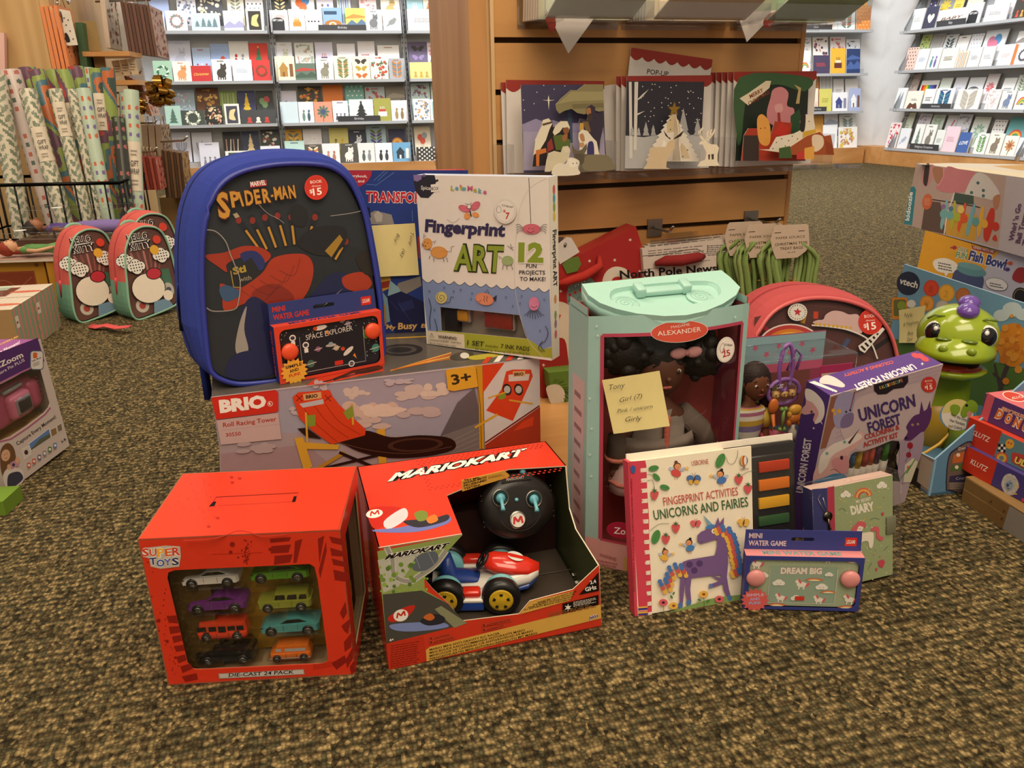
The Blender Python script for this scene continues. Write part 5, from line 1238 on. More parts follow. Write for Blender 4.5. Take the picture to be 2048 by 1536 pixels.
A.blob(Z_(((310,820),(420,850),(560,760),(640,660),(820,640),(880,720),(850,860),(760,960),(600,1000),(480,940),(340,990),(320,900))),'b03a1e')
A.blob(Z_(((500,880),(640,820),(760,900),(700,980),(560,990))),'8e2a18')
for k in range(5):A.line([zc(430+k*60,860-k*30),zc(560+k*50,930-k*40),zc(640+k*40,860-k*50)],.7,'4a1812',True)
A.blob(Z_(((440,980),(520,900),(680,1000),(800,960),(960,780),(1080,760),(1120,860),(980,900),(840,1000),(800,1100),(660,1240),(500,1230),(440,1120))),'1f2350')
A.blob(Z_(((1060,780),(1180,750),(1240,820),(1180,870),(1080,850))),'b03a1e');A.blob(Z_(((1140,660),(1220,620),(1260,760),(1190,760))),'2b2420')
A.blob(Z_(((400,1200),(430,1050),(470,960),(455,1100),(480,1230),(420,1260))),'a39c94');A.blob(Z_(((340,1380),(380,1270),(500,1230),(640,1260),(640,1370),(450,1410))),'1e2150');A.blob(Z_(((300,860),(340,830),(420,860),(420,900),(340,930))),'3d5a80')
A.blob(Z_(((780,570),(880,480),(1060,470),(1080,560),(1000,640),(880,640))),'232227');A.blob(Z_(((740,360),(800,335),(850,400),(820,470),(750,450))),'252429')
A.poly(Z_(((950,620),(1040,520),(1060,550),(990,660))),'a8832c');A.poly(Z_(((980,930),(1060,850),(1000,900),(940,960))),'a5a09a')
q.build('printed_contents',t)
q=MB();A=Art(bp.moved(.0006),q,'glossprint',.00002)
A.poly(Z_(((490,198),(592,184),(594,220),(492,232))),'a8323a');A.text('MARVEL',zc(496,224),zc(590,212),9.5,'e6dcd4',.03)
for i,(ch,x,y,x1,hh)in enumerate((('S',292,415,372,50),('P',372,350,430,31),('I',436,345,455,29),('D',462,338,515,29),('E',520,330,562,28),('R',568,322,622,27),('-',624,300,640,18),('M',640,305,690,25),('A',690,298,728,25),('N',730,296,775,25))):
 A.text(ch,zc(x,y),zc(x1,y-5),hh,'c08a3a',.035,-.1,out='5a2a1c',ow=.075)
A.line(Z_(((215,490),(280,500),(340,560),(370,640),(395,700),(430,800),(420,930),(390,980),(270,990),(225,970))),2,'8f8a84',True)
A.line(Z_(((985,405),(1100,390),(1170,375))),1.2,'9a9690',True);A.line(Z_(((545,335),(600,390),(660,420),(700,450))),1,'8f8a84',True)
q.build('printed_lettering',t)
q=MB();A=Art(bp.moved(.001),q,'glossprint',.00002);price_dot(A,*zc(898,230),23.5,'15');q.build('price_sticker',t,label='round red price sticker')
q=MB();zp=lambda x,y,off:bp.px(*zc(x,y),off)
zt=[bp.at(x,y,-.05)for x,y in olb]
a_=bp.px(*zc(150,830),-.05);s0=min(range(len(olb)),key=lambda i:(zt[i]-a_).length)
sp_=olb[s0];nl=-bp.u*.019
pt=bp.at(sp_[0],sp_[1],-.045)-bp.u*.0185
q.tube([pt+V((0,0,.008)),pt,pt-V((0,0,.012))-bp.u*.003,pt-V((0,0,.05))-bp.u*.004],[.003,.005,.0035,.005],'27337e','metal',10)
q.build('zipper_pull',t)
q=MB();b_=bp.px(*zc(255,1330),-.07);q.loft([[b_+V((x,y,zz_))for x,y in((-.003,-.007),(.003,-.007),(.003,.007),(-.003,.007))]for zz_ in(.02,-.01,-.05)],'23307e','fabric');q.build('shoulder_strap',t)
def water_game(f,name_label,C_,z,zc,kind):
 t=thing('water_game',name_label,'toy',f.o,f.yaw,'hand-held water ring games')
 fp=f.front();q=MB()
 inner=rrect(f.w*.04,f.h*.05,f.w*.965,f.h*.93,.008)
 q.prism(fp,[(0,0),(f.w,0),(f.w,f.h),(0,f.h)],.0006,C_['edge'],'print',[inner])
 q.box(f,0,f.w,.0006,f.d,0,f.h,{'t':C_['top'],'l':C_['side'],'*':C_['side']},'print','f')
 U=UArt(f.left(),q);U.text('MINI WATER GAME',(f.d*.3,f.h*.1),(f.d*.3,f.h*.9),.006,C_['edge'],.02,up=(f.d*.3-.006,f.h*.1))
 U=UArt(f.top(),q);U.text('MINI WATER GAME',(f.w*.15,f.d*.25),(f.w*.82,f.d*.25),f.d*.5,C_['toptext'],.03)
 q.build('carton',t)
 q=MB();hb=Fr(0,0,0,0);hb.o,hb.ex,hb.ey,hb.ez=f.p(0,f.d*.9,f.h),f.ex,f.ey,f.ez
 hw,hh=f.w,f.h*.36
 slot=rrect(hw*.40,hh*.45,hw*.60,hh*.64,hh*.09)
 hp=Pl(hb.o,f.ex,f.ez)
 q.prism(hp,[(0,0),(hw,0),(hw*.99,hh),(hw*.005,hh)],.0008,C_['flap'],'print',[slot])
 U=UArt(hp,q);U.text('MINI',(hw*.035,hh*.58),(hw*.15,hh*.58),hh*.25,C_['title'],.03);U.text('WATER GAME',(hw*.035,hh*.2),(hw*.36,hh*.2),hh*.26,C_['title'],.03)
 U.rr(hw*.855,hh*.25,hw*.955,hh*.68,hh*.05,'cf3226');U.text('LEGAMI',(hw*.87,hh*.37),(hw*.94,hh*.37),hh*.2,'f0e6dc',.01)
 q.build('hanger_flap',t)
 q=MB();gp=f.front(.003);q.prism(gp,inner,.004,C_['bg'],'gloss');U=UArt(gp,q,'gloss',f.w)
 R_=f.h/f.w
 r_=random.Random(4);U.dots([(r_.uniform(.05,.95),r_.uniform(.07,R_-.06),r_.uniform(.0015,.005))for _ in range(120)],.003,C_['speck'],5)
 kind(U,R_)
 s0,s1=C_['screen'];U.line([(s0,R_*.12),(s1,R_*.12),(s1,R_*.76)],.004,C_['line']);U.line([(s0,R_*.12),(s0,R_*.76)],.0025,C_['line'])
 q.build('game_body',t)
 for(bx,by)in C_['btn']:
  q=MB();a_,b_=fp.ab(*zc(bx,by));q.lathe(f.p(a_,.0,b_),-f.ey,[(.0105,-.002),(.0105,.001),(.0085,.0032),(.004,.0042),(.0003,.0044)],C_['btncol'],'plastic',22);q.build('pump_button',t)
 q=MB();st=Pl(f.p(0,-.0012,0),f.ex,f.ez);U=UArt(st,q,'print',f.w)
 x_,y_=C_['star'];U.star(x_,y_,.125,.098,16,C_['starcol'])
 for i,s_ in enumerate(('SIMPLE','AND','FUN!')):U.text(s_,(x_-(.075,.042,.05)[i],y_+.035-.042*i),(x_+(.075,.042,.05)[i],y_+.045-.042*i),.028,C_['startxt'][i],.03)
 q.build('starburst_sticker',t)
 return t
def space(U,R_):
 U.rect(.22,R_*.12,.82,R_*.78,'23222c')
 U.text('SPACE EXPLORER',(.28,R_*.68),(.72,R_*.72),.05,'d8d2c8',.0)
 for x,y,r,c_ in((.30,.14,.035,'4a6a5a'),(.55,.25,.026,'b8a890'),(.93,.18,.04,'4a8a7a'),(.93,.3,.03,'c98a3a'),(.68,.47,.025,'8a7a94'),(.38,.27,.025,'8a5a7a'),(.92,.53,.025,'8a84b4'),(.06,.16,.03,'6a9a8a'),(.63,.5,.018,'7a5a6a')):
  U.ell(x,R_*y/.55,r,None,c_,n=14);U.line([(x-r*1.5,R_*y/.55-r*.2),(x+r*1.5,R_*y/.55+r*.2)],.006,'d8cfc0')
 for x,y in((.16,.38),(.27,.3)):U.ell(x,R_*y/.5,.03,.03,'e6e0d8',n=12);U.ell(x,R_*y/.5,.02,.018,'3a3a48',n=10);U.rect(x-.018,R_*y/.5-.07,x+.018,R_*y/.5-.03,'e6e0d8')
 for x,y,a in((.66,.36,35),(.42,.86,-15)):
  U.ell(x,R_*y,.06,.022,'dcd6cc',-a+70 if a>0 else 5);U.ell(x-.05*(1 if a>0 else 1),R_*y+(.03 if a>0 else 0),.02,.018,'c94a2c');U.poly([(x+.04,R_*y-.05),(x+.075,R_*y-.085),(x+.06,R_*y-.03)],'e88a34')
 U.ell(.5,R_*.52,.05,.014,'b4aca4');U.ell(.5,R_*.55,.022,.015,'8aa0a4');U.ell(.85,R_*.62,.035,.05,'4a8a3c');U.rr(.52,R_*.14,.6,R_*.22,.006,'cf3226')
 U.ell(.68,R_*.12,.03,None,'e6e0d8');U.ell(.68,R_*.12,.02,None,'3a3a48')
z=zpx(340,300,3.071);zc=lambda x,y:(340+x/3.071,300+y/3.071)
water_game(Fr(-.2817,.9179,.2275,32.3,.1376,.016,.0718),'dark blue water ring game with planets and rockets, leaning on the blue backpack',dict(edge='d8452c',top='d8452c',side='2b3a7a',toptext='26306e',flap='35427e',title='c8392c',bg='20202a',speck='d8d0c0',screen=(.22,.82),line='c9c2b8',btn=((737,1240),(1245,1112)),btncol='e8542e',star=(.135,.10),starcol='e8a83c',startxt=('2a1c16','2a1c16','c9321f')),z,zc,space)
# ================================================================ foreground, right
class Curv(Curv_):
 """front of a carton that bows out towards the viewer"""
 def __init__(s,f,b0,b1):s.f,s.b0,s.b1=f,b0,b1
 def y(s,a,b):return-(s.b0+(s.b1-s.b0)*(1-b/s.f.h))*sin(pi*min(1,max(0,a/s.f.w)))
 def at(s,a,b,off=0.):return s.f.p(a,s.y(a,b)-off,b)
 def ab(s,px,py):
  y=0
  for _ in range(8):a,b=s.f.front(y).ab(px,py);y=s.y(a,b)
  return a,b
 def grid(s,q,a0,a1,b0,b1,col,mat='print',off=0.,n=14,m=2,two=True):
  for o_,sg in((off,1),(off-.0008,-1)):
   vs=[s.at(a0+(a1-a0)*i/n,b0+(b1-b0)*j/m,o_)for j in range(m+1)for i in range(n+1)]
   fs=[(j*(n+1)+i,j*(n+1)+i+1,(j+1)*(n+1)+i+1,(j+1)*(n+1)+i)for j in range(m)for i in range(n)]
   q.add(vs,fs if sg>0 else[x[::-1]for x in fs],col,mat,True)
   if not two:break
f=Fr(.0877,.8748,0,14.08,.2015,.07,.3177)
z=zpx(1140,520,2.326);zc=lambda x,y:(1140+x/2.326,520+y/2.326)
t=thing('doll_box','tall pale teal window carton with a doll, plastic tray lid on top','doll box',f.o,f.yaw)
cv=Curv(f,.016,.06);TE='9cc0b9'
wa0,wa1,wb0,wb1=f.w*.075,f.w*.955,f.h*.115,f.h*.93
q=MB()
for a0,a1,b0,b1,c_ in((0,wa0,f.h*.11,f.h,TE),(wa1,f.w,f.h*.11,f.h,TE),(wa0,wa1,wb1,f.h,TE),(0,f.w,0,wb0,'d69c98')):cv.grid(q,a0,a1,b0,b1,c_,n=max(2,int((a1-a0)/.008)))
for a0,a1,b0,b1 in((wa0-.002,wa0+.002,wb0,wb1),(wa1-.002,wa1+.002,wb0,wb1),(wa0,wa1,wb1-.002,wb1+.002),(wa0,wa1,wb0-.0015,wb0+.0015)):cv.grid(q,a0,a1,b0,b1,'b5445a',off=.0004,n=max(2,int((a1-a0)/.008)),two=False)
q.prism(f.left(),[(0,0),(f.d,0),(f.d,f.h),(0,f.h)],.001,TE,'print',back='a44a52');q.prism(f.right(),[(0,0),(f.d,0),(f.d,f.h),(0,f.h)],.001,TE,'print',back='a44a52')
q.box(f,0,f.w,f.d-.001,f.d,0,f.h,{'f':'b4524e','*':TE})
q.poly([f.p(0,0,.001),f.p(f.w,0,.001),f.p(f.w,f.d,.001),f.p(0,f.d,.001)],'a84a4a')
A=Art(f.left(),q,'print');U=UArt(f.left(),q);U.rect(f.d*.25,f.h*.03,f.d*.85,f.h*.74,'c9b4b4');U.lines(f.d*.35,f.h*.1,f.d*.75,f.h*.7,9,'8a6a70',.3)
A=Art(cv,q,'print',.0001,base=.0004)
A.ell(*zc(508,332),57.5,22,'e8d8cc',-4,30);A.ell(*zc(508,332),56.5,21,'cf5440',-4,30)
A.text('MADAME',zc(470,318),zc(556,304),5.5,'f0dccf',-.003);A.text('ALEXANDER',zc(407,352),zc(608,330),9.5,'f4e4d8',.0)
A.ell(*zc(722,416),17.5,26,'efe4da',12,24);A.ell(*zc(722,416),16,24.5,'b8aca4',12,24);A.ell(*zc(722,416),15.4,23.8,'efe4da',12,24)
A.text('$',zc(712,425),zc(722,422),6,'b8322e',.02);A.text('25',zc(708,452),zc(746,440),12,'b8322e',.02,.1);A.text('CHEAP',zc(718,396),zc(752,400),4,'5a4a44',.01);A.line([zc(700,430),zc(695,405),zc(708,385),zc(716,395),zc(708,420)],.6,'6a5a54',True)
A.ell(*zc(232,1254),28,16.5,'a9213f',8,26);A.text('Zola',zc(200,1268),zc(285,1278),13,'f4e8e2',.012)
A.text('WARNING:',zc(132,1372),zc(212,1396),6,'b26a6c',.02);A.lines(*zc(120,1385),*zc(235,1425),3,'b26a6c',.4,.2);A.text('ADVERTISSEMENT:',zc(112,1430),zc(272,1468),6,'b26a6c',.02);A.lines(*zc(150,1460),*zc(290,1505),3,'b26a6c',.4,.12)
for i,c_ in enumerate(('c9a25a','d98a8a','b0405a')):A.rect(*zc(248+16*i,1378),*zc(262+16*i,1440),c_)
for x,y in((120,305),(125,348),(88,640),(96,780),(95,1000),(88,900),(762,262)):A.star(*zc(x,y),3.6,1.0,6,'dce8e2')
q.build('carton',t)
q=MB();cv.grid(q,wa0-.002,wa1+.002,wb0-.002,wb1+.002,'ffffff','film',off=-.002,n=16,m=3,two=False)
q.build('clear_window',t)
for a0,a1,dz in((0,.0015,.008),(f.w-.0015,f.w,.007)):
 q=MB();q.hexa([f.p(x,y,zz_)for zz_ in(f.h-.002,f.h+dz)for x,y in((a0,.004),(a1,.004),(a1,f.d-.004),(a0,f.d-.004))],{'l':'9cc0b9','r':'9cc0b9','*':'8a5a54'},'kraft');q.build('top_flap',t)
bk,fr_=f.p(f.w/2,f.d,f.h+.026),f.p(f.w/2,-.014,f.h+.001)
lp=Pl(f.p(0,-.014,f.h+.001),f.ex,bk-fr_)
zl=zpx(1080,430,3.4133)
lo_=[lp.ab(*p)for p in zl((285,470),(330,545),(410,600),(520,640),(660,672),(850,690),(1000,683),(1130,655),(1250,605),(1340,545),(1366,492),(1300,425),(1238,376))]
rc_=[lp.ab(*p)for p in zl((475,550),(500,510),(600,488),(850,462),(1080,450),(1180,460),(1230,500),(1225,545),(1150,585),(1000,612),(850,625),(700,625),(560,612),(495,590))]
q=MB();LT='a8d3c6'
q.prism(lp,lo_,.006,LT,'plastic',[smooth(rc_,True,3)])
sk=[(a*1.0+(f.w/2-a)*.05,b+.004)for a,b in lo_]
top_=[lp.at(a,b,-.005)for a,b in lo_];bot_=[lp.at(a,b,-.028)for a,b in sk]
q.loft([bot_,top_],LT,'plastic',True,True)
q2=smooth(rc_,True,3);n_=len(q2)
ra=[lp.at(a,b,-.0005)for a,b in q2];ca_=sum(p[0]for p in q2)/n_;cb_=sum(p[1]for p in q2)/n_
rb=[lp.at(a+(ca_-a)*.04,b+(cb_-b)*.06,-.0048)for a,b in q2]
q.add(ra+rb,[(i,(i+1)%n_,n_+(i+1)%n_,n_+i)for i in range(n_)]+[tuple(range(n_,2*n_))[::-1]],LT,'plastic',False)
q.build('tray_lid',t,label='pale teal moulded plastic tray lid with carry handle')
q=MB();hA,hB=lp.ab(*zl((665,520))[0]),lp.ab(*zl((985,492))[0])
hf=Fr(0,0,0,0);hf.o,hf.ex,hf.ey,hf.ez=lp.at(hA[0],hA[1],-.004),(lp.at(*hB)-lp.at(*hA)).normalized(),lp.v,lp.n
L_=sqrt((hB[0]-hA[0])**2+(hB[1]-hA[1])**2)
q.bbox(hf,-.004,L_+.004,-.009,.005,0,.007,LT,'plastic',.002)
for x in(-.004,L_-.006):q.bbox(hf,x,x+.011,-.011,.009,0,.012,LT,'plastic',.002)
q.build('carry_handle',t)
for sx,sy in((585,590),(1095,545)):
 a_,b_=lp.ab(*zl((sx,sy))[0]);q=MB();q.lathe(lp.at(a_,b_,-.0046),lp.n,[(.0165,0),(.0165,.0022),(.0155,.003),(.0003,.003)],LT,'plastic',26)
 pts=[lp.at(a_+(.013-i*.0003)*cos(i*.4),b_+(.013-i*.0003)*sin(i*.4),-.0014)for i in range(42)];q.tube(pts,.0007,LT,'plastic',5);q.build('swirl_disc',t)
pa,pb=f.p(f.w*.14,cv.y(f.w*.14,.2)-.002,0),f.p(f.w*.46,cv.y(f.w*.46,.2)-.002,0)
npl=Pl(pa,(pb-pa),f.ez)
sticky('yellow sticky note with four handwritten lines on the teal doll box',npl,z((148,555),(415,512),(460,762),(200,798)),[('Tony',zc(185,605),zc(258,592),11),('Girl (7)',zc(232,662),zc(338,640),9),('Pink / unicorn',zc(220,712),zc(385,688),8),('Girly',zc(258,752),zc(335,745),10)],.003)
def face(q,c,X,Y,Z,r,skin,iris='5a3a24',lip='a8544a'):
 """eyes, nose, mouth and ears on a doll's head; X right, Y front, Z up"""
 for s in(-1,1):
  e=c+X*(s*r[0]*.40)+Y*(r[1]*.86)+Z*(r[2]*.05)
  q.ball(e,(r[0]*.17,r[1]*.10,r[2]*.085),'d8cec2','gloss',10,6,(X,Y,Z));q.ball(e+Y*(r[1]*.07),(r[0]*.095,r[1]*.07,r[2]*.08),iris,'gloss',8,6,(X,Y,Z));q.ball(e+Y*(r[1]*.12),(r[0]*.055,r[1]*.05,r[2]*.05),'0c0807','gloss',8,6,(X,Y,Z))
  q.tube([e+X*(k*r[0]*.22)+Z*(r[2]*(.27-.05*abs(k)))-Y*(r[1]*.02)for k in(-1,0,1)],r[0]*.03,'1a100c','matte',5)
  q.ball(c+X*(s*r[0]*1.0)-Z*(r[2]*.02),(r[0]*.1,r[1]*.16,r[2]*.18),skin,'skin',8,6,(X,Y,Z))
 q.ball(c+Y*(r[1]*1.0)-Z*(r[2]*.18),(r[0]*.12,r[1]*.12,r[2]*.1),skin,'skin',8,6,(X,Y,Z))
 q.ball(c+Y*(r[1]*.88)-Z*(r[2]*.47),(r[0]*.22,r[1]*.08,r[2]*.06),lip,'skin',10,6,(X,Y,Z))
def hand(q,c,d,side,s,skin):
 """small doll hand: palm, four fingers, thumb; d points along the hand"""
 d=d.normalized();n=side.cross(d).normalized()
 q.ball(c,(s*.42,s*.22,s*.5),skin,'skin',8,6,(side,n,d))
 for k in range(4):
  b_=c+d*(s*.4)+side*(s*(-.3+.2*k));L=s*(.55,.65,.6,.45)[k]
  q.tube([b_,b_+d*L*.55,b_+d*L+n*(s*.12)],[s*.11,s*.1,s*.07],skin,'skin',6)
 q.tube([c+side*(s*.35)-d*(s*.1),c+side*(s*.6)+d*(s*.2),c+side*(s*.62)+d*(s*.45)],[s*.12,s*.11,s*.08],skin,'skin',6)
dp=f.front(.018);P_=lambda x,y,dy=0.:dp.at(*dp.ab(*zc(x,y)),-dy)
X,Y,Z=f.ex,-f.ey,f.ez
d_=thing('doll','dark-skinned doll with two black hair puffs and silvery coat inside the teal carton','doll',f.p(f.w*.5,.025,.002),f.yaw)
SK='5a3526'
hc=P_(415,500);hr=(.031,.028,.037)
q=MB();q.ball(hc,hr,SK,'skin',20,14,(X,Y,Z));face(q,hc,X,Y,Z,hr,SK)
def rg(c,rx,ry,n=14):return[c+X*(rx*cos(2*pi*k/n))-Y*(ry*sin(2*pi*k/n))for k in range(n)]
nk=hc-Z*.034;q.loft([rg(nk-Z*.10,.026,.018),rg(nk-Z*.06,.028,.018),rg(nk-Z*.024,.036,.019),rg(nk-Z*.012,.02,.015),rg(nk,.012,.012),rg(nk+Z*.01,.012,.012)],SK,'skin')
for s,hx,hy in((-1,210,965),(1,640,900)):
 hp=P_(hx,hy);sh=nk+X*(s*.036)-Z*.028
 q.tube([sh,sh.lerp(hp,.5)+X*(s*.006),hp],[.012,.0095,.0065],SK,'skin',10);hand(q,hp-Z*.006,V((0,0,-1))+X*(s*.15),X*(-s),.016,SK)
fx=f.p(f.w*.5,.02,.004)
for s in(-1,1):q.tube([nk-Z*.11+X*(s*.014),V((nk.x,nk.y,.06))+X*(s*.016),V((nk.x,nk.y,.012))+X*(s*.016)],[.015,.012,.010],SK,'skin',10)
q.build('body',d_)
q=MB();q.ball(hc+Z*.012-Y*.005,(.034,.031,.034),'15100e','hair',16,12,(X,Y,Z))
r_=random.Random(2)
for x,y in((255,420),(600,440)):
 c_=P_(x,y);q.ball(c_,(.032,.028,.028),'15100e','hair',12,9,(X,Y,Z))
 for _ in range(26):
  v_=V((r_.gauss(0,1),r_.gauss(0,1),r_.gauss(0,1))).normalized();q.ball(c_+v_*.027,r_.uniform(.006,.010),'15100e','hair',7,5)
q.build('hair',d_)
q=MB();q.tube([hc+X*(.0345*cos(a_))+Y*.004+Z*(.012+.034*sin(a_))for a_ in(pi*i/12 for i in range(13))],.003,'3a4058','fabric',8)
b_=P_(500,405,-.024);q.ball(b_+X*.010,(.011,.004,.007),'d69a9a','fabric',8,6,(X,Y,Z));q.ball(b_-X*.010,(.011,.004,.007),'d69a9a','fabric',8,6,(X,Y,Z));q.ball(b_,(.004,.005,.004),'c48484','fabric',8,6,(X,Y,Z));q.build('headband',d_)
q=MB();zt=nk.z-.016
def at_z(zz_):return V((nk.x,nk.y,zz_))
q.loft([rg(at_z(.142),.052,.03),rg(at_z(.16),.047,.028),rg(at_z(zt-.05),.036,.024),rg(at_z(zt-.015),.037,.022),rg(at_z(zt),.022,.017)],'877a70','fabric')
for s,hx,hy in((-1,218,920),(1,632,860)):
 hp=P_(hx,hy);sh=nk+X*(s*.032)-Z*.026
 q.tube([sh,sh.lerp(hp,.5)+X*(s*.008),hp],[.0135,.014,.0145],'6e6058','fabric',12);q.tube([hp+Z*.004,hp-Z*.001],[.0158,.0158],'d9806e','fabric',12)
for i in range(7):zz_=zt-.01-(zt-.15)*i/7;q.ball(at_z(zz_)+Y*.026+X*.002,(.0045,.003,.008),'d2705f','fabric',8,6,(X,Y,Z))
q.build('coat',d_)
q=MB();q.loft([rg(at_z(.085),.062,.036),rg(at_z(.1),.058,.034),rg(at_z(.15),.045,.028)],'d3aaa6','fabric');q.tube(rg(at_z(.098),.0595,.035)+[rg(at_z(.098),.0595,.035)[0]],.0025,'d9806e','fabric',6);q.build('skirt',d_)
q=MB()
for s in(-1,1):q.ball(V((nk.x,nk.y,.012))+X*(s*.017)+Y*.006,(.012,.017,.009),'c9808c','plastic',10,8,(X,Y,Z))
q.build('shoe',d_)
f=Fr(.1369,.7586,0.0005,14.19,.1457,.003,.1782,11.31);z=zpx(1240,860,3.4133);zc=lambda x,y:(1240+x/3.4133,860+y/3.4133)
t=thing('activity_book','white activity book with a purple unicorn cover and strip of ink pads','book',f.o,f.yaw)
fp=f.front();q=MB();q.box(f,0,f.w,0,.0025,0,f.h,{'f':'efe2cb','t':'efe2cb','*':'e8dcc6'},'print')
spx=fp.ab(1295,1230)[0]
A=Art(fp,q,'print')
A.poly(Z_(((65,215),(172,208),(180,245),(185,400),(198,600),(200,800),(212,1000),(218,1268),(130,1280))),'cc4254')
r_=random.Random(9)
for i in range(15):
 y=262+70*i;x=135+i*3.4
 for k in range(4):A.poly([zc(x+r_.uniform(0,12),y+k*7),zc(180+i*2.5,y-4+k*7),zc(181+i*2.5,y+3+k*7),zc(x+r_.uniform(0,12),y+6+k*7)],'ecdccb')
A.text('FINGERPRINT ACTIVITIES: UNICORNS AND FAIRIES',zc(100,1100),zc(80,330),3.2,'7a1c2a',.01,up=zc(92,1100));A.blob(Z_(((70,255),(85,240),(103,255),(98,290),(78,292))),'3d5a9a')
for i,c_ in enumerate(('e2b04a','3a3f8a','d98a8a','e2b04a','3a3f8a')):A.poly([zc(122,1205+12*i),zc(186,1200+12*i),zc(186,1210+12*i),zc(122,1215+12*i)],c_)
A.text('USBORNE',zc(488,242),zc(602,228),10,'b4524c',.0)
A.text('FINGERPRINT ACTIVITIES',zc(297,515),zc(805,442),17,'c0504c',.0);A.text('UNICORNS AND FAIRIES',zc(232,612),zc(875,518),20,'3f6440',.008)
def fairy(x,y,s,dress,hair,fl=1):
 c_=zc(x,y);s/=3.4133
 for dx in(-1,1):A.ell(c_[0]+dx*s*.9,c_[1]-s*.1,s*.55,s*.3,'b9c0d6',dx*-30,10)
 A.ell(c_[0]-fl*s*.2,c_[1]+s*.55,s*.85,s*.6,dress,20*fl,14);A.ell(c_[0],c_[1]-s*.6,s*.62,s*.6,hair,n=14);A.ell(c_[0]+fl*s*.06,c_[1]-s*.5,s*.5,s*.48,'e39a66',n=14);A.ell(c_[0]-fl*s*.2,c_[1]-s*1.25,s*.28,s*.26,hair,n=8)
 for dx in(-.15,.25):A.ell(c_[0]+fl*s*dx,c_[1]-s*.55,s*.06,None,'2a1a14',n=6);A.line([(c_[0]+fl*s*dx,c_[1]+s*1.0),(c_[0]+fl*s*(dx-.3),c_[1]+s*1.55)],.9,'b9784a')
 A.line([(c_[0]-s*.15,c_[1]-s*.34),(c_[0]+fl*s*.05,c_[1]-s*.26),(c_[0]+fl*s*.28,c_[1]-s*.36)],.7,'b03a34',True);A.line([(c_[0]+fl*s*.4,c_[1]+s*.1),(c_[0]+fl*s*1.5,c_[1]-s*.2)],.8,'c99a5a');A.star(c_[0]+fl*s*1.6,c_[1]-s*.25,s*.42,s*.18,5,'eac060')
fairy(388,270,42,'d0504e','6a4030',1);fairy(682,320,40,'4a74b4','2c2220',-1);fairy(468,785,36,'4a80b8','221c1e',-1);fairy(305,850,34,'e2b04a','5a3a2a',1)
def bug(x,y,s,c1,c2,rot=0):
 c_=zc(x,y);s/=3.4133
 for dx in(-1,1):A.ell(c_[0]+dx*s*.65,c_[1]-s*.25,s*.62,s*.5,c1,rot+dx*25,12);A.ell(c_[0]+dx*s*.5,c_[1]+s*.45,s*.45,s*.36,c2,rot-dx*20,12)
 A.ell(c_[0],c_[1],s*.12,s*.7,'4a3a2e',rot,8);A.line([(c_[0],c_[1]-s*.6),(c_[0]-s*.35,c_[1]-s*1.15)],.6,'4a3a2e');A.line([(c_[0],c_[1]-s*.6),(c_[0]+s*.3,c_[1]-s*1.2)],.6,'4a3a2e')
bug(500,335,40,'4f70a8','d9a84a',20);bug(512,635,30,'d8606a','d8606a',15);bug(838,628,34,'e6b450','e6b450',15)
def berry(x,y,s=28):
 c_=zc(x,y);k=s/3.4133;A.blob([(c_[0]-k,c_[1]-k*.7),(c_[0],c_[1]-k),(c_[0]+k,c_[1]-k*.7),(c_[0]+k*.7,c_[1]+k*.5),(c_[0],c_[1]+k*1.25),(c_[0]-k*.7,c_[1]+k*.5)],'d2585c');A.star(c_[0],c_[1]-k*1.0,k*.85,k*.3,6,'3f6a44',-90)
 A.dots([(c_[0]+k*dx,c_[1]+k*dy)for dx,dy in((-.4,-.3),(.3,-.4),(0,0),(-.3,.4),(.35,.3),(0,.7))],.6,'7a2a2e',5)
def leaf(x,y,s,rot):c_=zc(x,y);A.ell(c_[0],c_[1],s/3.4133,s*.55/3.4133,'4f8a4c',rot,12);A.line([(c_[0]-s/3.4*cos(radians(rot)),c_[1]-s/3.4*sin(radians(rot))),(c_[0]+s/3.4*cos(radians(rot)),c_[1]+s/3.4*sin(radians(rot)))],.5,'2f5a34')
for p in(((180,345),(215,340),(230,390)),((178,300),(230,305)),((200,685),(260,640),(330,635)),((815,315),(860,285),(920,272)),((718,180),(735,225),(770,225),(795,175),(798,135)),((210,480),(228,380))):A.line(Z_(p),.8,'4a5a44',True)
for a_ in((224,258,36,-10),(243,318,32,45),(300,388,34,15),(680,205,52,115),(240,725,50,110)):leaf(*a_)
for p in((230,440),(375,665),(307,740),(803,335),(866,398)):berry(*p)
A.ell(*zc(838,205),8,10,'3f68a8',n=14);A.ell(*zc(830,205),5,10,'d8a83a',n=12);A.ell(*zc(838,205),3.4,10,'c0463c',n=12);A.ell(*zc(847,205),3,9,'e8dcc8',n=10);A.rect(*zc(832,246),*zc(846,256),'8a5a2e');A.text('USBORNE',zc(812,272),zc(870,266),3.5,'5a5048',.01)
A.dots([(zc(r_.uniform(250,880),r_.uniform(160,700)))for _ in range(40)],.7,'d9b86a',5)
PU='75588a'
A.blob(Z_(((220,1275),(330,1235),(500,1180),(640,1140),(820,1120),(905,1135),(905,1155),(600,1200),(400,1240))),'7f9a58')
A.poly(Z_(((420,895),(460,880),(640,850),(655,790),(655,740),(545,772),(522,755),(520,715),(545,690),(640,650),(650,620),(662,590),(672,630),(702,590),(700,640),(718,690),(725,760),(730,900),(722,1000),(735,1080),(755,1150),(730,1150),(700,1085),(690,1020),(680,985),(610,990),(480,1005),(472,1080),(480,1170),(455,1180),(440,1100),(440,1010),(432,1080),(420,1195),(402,1200),(400,1090),(408,980))),PU)
A.poly(Z_(((610,990),(725,1010),(715,1035),(640,1065),(605,1075),(600,1050),(670,1025))),PU);A.poly(Z_(((600,1045),(622,1042),(622,1072),(598,1075))),'5a78ac')
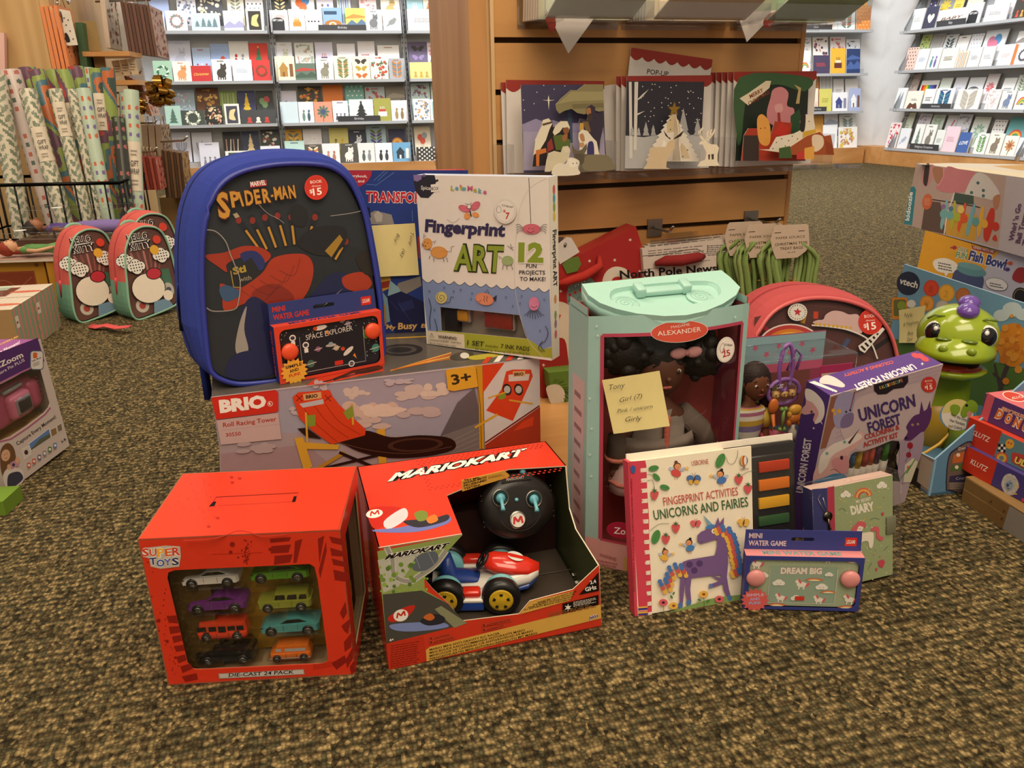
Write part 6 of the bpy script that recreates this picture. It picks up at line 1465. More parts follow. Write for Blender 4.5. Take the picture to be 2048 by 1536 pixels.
for x,y in((405,1190),(462,1172),(740,1140)):A.ell(*zc(x,y),5,6,'4f74ac',n=10)
A.poly(Z_(((558,572),(625,640),(598,655))),'7aa0bc');A.ell(*zc(608,655),10,4,'4a80b8',-15,12);A.ell(*zc(632,685),4.6,5,'efe6d8',n=12);A.ell(*zc(634,686),2.2,2.6,'1c1818',n=8);A.line([zc(540,765),zc(560,752)],.8,'4a3858')
for x,y in((467,912),(535,905),(500,952)):A.ell(*zc(x,y),6.5,None,'553c6c',n=14)
for(pts,cols,rr)in(([(690,655),(735,668),(765,710),(780,760),(790,810),(800,860),(812,910),(800,945)],('4a74b4','c85a54','e0b04a'),22),([(405,915),(365,910),(325,930),(310,975),(300,1010),(262,1025)],('4a74b4','c85a54','e0b04a'),20)):
 for k,c_ in((2,cols[2]),(1,cols[1]),(0,cols[0])):
  for x,y in pts[:]:
   ox,oy=(-22*k,12*k)if x>600 else(14*k,26*k)
   for dx,dy in((0,0),(8,20)):A.ell(*zc(x+ox+dx,y+oy+dy),rr/3.4133*.8,None,c_,n=10)
for x,y,c_ in((560,1112,'e2b04a'),(285,1168,'d8606a'),(355,1190,'e2b04a'),(665,1145,'d8606a')):A.ell(*zc(x,y),9,7,c_,n=14);A.ell(*zc(x,y),3.4,2.6,'8a4a2a' if c_[0]=='e' else '3a2420',n=8);A.line([zc(x,y+22),zc(x+6,y+85)],.9,'4a6a3a')
for p in((340,1130,14,60),(355,1105,12,120),(530,1150,14,20),(590,1155,14,150)):leaf(*p)
q.build('front_cover',t)
q=MB();g=Fr(.1369,.7586,0.0005,14.19,.1457,.003,.1782,11.31)
bw=fp.ab(1601,1000)[0]-.001
q.box(g,.001,f.w-.004,.0025,.013,.002,f.h-.002,'e6dcc8','paper');q.build('pages',t)
q=MB();q.box(g,0,bw,.013,.0155,0,f.h*1.03,{'f':'ebe2d2','*':'efe6d6'},'print');q.build('back_cover',t)
q=MB();q.box(g,-.0035,.0005,.0005,.0155,0,f.h,'cc4254','print');q.build('spine',t)
tr=g.front(.0025)
tx=lambda x,y:tr.ab(*zc(x,y))
a0,a1=f.w-.001,tx(1205,300)[0];bt=tx(1100,85)[1]
q=MB();q.bbox(g,a0-.03,a1,.004,.0128,.004,bt,'231f1c','plastic',.003);q.bbox(g,a0-.002,a1-.004,.0015,.006,.006,bt-.012,'2b2724','plastic',.002);q.build('ink_tray',t)
for(y0,y1,c_,lb)in((190,300,'c0432a','red'),(310,425,'e07a2c','orange'),(432,548,'e2a82c','yellow'),(558,665,'3a5e38','green'),(672,780,'2f5078','blue')):
 pa0,pb0=tx(942,y1-4);pa1,pb1=tx(1146,y0-4)
 q=MB();q.bbox(g,pa0,pa1,-.001,.003,pb0+.001,pb1-.001,c_,'matte',.0006);q.build('ink_pad',t,label=lb+' ink pad')
q=MB();q.prism(g.front(-.0015),rrect(tx(938,0)[0]-.002,.008,tx(1150,0)[0]+.002,bt-.014,.003),.0003,'ffffff','film');q.build('clear_cover',t)
def dream(U,R_):
 U.rect(.215,R_*.12,.79,R_*.80,'93a894')
 U.text('DREAM BIG',(.31,R_*.66),(.66,R_*.67),.06,'ece0d4',.05,out='a88a84',ow=.09)
 def uni(x,y,s):
  U.ell(x,y,s,s*.6,'ece2d6',n=14);U.ell(x-s*.8,y+s*.7,s*.5,s*.45,'ece2d6',20,12);U.ell(x-s*.45,y+s*.75,s*.22,s*.6,'d8606a',25,10);U.ell(x+s*1.05,y-s*.05,s*.25,s*.6,'d8606a',-30,10)
  for dx in(-.5,.4):U.rect(x+s*dx-s*.13,y-s*1.1,x+s*dx+s*.13,y-s*.2,'ece2d6')
  U.poly([(x-s*.95,y+s*1.0),(x-s*.75,y+s*1.0),(x-s*.9,y+s*1.5)],'e6b84a')
 def cl(x,y,s):
  for dx,dy,r in((-.6,0,.6),(.6,0,.6),(0,.25,.8)):U.ell(x+s*dx,y+s*dy,s*r,s*r*.85,'ece6dc',n=12)
  U.dots([(x-s*.3,y),(x+s*.3,y)],s*.09,'3a3a3a',5)
 def rb(x,y,s):
  for k,c_ in((1,'d8605a'),(.8,'e8b84a'),(.6,'ece0d4')):U.poly([(x+s*k*cos(pi*(.15+.7*i/10)),y+s*k*.45*sin(pi*(.15+.7*i/10)))for i in range(11)],c_)
 for a_ in((.5,R_*.46,.045),(.33,R_*.2,.04),(.66,R_*.18,.04),(.1,R_*.83,.045),(.92,R_*.2,.045),(.7,R_*.93,.03)):uni(*a_)
 for a_ in((.30,R_*.48,.045),(.67,R_*.42,.045),(.46,R_*.2,.04),(.16,R_*.62,.04),(.72,R_*.66,.03)):cl(*a_)
 for a_ in((.6,R_*.52,.09),(.73,R_*.3,.08),(.32,R_*.9,.1),(.93,R_*.87,.1),(.3,R_*.03,.09),(.9,R_*.02,.09)):rb(*a_)
 U.rect(.45,R_*.17,.53,R_*.25,'cf3a2c')
f=Fr(.2575,.7692,.0005,-6,.1265,.016,.0688,0,1.2)
water_game(f,'pale green and pink water ring game with unicorns, standing on the carpet',dict(edge='3a3f84',top='d98a8a',side='3a3f84',toptext='7a9a94',flap='3d4288',title='d8c0c8',bg='a3b092',speck='d8c8a0',screen=(.215,.79),line='e8e2d8',btn=((928,1012),(1572,1020)),btncol='dc8f8c',star=(.1,.10),starcol='d8605c',startxt=('d9b0c4','b9a8d8','9ab0e0')),z,zc,dream)
f=Fr(.3472,.791,.0005,17.12,.1220,.0235,.1295,9.79,1.2)
t=thing('diary','green unicorn diary with key in a clear plastic case, standing on the carpet','diary',f.o,f.yaw)
fp=f.front(.002);tx=lambda x,y:fp.ab(*zc(x,y))
dw=tx(1862,600)[0];q=MB()
q.box(f,.003,dw,.002,f.d-.002,.002,f.h-.003,{'f':'9aa67c','t':'dcbcae','l':'3a3a6c','r':'e6ded0','*':'9aa67c'},'print');A=Art(fp,q,'print')
A.poly([zc(1308,405),zc(1415,395),zc(1425,740),zc(1400,1080),zc(1330,1090),zc(1320,740)],'3b3d72');A.poly([zc(1414,392),zc(1462,382),zc(1470,760),zc(1450,1080),zc(1425,1085),zc(1424,740)],'b23a52')
A.text('MY SECRET',zc(1612,500),zc(1715,478),6,'ece2d2',.03);A.text('DIARY',zc(1580,578),zc(1740,545),17,'ece2d2',.05)
for k,c_ in((1,'d8705a'),(.8,'e2b44e'),(.6,'c4505a'),(.42,'9aa67c')):A.poly([zc(1660+62*k*cos(pi+pi*i/12)-10*sin(pi*i/12)*0,455+62*k*sin(pi+pi*i/12)-8*(i-6)/6)for i in range(13)],c_)
for x,y in((1540,440),(1787,378)):
 for dx,dy,r in((-18,6,18),(18,3,18),(0,-8,22)):A.ell(*zc(x+dx,y+dy),r/3.41,r/3.41*.9,'ece4d6',n=12)
 A.dots([zc(x-8,y),zc(x+10,y-2)],.7,'3a3a3a',5)
r_=random.Random(6)
A.dots([(*zc(r_.uniform(1480,1850),r_.uniform(340,1040)),r_.uniform(.5,1.6))for _ in range(50)],1,'e2c46a',5);A.dots([(*zc(r_.uniform(1480,1850),r_.uniform(340,1040)),r_.uniform(.6,1.5))for _ in range(30)],1,'ece4d6',5);A.dots([(*zc(r_.uniform(1480,1850),r_.uniform(340,1040)),r_.uniform(.6,1.6))for _ in range(26)],1,'c4707a',5)
for p in(((1490,545),(1520,535),(1540,555)),((1705,612),(1735,600),(1770,608)),((1800,820),(1830,790)),((1690,950),(1720,900))):A.line(Z_(p),.8,'5f7a5a',True)
A.blob(Z_(((1600,760),(1600,700),(1610,660),(1640,640),(1660,660),(1650,700),(1720,695),(1730,740),(1720,800),(1700,800),(1690,760),(1650,765),(1645,810),(1625,800))),'ece0cc');A.blob(Z_(((1555,735),(1570,690),(1600,650),(1635,620),(1675,635),(1670,665),(1630,655),(1610,700),(1590,745))),'d0606a')
A.blob(Z_(((1710,690),(1730,660),(1765,665),(1770,720),(1800,730),(1780,755),(1750,735),(1745,690))),'d0606a');A.poly([zc(1650,625),zc(1662,622),zc(1672,590)],'e2b84a');A.line([zc(1625,672),zc(1635,677),zc(1643,668)],.7,'3a3a3a')
A.poly(Z_(((1758,895),(1790,882),(1808,900),(1790,940),(1765,930))),'c8485a');A.poly(Z_(((1780,565),(1800,560),(1798,580),(1788,585))),'c8485a');A.poly(Z_(((1738,945),(1758,940),(1748,965))),'c8485a')
q.build('cover',t)
q=MB();a0,b1=tx(1812,595);a1,b0=tx(1868,700);q.bbox(f,a0,a1+.002,-.0002,.004,b0,b1,'6f6e58','plastic',.0008);q.build('clasp',t)
q=MB();kp=f.front(.0008);kk=lambda x,y:kp.px(*zc(x,y))
q.tube([kk(1370,440),kk(1350,470),kk(1385,540),kk(1412,585),kk(1408,540),kk(1385,460)],.0004,'c4bcae','metal',5);q.lathe(kk(1418,590),fp.n,[(.006,-.001),(.006,.0008),(.0003,.0008)],'6a6258','metal',14);q.tube([kk(1422,605),kk(1432,700)],.0015,'6a6258','metal',6);q.tube([kk(1430,672),kk(1442,672)],.0011,'6a6258','metal',5);q.tube([kk(1431,690),kk(1444,690)],.0011,'6a6258','metal',5);q.build('key',t)
q=MB();q.box(f,0,f.w,0,f.d,0,f.h,'ffffff','film')
for(x0,y0,z0),(x1,y1,z1)in(((f.w,0,0),(f.w,0,f.h)),((0,0,f.h),(f.w,0,f.h)),((0,f.d,f.h),(f.w,f.d,f.h)),((f.w,f.d,0),(f.w,f.d,f.h)),((0,0,0),(0,0,f.h)),((f.w,0,f.h),(f.w,f.d,f.h))):q.tube([f.p(x0,y0,z0),f.p(x1,y1,z1)],.0004,'d8d2c8','acrylic',5)
q.build('clear_case',t)
f=Fr(.3765,.9184,.001,23.18,.179,.0402,.2178,-9.38,4.63);z=zpx(1440,540,3.4917);zc=lambda x,y:(1440+x/3.4917,540+y/3.4917)
t=thing('colouring_kit_box','purple and lilac unicorn colouring kit box with marker pens showing','craft kit',f.o,f.yaw)
fp=f.front();q=MB()
wn=[fp.ab(*p)for p in z((915,1290),(940,1270),(1010,1265),(1100,1225),(1190,1190),(1250,1195),(1262,1240),(1235,1300),(1235,1345),(1250,1400),(1260,1480),(900,1480),(880,1400))]
q.prism(fp,[(0,0),(f.w,0),(f.w,f.h),(0,f.h)],.001,'b8a4ae','print',[wn],back='c8b8a8')
q.box(f,0,f.w,.001,f.d,0,f.h,{'t':'5a3a84','l':'4a2f74','*':'4a2f74'},'print','f');A=Art(fp,q,'print')
for i in range(16):A.line([zc(790+20*i*.1,900+30*i),zc(1560-18*i,665+30*i)],.5,'a8949e')if 900+30*i<1180 else None
A.poly(Z_(((776,888),(850,865),(870,1000),(780,1120),(740,1240),(700,1250))),'8a5a4a');A.blob(Z_(((840,1080),(900,960),(1000,880),(1200,830),(1420,790),(1480,900),(1400,1100),(1280,1180),(1200,1190),(1000,1260),(880,1200))),'c4b0b4')
A.blob(Z_(((820,880),(870,850),(940,870),(930,960),(900,1040),(850,1100),(800,1080),(790,980))),'9a94b8');A.blob(Z_(((870,1010),(930,1000),(920,1080),(850,1105),(840,1060))),'7a6a94');A.line([zc(940,850),zc(910,970)],2.4,'8a4a54');A.dots([zc(880,990),zc(908,978)],2.2,'2a2030',8)
bug_=[(790,980,8),(830,985,9),(800,1005,6)];A.dots([(zc(x,y)[0],zc(x,y)[1],r_/2)for x,y,r_ in bug_],2,'d9a03a',8)
A.blob(Z_(((650,1480),(660,1400),(720,1320),(760,1240),(860,1190),(980,1130),(1000,1180),(940,1250),(900,1280),(880,1370),(860,1420),(790,1440),(700,1480))),'d8a8a4')
A.blob(Z_(((700,1300),(780,1220),(880,1180),(960,1140),(990,1170),(900,1230),(840,1260),(780,1300),(740,1380),(690,1420))),'e2d4cc');A.blob(Z_(((780,1330),(850,1300),(890,1300),(900,1370),(870,1420),(800,1400))),'d28f94')
A.poly([zc(890,1205),zc(905,1215),zc(975,1105)],'4a2a3a');A.ell(*zc(848,1310),3.2,4.4,'3a2430',n=10);A.line([zc(770,1400),zc(800,1390),zc(840,1420)],1,'7a4a54',True);A.star(*zc(745,1280),5,1.8,6,'5a9a9a');A.star(*zc(868,1200),5,1.8,6,'5a9a9a')
A.blob(Z_(((640,1480),(720,1450),(800,1420),(870,1430),(880,1480))),'4a84b0')
A.blob(Z_(((1300,1090),(1350,1020),(1400,1000),(1470,960),(1470,1040),(1430,1120),(1360,1180),(1310,1190),(1285,1180),(1310,1130))),'5a3068');A.poly(Z_(((1390,1010),(1405,915),(1425,1000))),'5a3068');A.poly(Z_(((1440,980),(1465,910),(1470,1000))),'5a3068');A.dots([zc(1342,1080),zc(1380,1075)],2.4,'d8b07a',8);A.dots([zc(1342,1080),zc(1380,1075)],1.2,'1c1018',6);A.ell(*zc(1298,1172),3.5,2.6,'2a1430',n=8)
A.blob(Z_(((1250,1320),(1260,1200),(1330,1190),(1420,1130),(1400,1300),(1340,1400),(1300,1480),(1260,1480),(1240,1400))),'a893a8');A.ell(*zc(1325,1225),6,7,'9a1f3a',n=12);A.ell(*zc(1315,1290),5.4,6,'9a1f3a',n=12);A.line([zc(1325,1245),zc(1320,1280),zc(1290,1340)],1,'3a4a2a');A.poly(Z_(((1290,1360),(1345,1310),(1380,1340),(1330,1480),(1280,1480))),'d8d2bc');A.line([zc(1300,1420),zc(1360,1320)],2.2,'5a8a4a');A.line([zc(1250,1470),zc(1330,1360)],2,'5a8a4a');A.star(*zc(1310,1375),4,1.8,5,'d8605a')
A.poly(Z_(((1072,800),(1310,735),(1312,780),(1280,820),(1210,830),(1160,865),(1100,868),(1075,840))),'1f1a22')
for i,ch in enumerate('KALEIDOSCOPE'):A.text(ch,zc(1114+13.6*i,832-4.6*i),zc(1125+13.6*i,829-4.6*i),6.5,('d8a84a','e2c46a','8fb06a','6aa0b4','e2c46a','d8705a')[i%6],.02)
A.text('UNICORN',zc(978,1055),zc(1370,945),25,'43306a',.03,.1);A.text('FOREST',zc(1038,1136),zc(1268,1068),21,'43306a',.03,.1);A.text('COLORING &',zc(1012,1182),zc(1252,1108),10,'b8403f',.03,.1);A.text('ACTIVITY KIT',zc(1000,1236),zc(1245,1163),10,'b8403f',.03,.1)
price_dot(A,*zc(1455,798),15,'15')
L_=f.left();A=Art(L_,q,'print')
A.text('UNICORN FOREST',zc(580,1560),zc(640,1180),12,'ece0e6',.03,up=zc(530,1550))
A.blob(Z_(((600,830),(650,860),(700,900),(730,970),(720,1040),(680,1070),(650,1050),(660,1000),(600,1010),(568,995),(580,960),(600,930))),'d8a0a4');A.blob(Z_(((600,830),(660,850),(720,920),(730,1000),(700,1060),(660,1070),(690,1000),(650,930),(600,900))),'e8dcd8');A.poly([zc(680,1040),zc(696,1030),zc(718,1080)],'ece0d4');A.ell(*zc(640,990),2.4,None,'3a2430',n=8);A.star(*zc(655,1105),3.2,1,4,'ece0e6')
T_=f.top();A=Art(T_,q,'print')
A.text('UNICORN FOREST',zc(1345,655),zc(925,805),9,'ece0e6',.035,up=zc(1378,690));A.text('COLORING & ACTIVITY',zc(1205,632),zc(860,725),4,'d8604a',.03,up=zc(1215,652));A.blob(Z_(((700,760),(740,735),(800,750),(870,800),(850,820),(760,800),(700,790))),'ead0cc');A.poly([zc(620,785),zc(660,775),zc(820,845),(1673,785)],'e8e0e0')
for x,y in((1365,598),(1430,622),(1400,602)):A.ell(*zc(x,y),9,5,'c84a54',20,12)
A.star(*zc(1412,656),4,1.2,4,'ece0e6');A.star(*zc(785,842),3,1,4,'ece0e6')
q.build('carton',t)
q=MB();q.prism(f.front(.022),[(.02,.005),(f.w-.01,.005),(f.w-.01,f.h*.55),(.02,f.h*.55)],.001,'4a3f44','print');q.prism(f.front(.0016),wn,.0003,'ffffff','film');q.build('clear_window',t)
mp=f.front(.012)
for(x,y,c_)in((925,1290,'3f74a8'),(970,1295,'dcae3a'),(1015,1280,'c04a50'),(1058,1270,'dc5a4a'),(1100,1262,'4a2a54'),(1160,1240,'3a8a3a')):
 a0,b0=mp.ab(*zc(x,y));a1,b1=mp.ab(*zc(x-32,y+145));d_=(mp.at(a0,b0)-mp.at(a1,b1))
 q=MB();m_=mp.at(a0,b0)-d_*.55
 q.tube([mp.at(a0,b0)+d_*.25,m_],[.0042,.0048],c_,'plastic',10);q.tube([m_,m_-d_*1.0],[.0055,.0055],'d8cfc4','plastic',10);q.build('marker_pen',t)
f=Fr(.288,.985,.0005,14,.185,.075,.219)
t=thing('fashion_doll_box','clear-sided doll playset box with pink backing, between the teal doll box and unicorn kit','doll box',f.o,f.yaw)
fp=f.front();bp_=f.front(f.d-.003);q=MB();q.prism(bp_,[(0,0),(f.w,0),(f.w,f.h+.012),(0,f.h+.012)],.0015,'9a4660','print')
A=Art(bp_,q,'print');px_=lambda x,y:zc(x,y)
U=UArt(bp_,q);U.rect(0,f.h*.86,f.w,f.h+.011,'8aa8b0');U.rect(0,f.h*.80,f.w,f.h*.86,'c2607c')
for i in range(9):U.star(f.w*(.1+.1*i),f.h*(.93+.05*(i%2)),.006,.0025,5,'c2607c')
U.rect(f.w*.2,f.h*.4,f.w*.9,f.h*.8,'7a4a44');U.rect(f.w*.35,f.h*.42,f.w*.62,f.h*.74,'6f6a3a');U.rect(f.w*.48,f.h*.42,f.w*.5,f.h*.74,'8a5a3a');U.rect(f.w*.35,f.h*.55,f.w*.62,f.h*.57,'8a5a3a');U.rect(f.w*.3,f.h*.2,f.w*.9,f.h*.42,'5f7488');U.rect(0,0,f.w,f.h*.22,'6a3a3c')
q.build('backing_card',t)
q=MB();q.prism(f.front(.004),[(f.w*.72,f.h*.45),(f.w*.99,f.h*.45),(f.w*.99,f.h*.93),(f.w*.72,f.h*.93)],.001,'b83a64','print');U=UArt(f.front(.004),q);U.rect(f.w*.735,f.h*.46,f.w*.985,f.h*.88,'d8c0b0');U.ell(f.w*.80,f.h*.72,.012,.012,'c4a07a',n=14);U.ell(f.w*.78,f.h*.80,.004,.010,'c4a07a',15,10);U.ell(f.w*.82,f.h*.80,.004,.010,'c4a07a',-15,10);U.dots([(f.w*.79,f.h*.73),(f.w*.81,f.h*.73)],.0015,'2a1a14',6);U.poly([(f.w*.90,f.h*.88),(f.w*.95,f.h*.88),(f.w*.95,f.h*.82),(f.w*.97,f.h*.82),(f.w*.925,f.h*.76),(f.w*.88,f.h*.82),(f.w*.90,f.h*.82)],'b83a64');q.build('picture_panel',t)
q=MB();q.box(f,0,f.w,0,f.d-.004,0,f.h,'ffffff','film','bd')
for(x0,y0,z0),(x1,y1,z1)in(((0,0,f.h),(f.w,0,f.h)),((0,f.d-.004,f.h),(f.w,f.d-.004,f.h)),((f.w,0,f.h),(f.w,f.d,f.h)),((0,0,f.h),(0,f.d,f.h)),((f.w,0,0),(f.w,0,f.h))):q.tube([f.p(x0,y0,z0),f.p(x1,y1,z1)],.0006,'e0d8d0','acrylic',5)
q.build('clear_shell',t)
X,Y,Z=f.ex,-f.ey,f.ez;dp=f.front(.03);P_=lambda x,y,dy=0.:dp.at(*dp.ab(*zc(x,y)),-dy)
d_=thing('fashion_doll','brown-skinned fashion doll in a striped top inside the clear pink-backed box','doll',f.p(f.w*.2,.03,.002),f.yaw)
SK='6f4128';hc=P_(250,790);hr=(.0185,.018,.025)
q=MB();q.ball(hc,hr,SK,'skin',16,12,(X,Y,Z));face(q,hc,X,Y,Z,hr,SK,lip='8a3a3c')
def rg(c,rx,ry,n=14):return[c+X*(rx*cos(2*pi*k/n))-Y*(ry*sin(2*pi*k/n))for k in range(n)]
nk=hc-Z*.022-X*.008
q.loft([rg(nk-Z*.13,.018,.012),rg(nk-Z*.10,.023,.014),rg(nk-Z*.065,.015,.011),rg(nk-Z*.035,.022,.013),rg(nk-Z*.018,.024,.011),rg(nk-Z*.008,.010,.008),rg(nk,.007,.007),rg(nk+Z*.01,.007,.007)],SK,'skin')
for s in(-1,1):
 sh=nk+X*(s*.024)-Z*.02;el=sh+X*(s*.008)-Z*.045;hd=el+X*(-s*.006)-Z*.04+Y*.008
 q.tube([sh,el,hd],[.0065,.0055,.004],SK,'skin',8);hand(q,hd-Z*.004,V((0,0,-1)),X*(-s),.009,SK)
 q.tube([nk-Z*.12+X*(s*.009),V((nk.x,nk.y,.05))+X*(s*.01),V((nk.x,nk.y,.006))+X*(s*.01)],[.011,.008,.006],SK,'skin',8)
q.build('body',d_)
q=MB();q.ball(hc+Z*.007-Y*.004,(.021,.02,.023),'2a1d18','hair',14,10,(X,Y,Z))
for s in(-1,1):q.tube([hc+X*(s*.017)+Z*.01-Y*.006,hc+X*(s*.022)-Z*.02-Y*.008,hc+X*(s*.02)-Z*.055-Y*.01],[.008,.009,.005],'2a1d18','hair',8)
q.build('hair',d_)
q=MB();zs_=[(-.102,.0245,.0155),(-.065,.0168,.0125),(-.035,.0235,.0145),(-.016,.0255,.0125),(-.009,.0165,.010)];cs=('e2d8c8','c9a23a','b06a84','7aa0a0','e2d8c8','8a78a0','c9a23a','e2d8c8','b06a84')
fine=smooth(zs_,False,3)
for i in range(len(fine)-1):q.loft([rg(nk+Z*fine[i][0],fine[i][1]*1.03,fine[i][2]*1.05),rg(nk+Z*fine[i+1][0],fine[i+1][1]*1.03,fine[i+1][2]*1.05)],cs[i%9],'fabric',True,False)
for s in(-1,1):sh=nk+X*(s*.022)-Z*.019;q.tube([sh,sh+X*(s*.006)-Z*.022],[.009,.0095],'d8b84a','fabric',10)
q.build('striped_top',d_)
q=MB();q.loft([rg(nk-Z*.145,.026,.016),rg(nk-Z*.1,.0245,.0155)],'3a4a6a','fabric');q.build('skirt',d_)
bk_=thing('pet_carrier','clear and purple toy pet bag holding tiny puppies in the clear doll box','toy',P_(430,900,-.01),f.yaw)
q=MB();c_=P_(430,840,-.005)
for r_x,r_z,cz in((.024,.018,0),(.010,.034,.034)):q.tube([c_+X*(r_x*cos(a_))+Z*(r_z*sin(a_)+cz)for a_ in(2*pi*i/24 for i in range(25))],.003,'8a5aa0','plastic',8,False)
q.tube([c_+X*.016+Z*.03,c_+X*.022+Z*.05,c_+X*.012+Z*.06,c_+X*.002+Z*.03],.0022,'9a6ab0','plastic',8);q.build('bag_frame',bk_)
q=MB();q.ball(c_,(.022,.012,.016),'ffffff','film',16,10,(X,Y,Z));q.build('clear_bowl',bk_)
for dx in(-.012,.001,.013):
 c2=c_+X*dx-Z*.004;p_=thing('toy_puppy','tiny tan toy puppy, %s of three in the purple pet bag'%{-.012:'leftmost',.001:'middle',.013:'rightmost'}[dx],'toy',c2-Z*.006,f.yaw,'tiny puppies in the pet bag')
 q=MB();q.ball(c2,(.0065,.006,.006),'c49a5a','plastic',10,8,(X,Y,Z));q.ball(c2+Y*.006-Z*.001,(.003,.003,.0025),'a87a42','plastic',8,6,(X,Y,Z));q.ball(c2+Y*.0086,.0011,'1c120c','gloss',6,4)
 for s in(-1,1):q.ball(c2+X*(s*.0055)+Z*.003,(.002,.002,.004),'8a5f34','plastic',6,5,(X,Y,Z));q.ball(c2+X*(s*.0025)+Y*.0055+Z*.002,.0009,'1c120c','gloss',6,4)
 q.build('body',p_)
def small_toy(name,label,x,y,col,shp):
 c_=P_(x,y,-.012);t_=thing(name,label,'toy',c_,f.yaw,'pet accessories in the clear doll box');q=MB();shp(q,c_,col);q.build('body',t_)
def brush(q,c,col):q.ball(c+Z*.012,(.008,.004,.011),col,'plastic',10,8,(X,Y,Z));q.tube([c,c-Z*.018+X*.003,c-Z*.024],[.003,.0025,.003],col,'plastic',8)
def bone(q,c,col):
 q.tube([c-Z*.014,c+Z*.014],.0025,col,'plastic',8)
 for s in(-1,1):
  for k in(-1,1):q.ball(c+Z*(s*.015)+X*(k*.003),.0035,col,'plastic',8,6)
def bowl(q,c,col):q.lathe(c-Z*.012,Z,[(.012,0),(.019,.008),(.019,.015),(.016,.015),(.012,.006),(.0003,.005)],col,'plastic',18)
def coat_(q,c,col):
 q.ball(c,(.011,.005,.008),col,'plastic',10,6,(X,Y,Z))
 for s in(-1,1):q.ball(c+X*(s*.008)-Z*.006,(.004,.004,.006),col,'plastic',8,6,(X,Y,Z))
def bottle_(q,c,col):q.lathe(c-Z*.014,Z,[(.006,0),(.006,.016),(.003,.02),(.003,.026),(.0003,.026)],col,'plastic',12)
small_toy('pet_brush','orange toy pet brush in the clear doll box',335,985,'d2722c',brush);small_toy('toy_bone','green toy bone in the clear doll box',405,1020,'7a9a4a',bone);small_toy('toy_bowl','pink toy bowl at the bottom of the clear doll box',345,1140,'c25068',bowl);small_toy('pet_vest','yellow toy pet vest in the clear doll box',490,955,'d8a23a',coat_);small_toy('pet_vest','orange toy pet vest in the clear doll box',485,1015,'c8742c',coat_);small_toy('toy_bottle','clear white toy bottle beside the pink toy bowl',470,1110,'c8bcae',bottle_)
ya,ln=radians(12),radians(11);o=V((.42,1.10,.002))
bp=Pl(o,(cos(ya),sin(ya),0),V((0,0,cos(ln)))+V((-sin(ya),cos(ya),0))*sin(ln))
q_=[bp.ab(*p)for p in((1497,770),(1500,720),(1515,668),(1545,625),(1590,602),(1645,596),(1700,604),(1745,624),(1776,660),(1792,706),(1797,760))]
xl,xr=q_[0][0],q_[-1][0];ol=[(xl,.03),(xl,.08)]+q_+[(xr,.08),(xr,.03),(xr-.02,.006),((xl+xr)/2,.002),(xl+.02,.006)]
t,olb,cen=backpack('backpack','coral pink clear-front backpack with rainbow picture, standing behind the unicorn kit',bp,ol,.085,{'top':'c8585a','zip':'a84048','pipe':'d0605f'},grow=.012)
q=MB();ip=bp.moved(-.006);A=Art(ip,q,'print',.00002);q.prism(ip,[(cen[0]+(x-cen[0])*.96,cen[1]+(y-cen[1])*.96)for x,y in olb],.001,'66403c','print')
A.poly(Z_(((240,330),(600,250),(1050,290),(1200,480),(1240,600),(1100,640),(700,450),(240,500))),'5c3a38')
for x,y,x1,y1,c_ in((1180,480,1060,560,'2a2422'),(1060,510,960,590,'3a3a4a'),(670,290,668,340,'d24a2a'),(590,310,575,370,'c9982c'),(300,390,350,440,'a8384a'),(250,430,280,500,'8a3444'),(900,480,860,540,'4a5a7a')):A.line([zc(x,y),zc(x1,y1)],9,c_)
q.build('printed_contents',t)
q=MB();A=Art(bp.moved(.0006),q,'glossprint',.00002)
A.blob(Z_(((650,370),(680,350),(720,345),(740,310),(790,285),(850,290),(900,310),(960,310),(985,360),(990,440),(900,420),(760,395))),'c9a8a4');A.line(Z_(((640,385),(760,395),(900,420),(1040,490),(1100,620))),3,'d8d0c8',True)
A.dots([(zc(670+30*i,378+3.2*i))for i in range(9)],3.2,'c9a23a',10)
for k,c_ in((1,'e0d4cc'),(.95,'b0413e'),(.80,'cf7a34'),(.68,'d8b23a'),(.55,'6a9a94'),(.4,'66403c')):A.poly([zc(490+235*k*cos(pi+pi*(i/18)),555+180*k*sin(pi+pi*(i/18)))for i in range(19)],c_)
A.poly(Z_(((965,530),(1135,400),(1150,415),(1010,580),(975,560))),'ddd6cc')
for i in range(5):A.poly([zc(978+28*i,535-22*i),zc(990+28*i,526-22*i),zc(1020+22*i,555-27*i),zc(1008+22*i,566-27*i)],'26221f')
A.ell(*zc(540,294),19.5,17.5,'d8d2c8',-5,24)
for i in range(20):a_=2*pi*i/20;A.line([zc(540+50*cos(a_),294+44*sin(a_)),zc(540+60*cos(a_),294+53*sin(a_))],1.2,'4a3f3a')
A.star(*zc(540,292),8.4,3.6,5,'b8323f',-85);q.build('printed_lettering',t)
q=MB();A=Art(bp.moved(.0012),q,'glossprint',.00002);price_dot(A,*zc(1050,362),24,'15');q.build('price_sticker',t,label='round red price sticker')
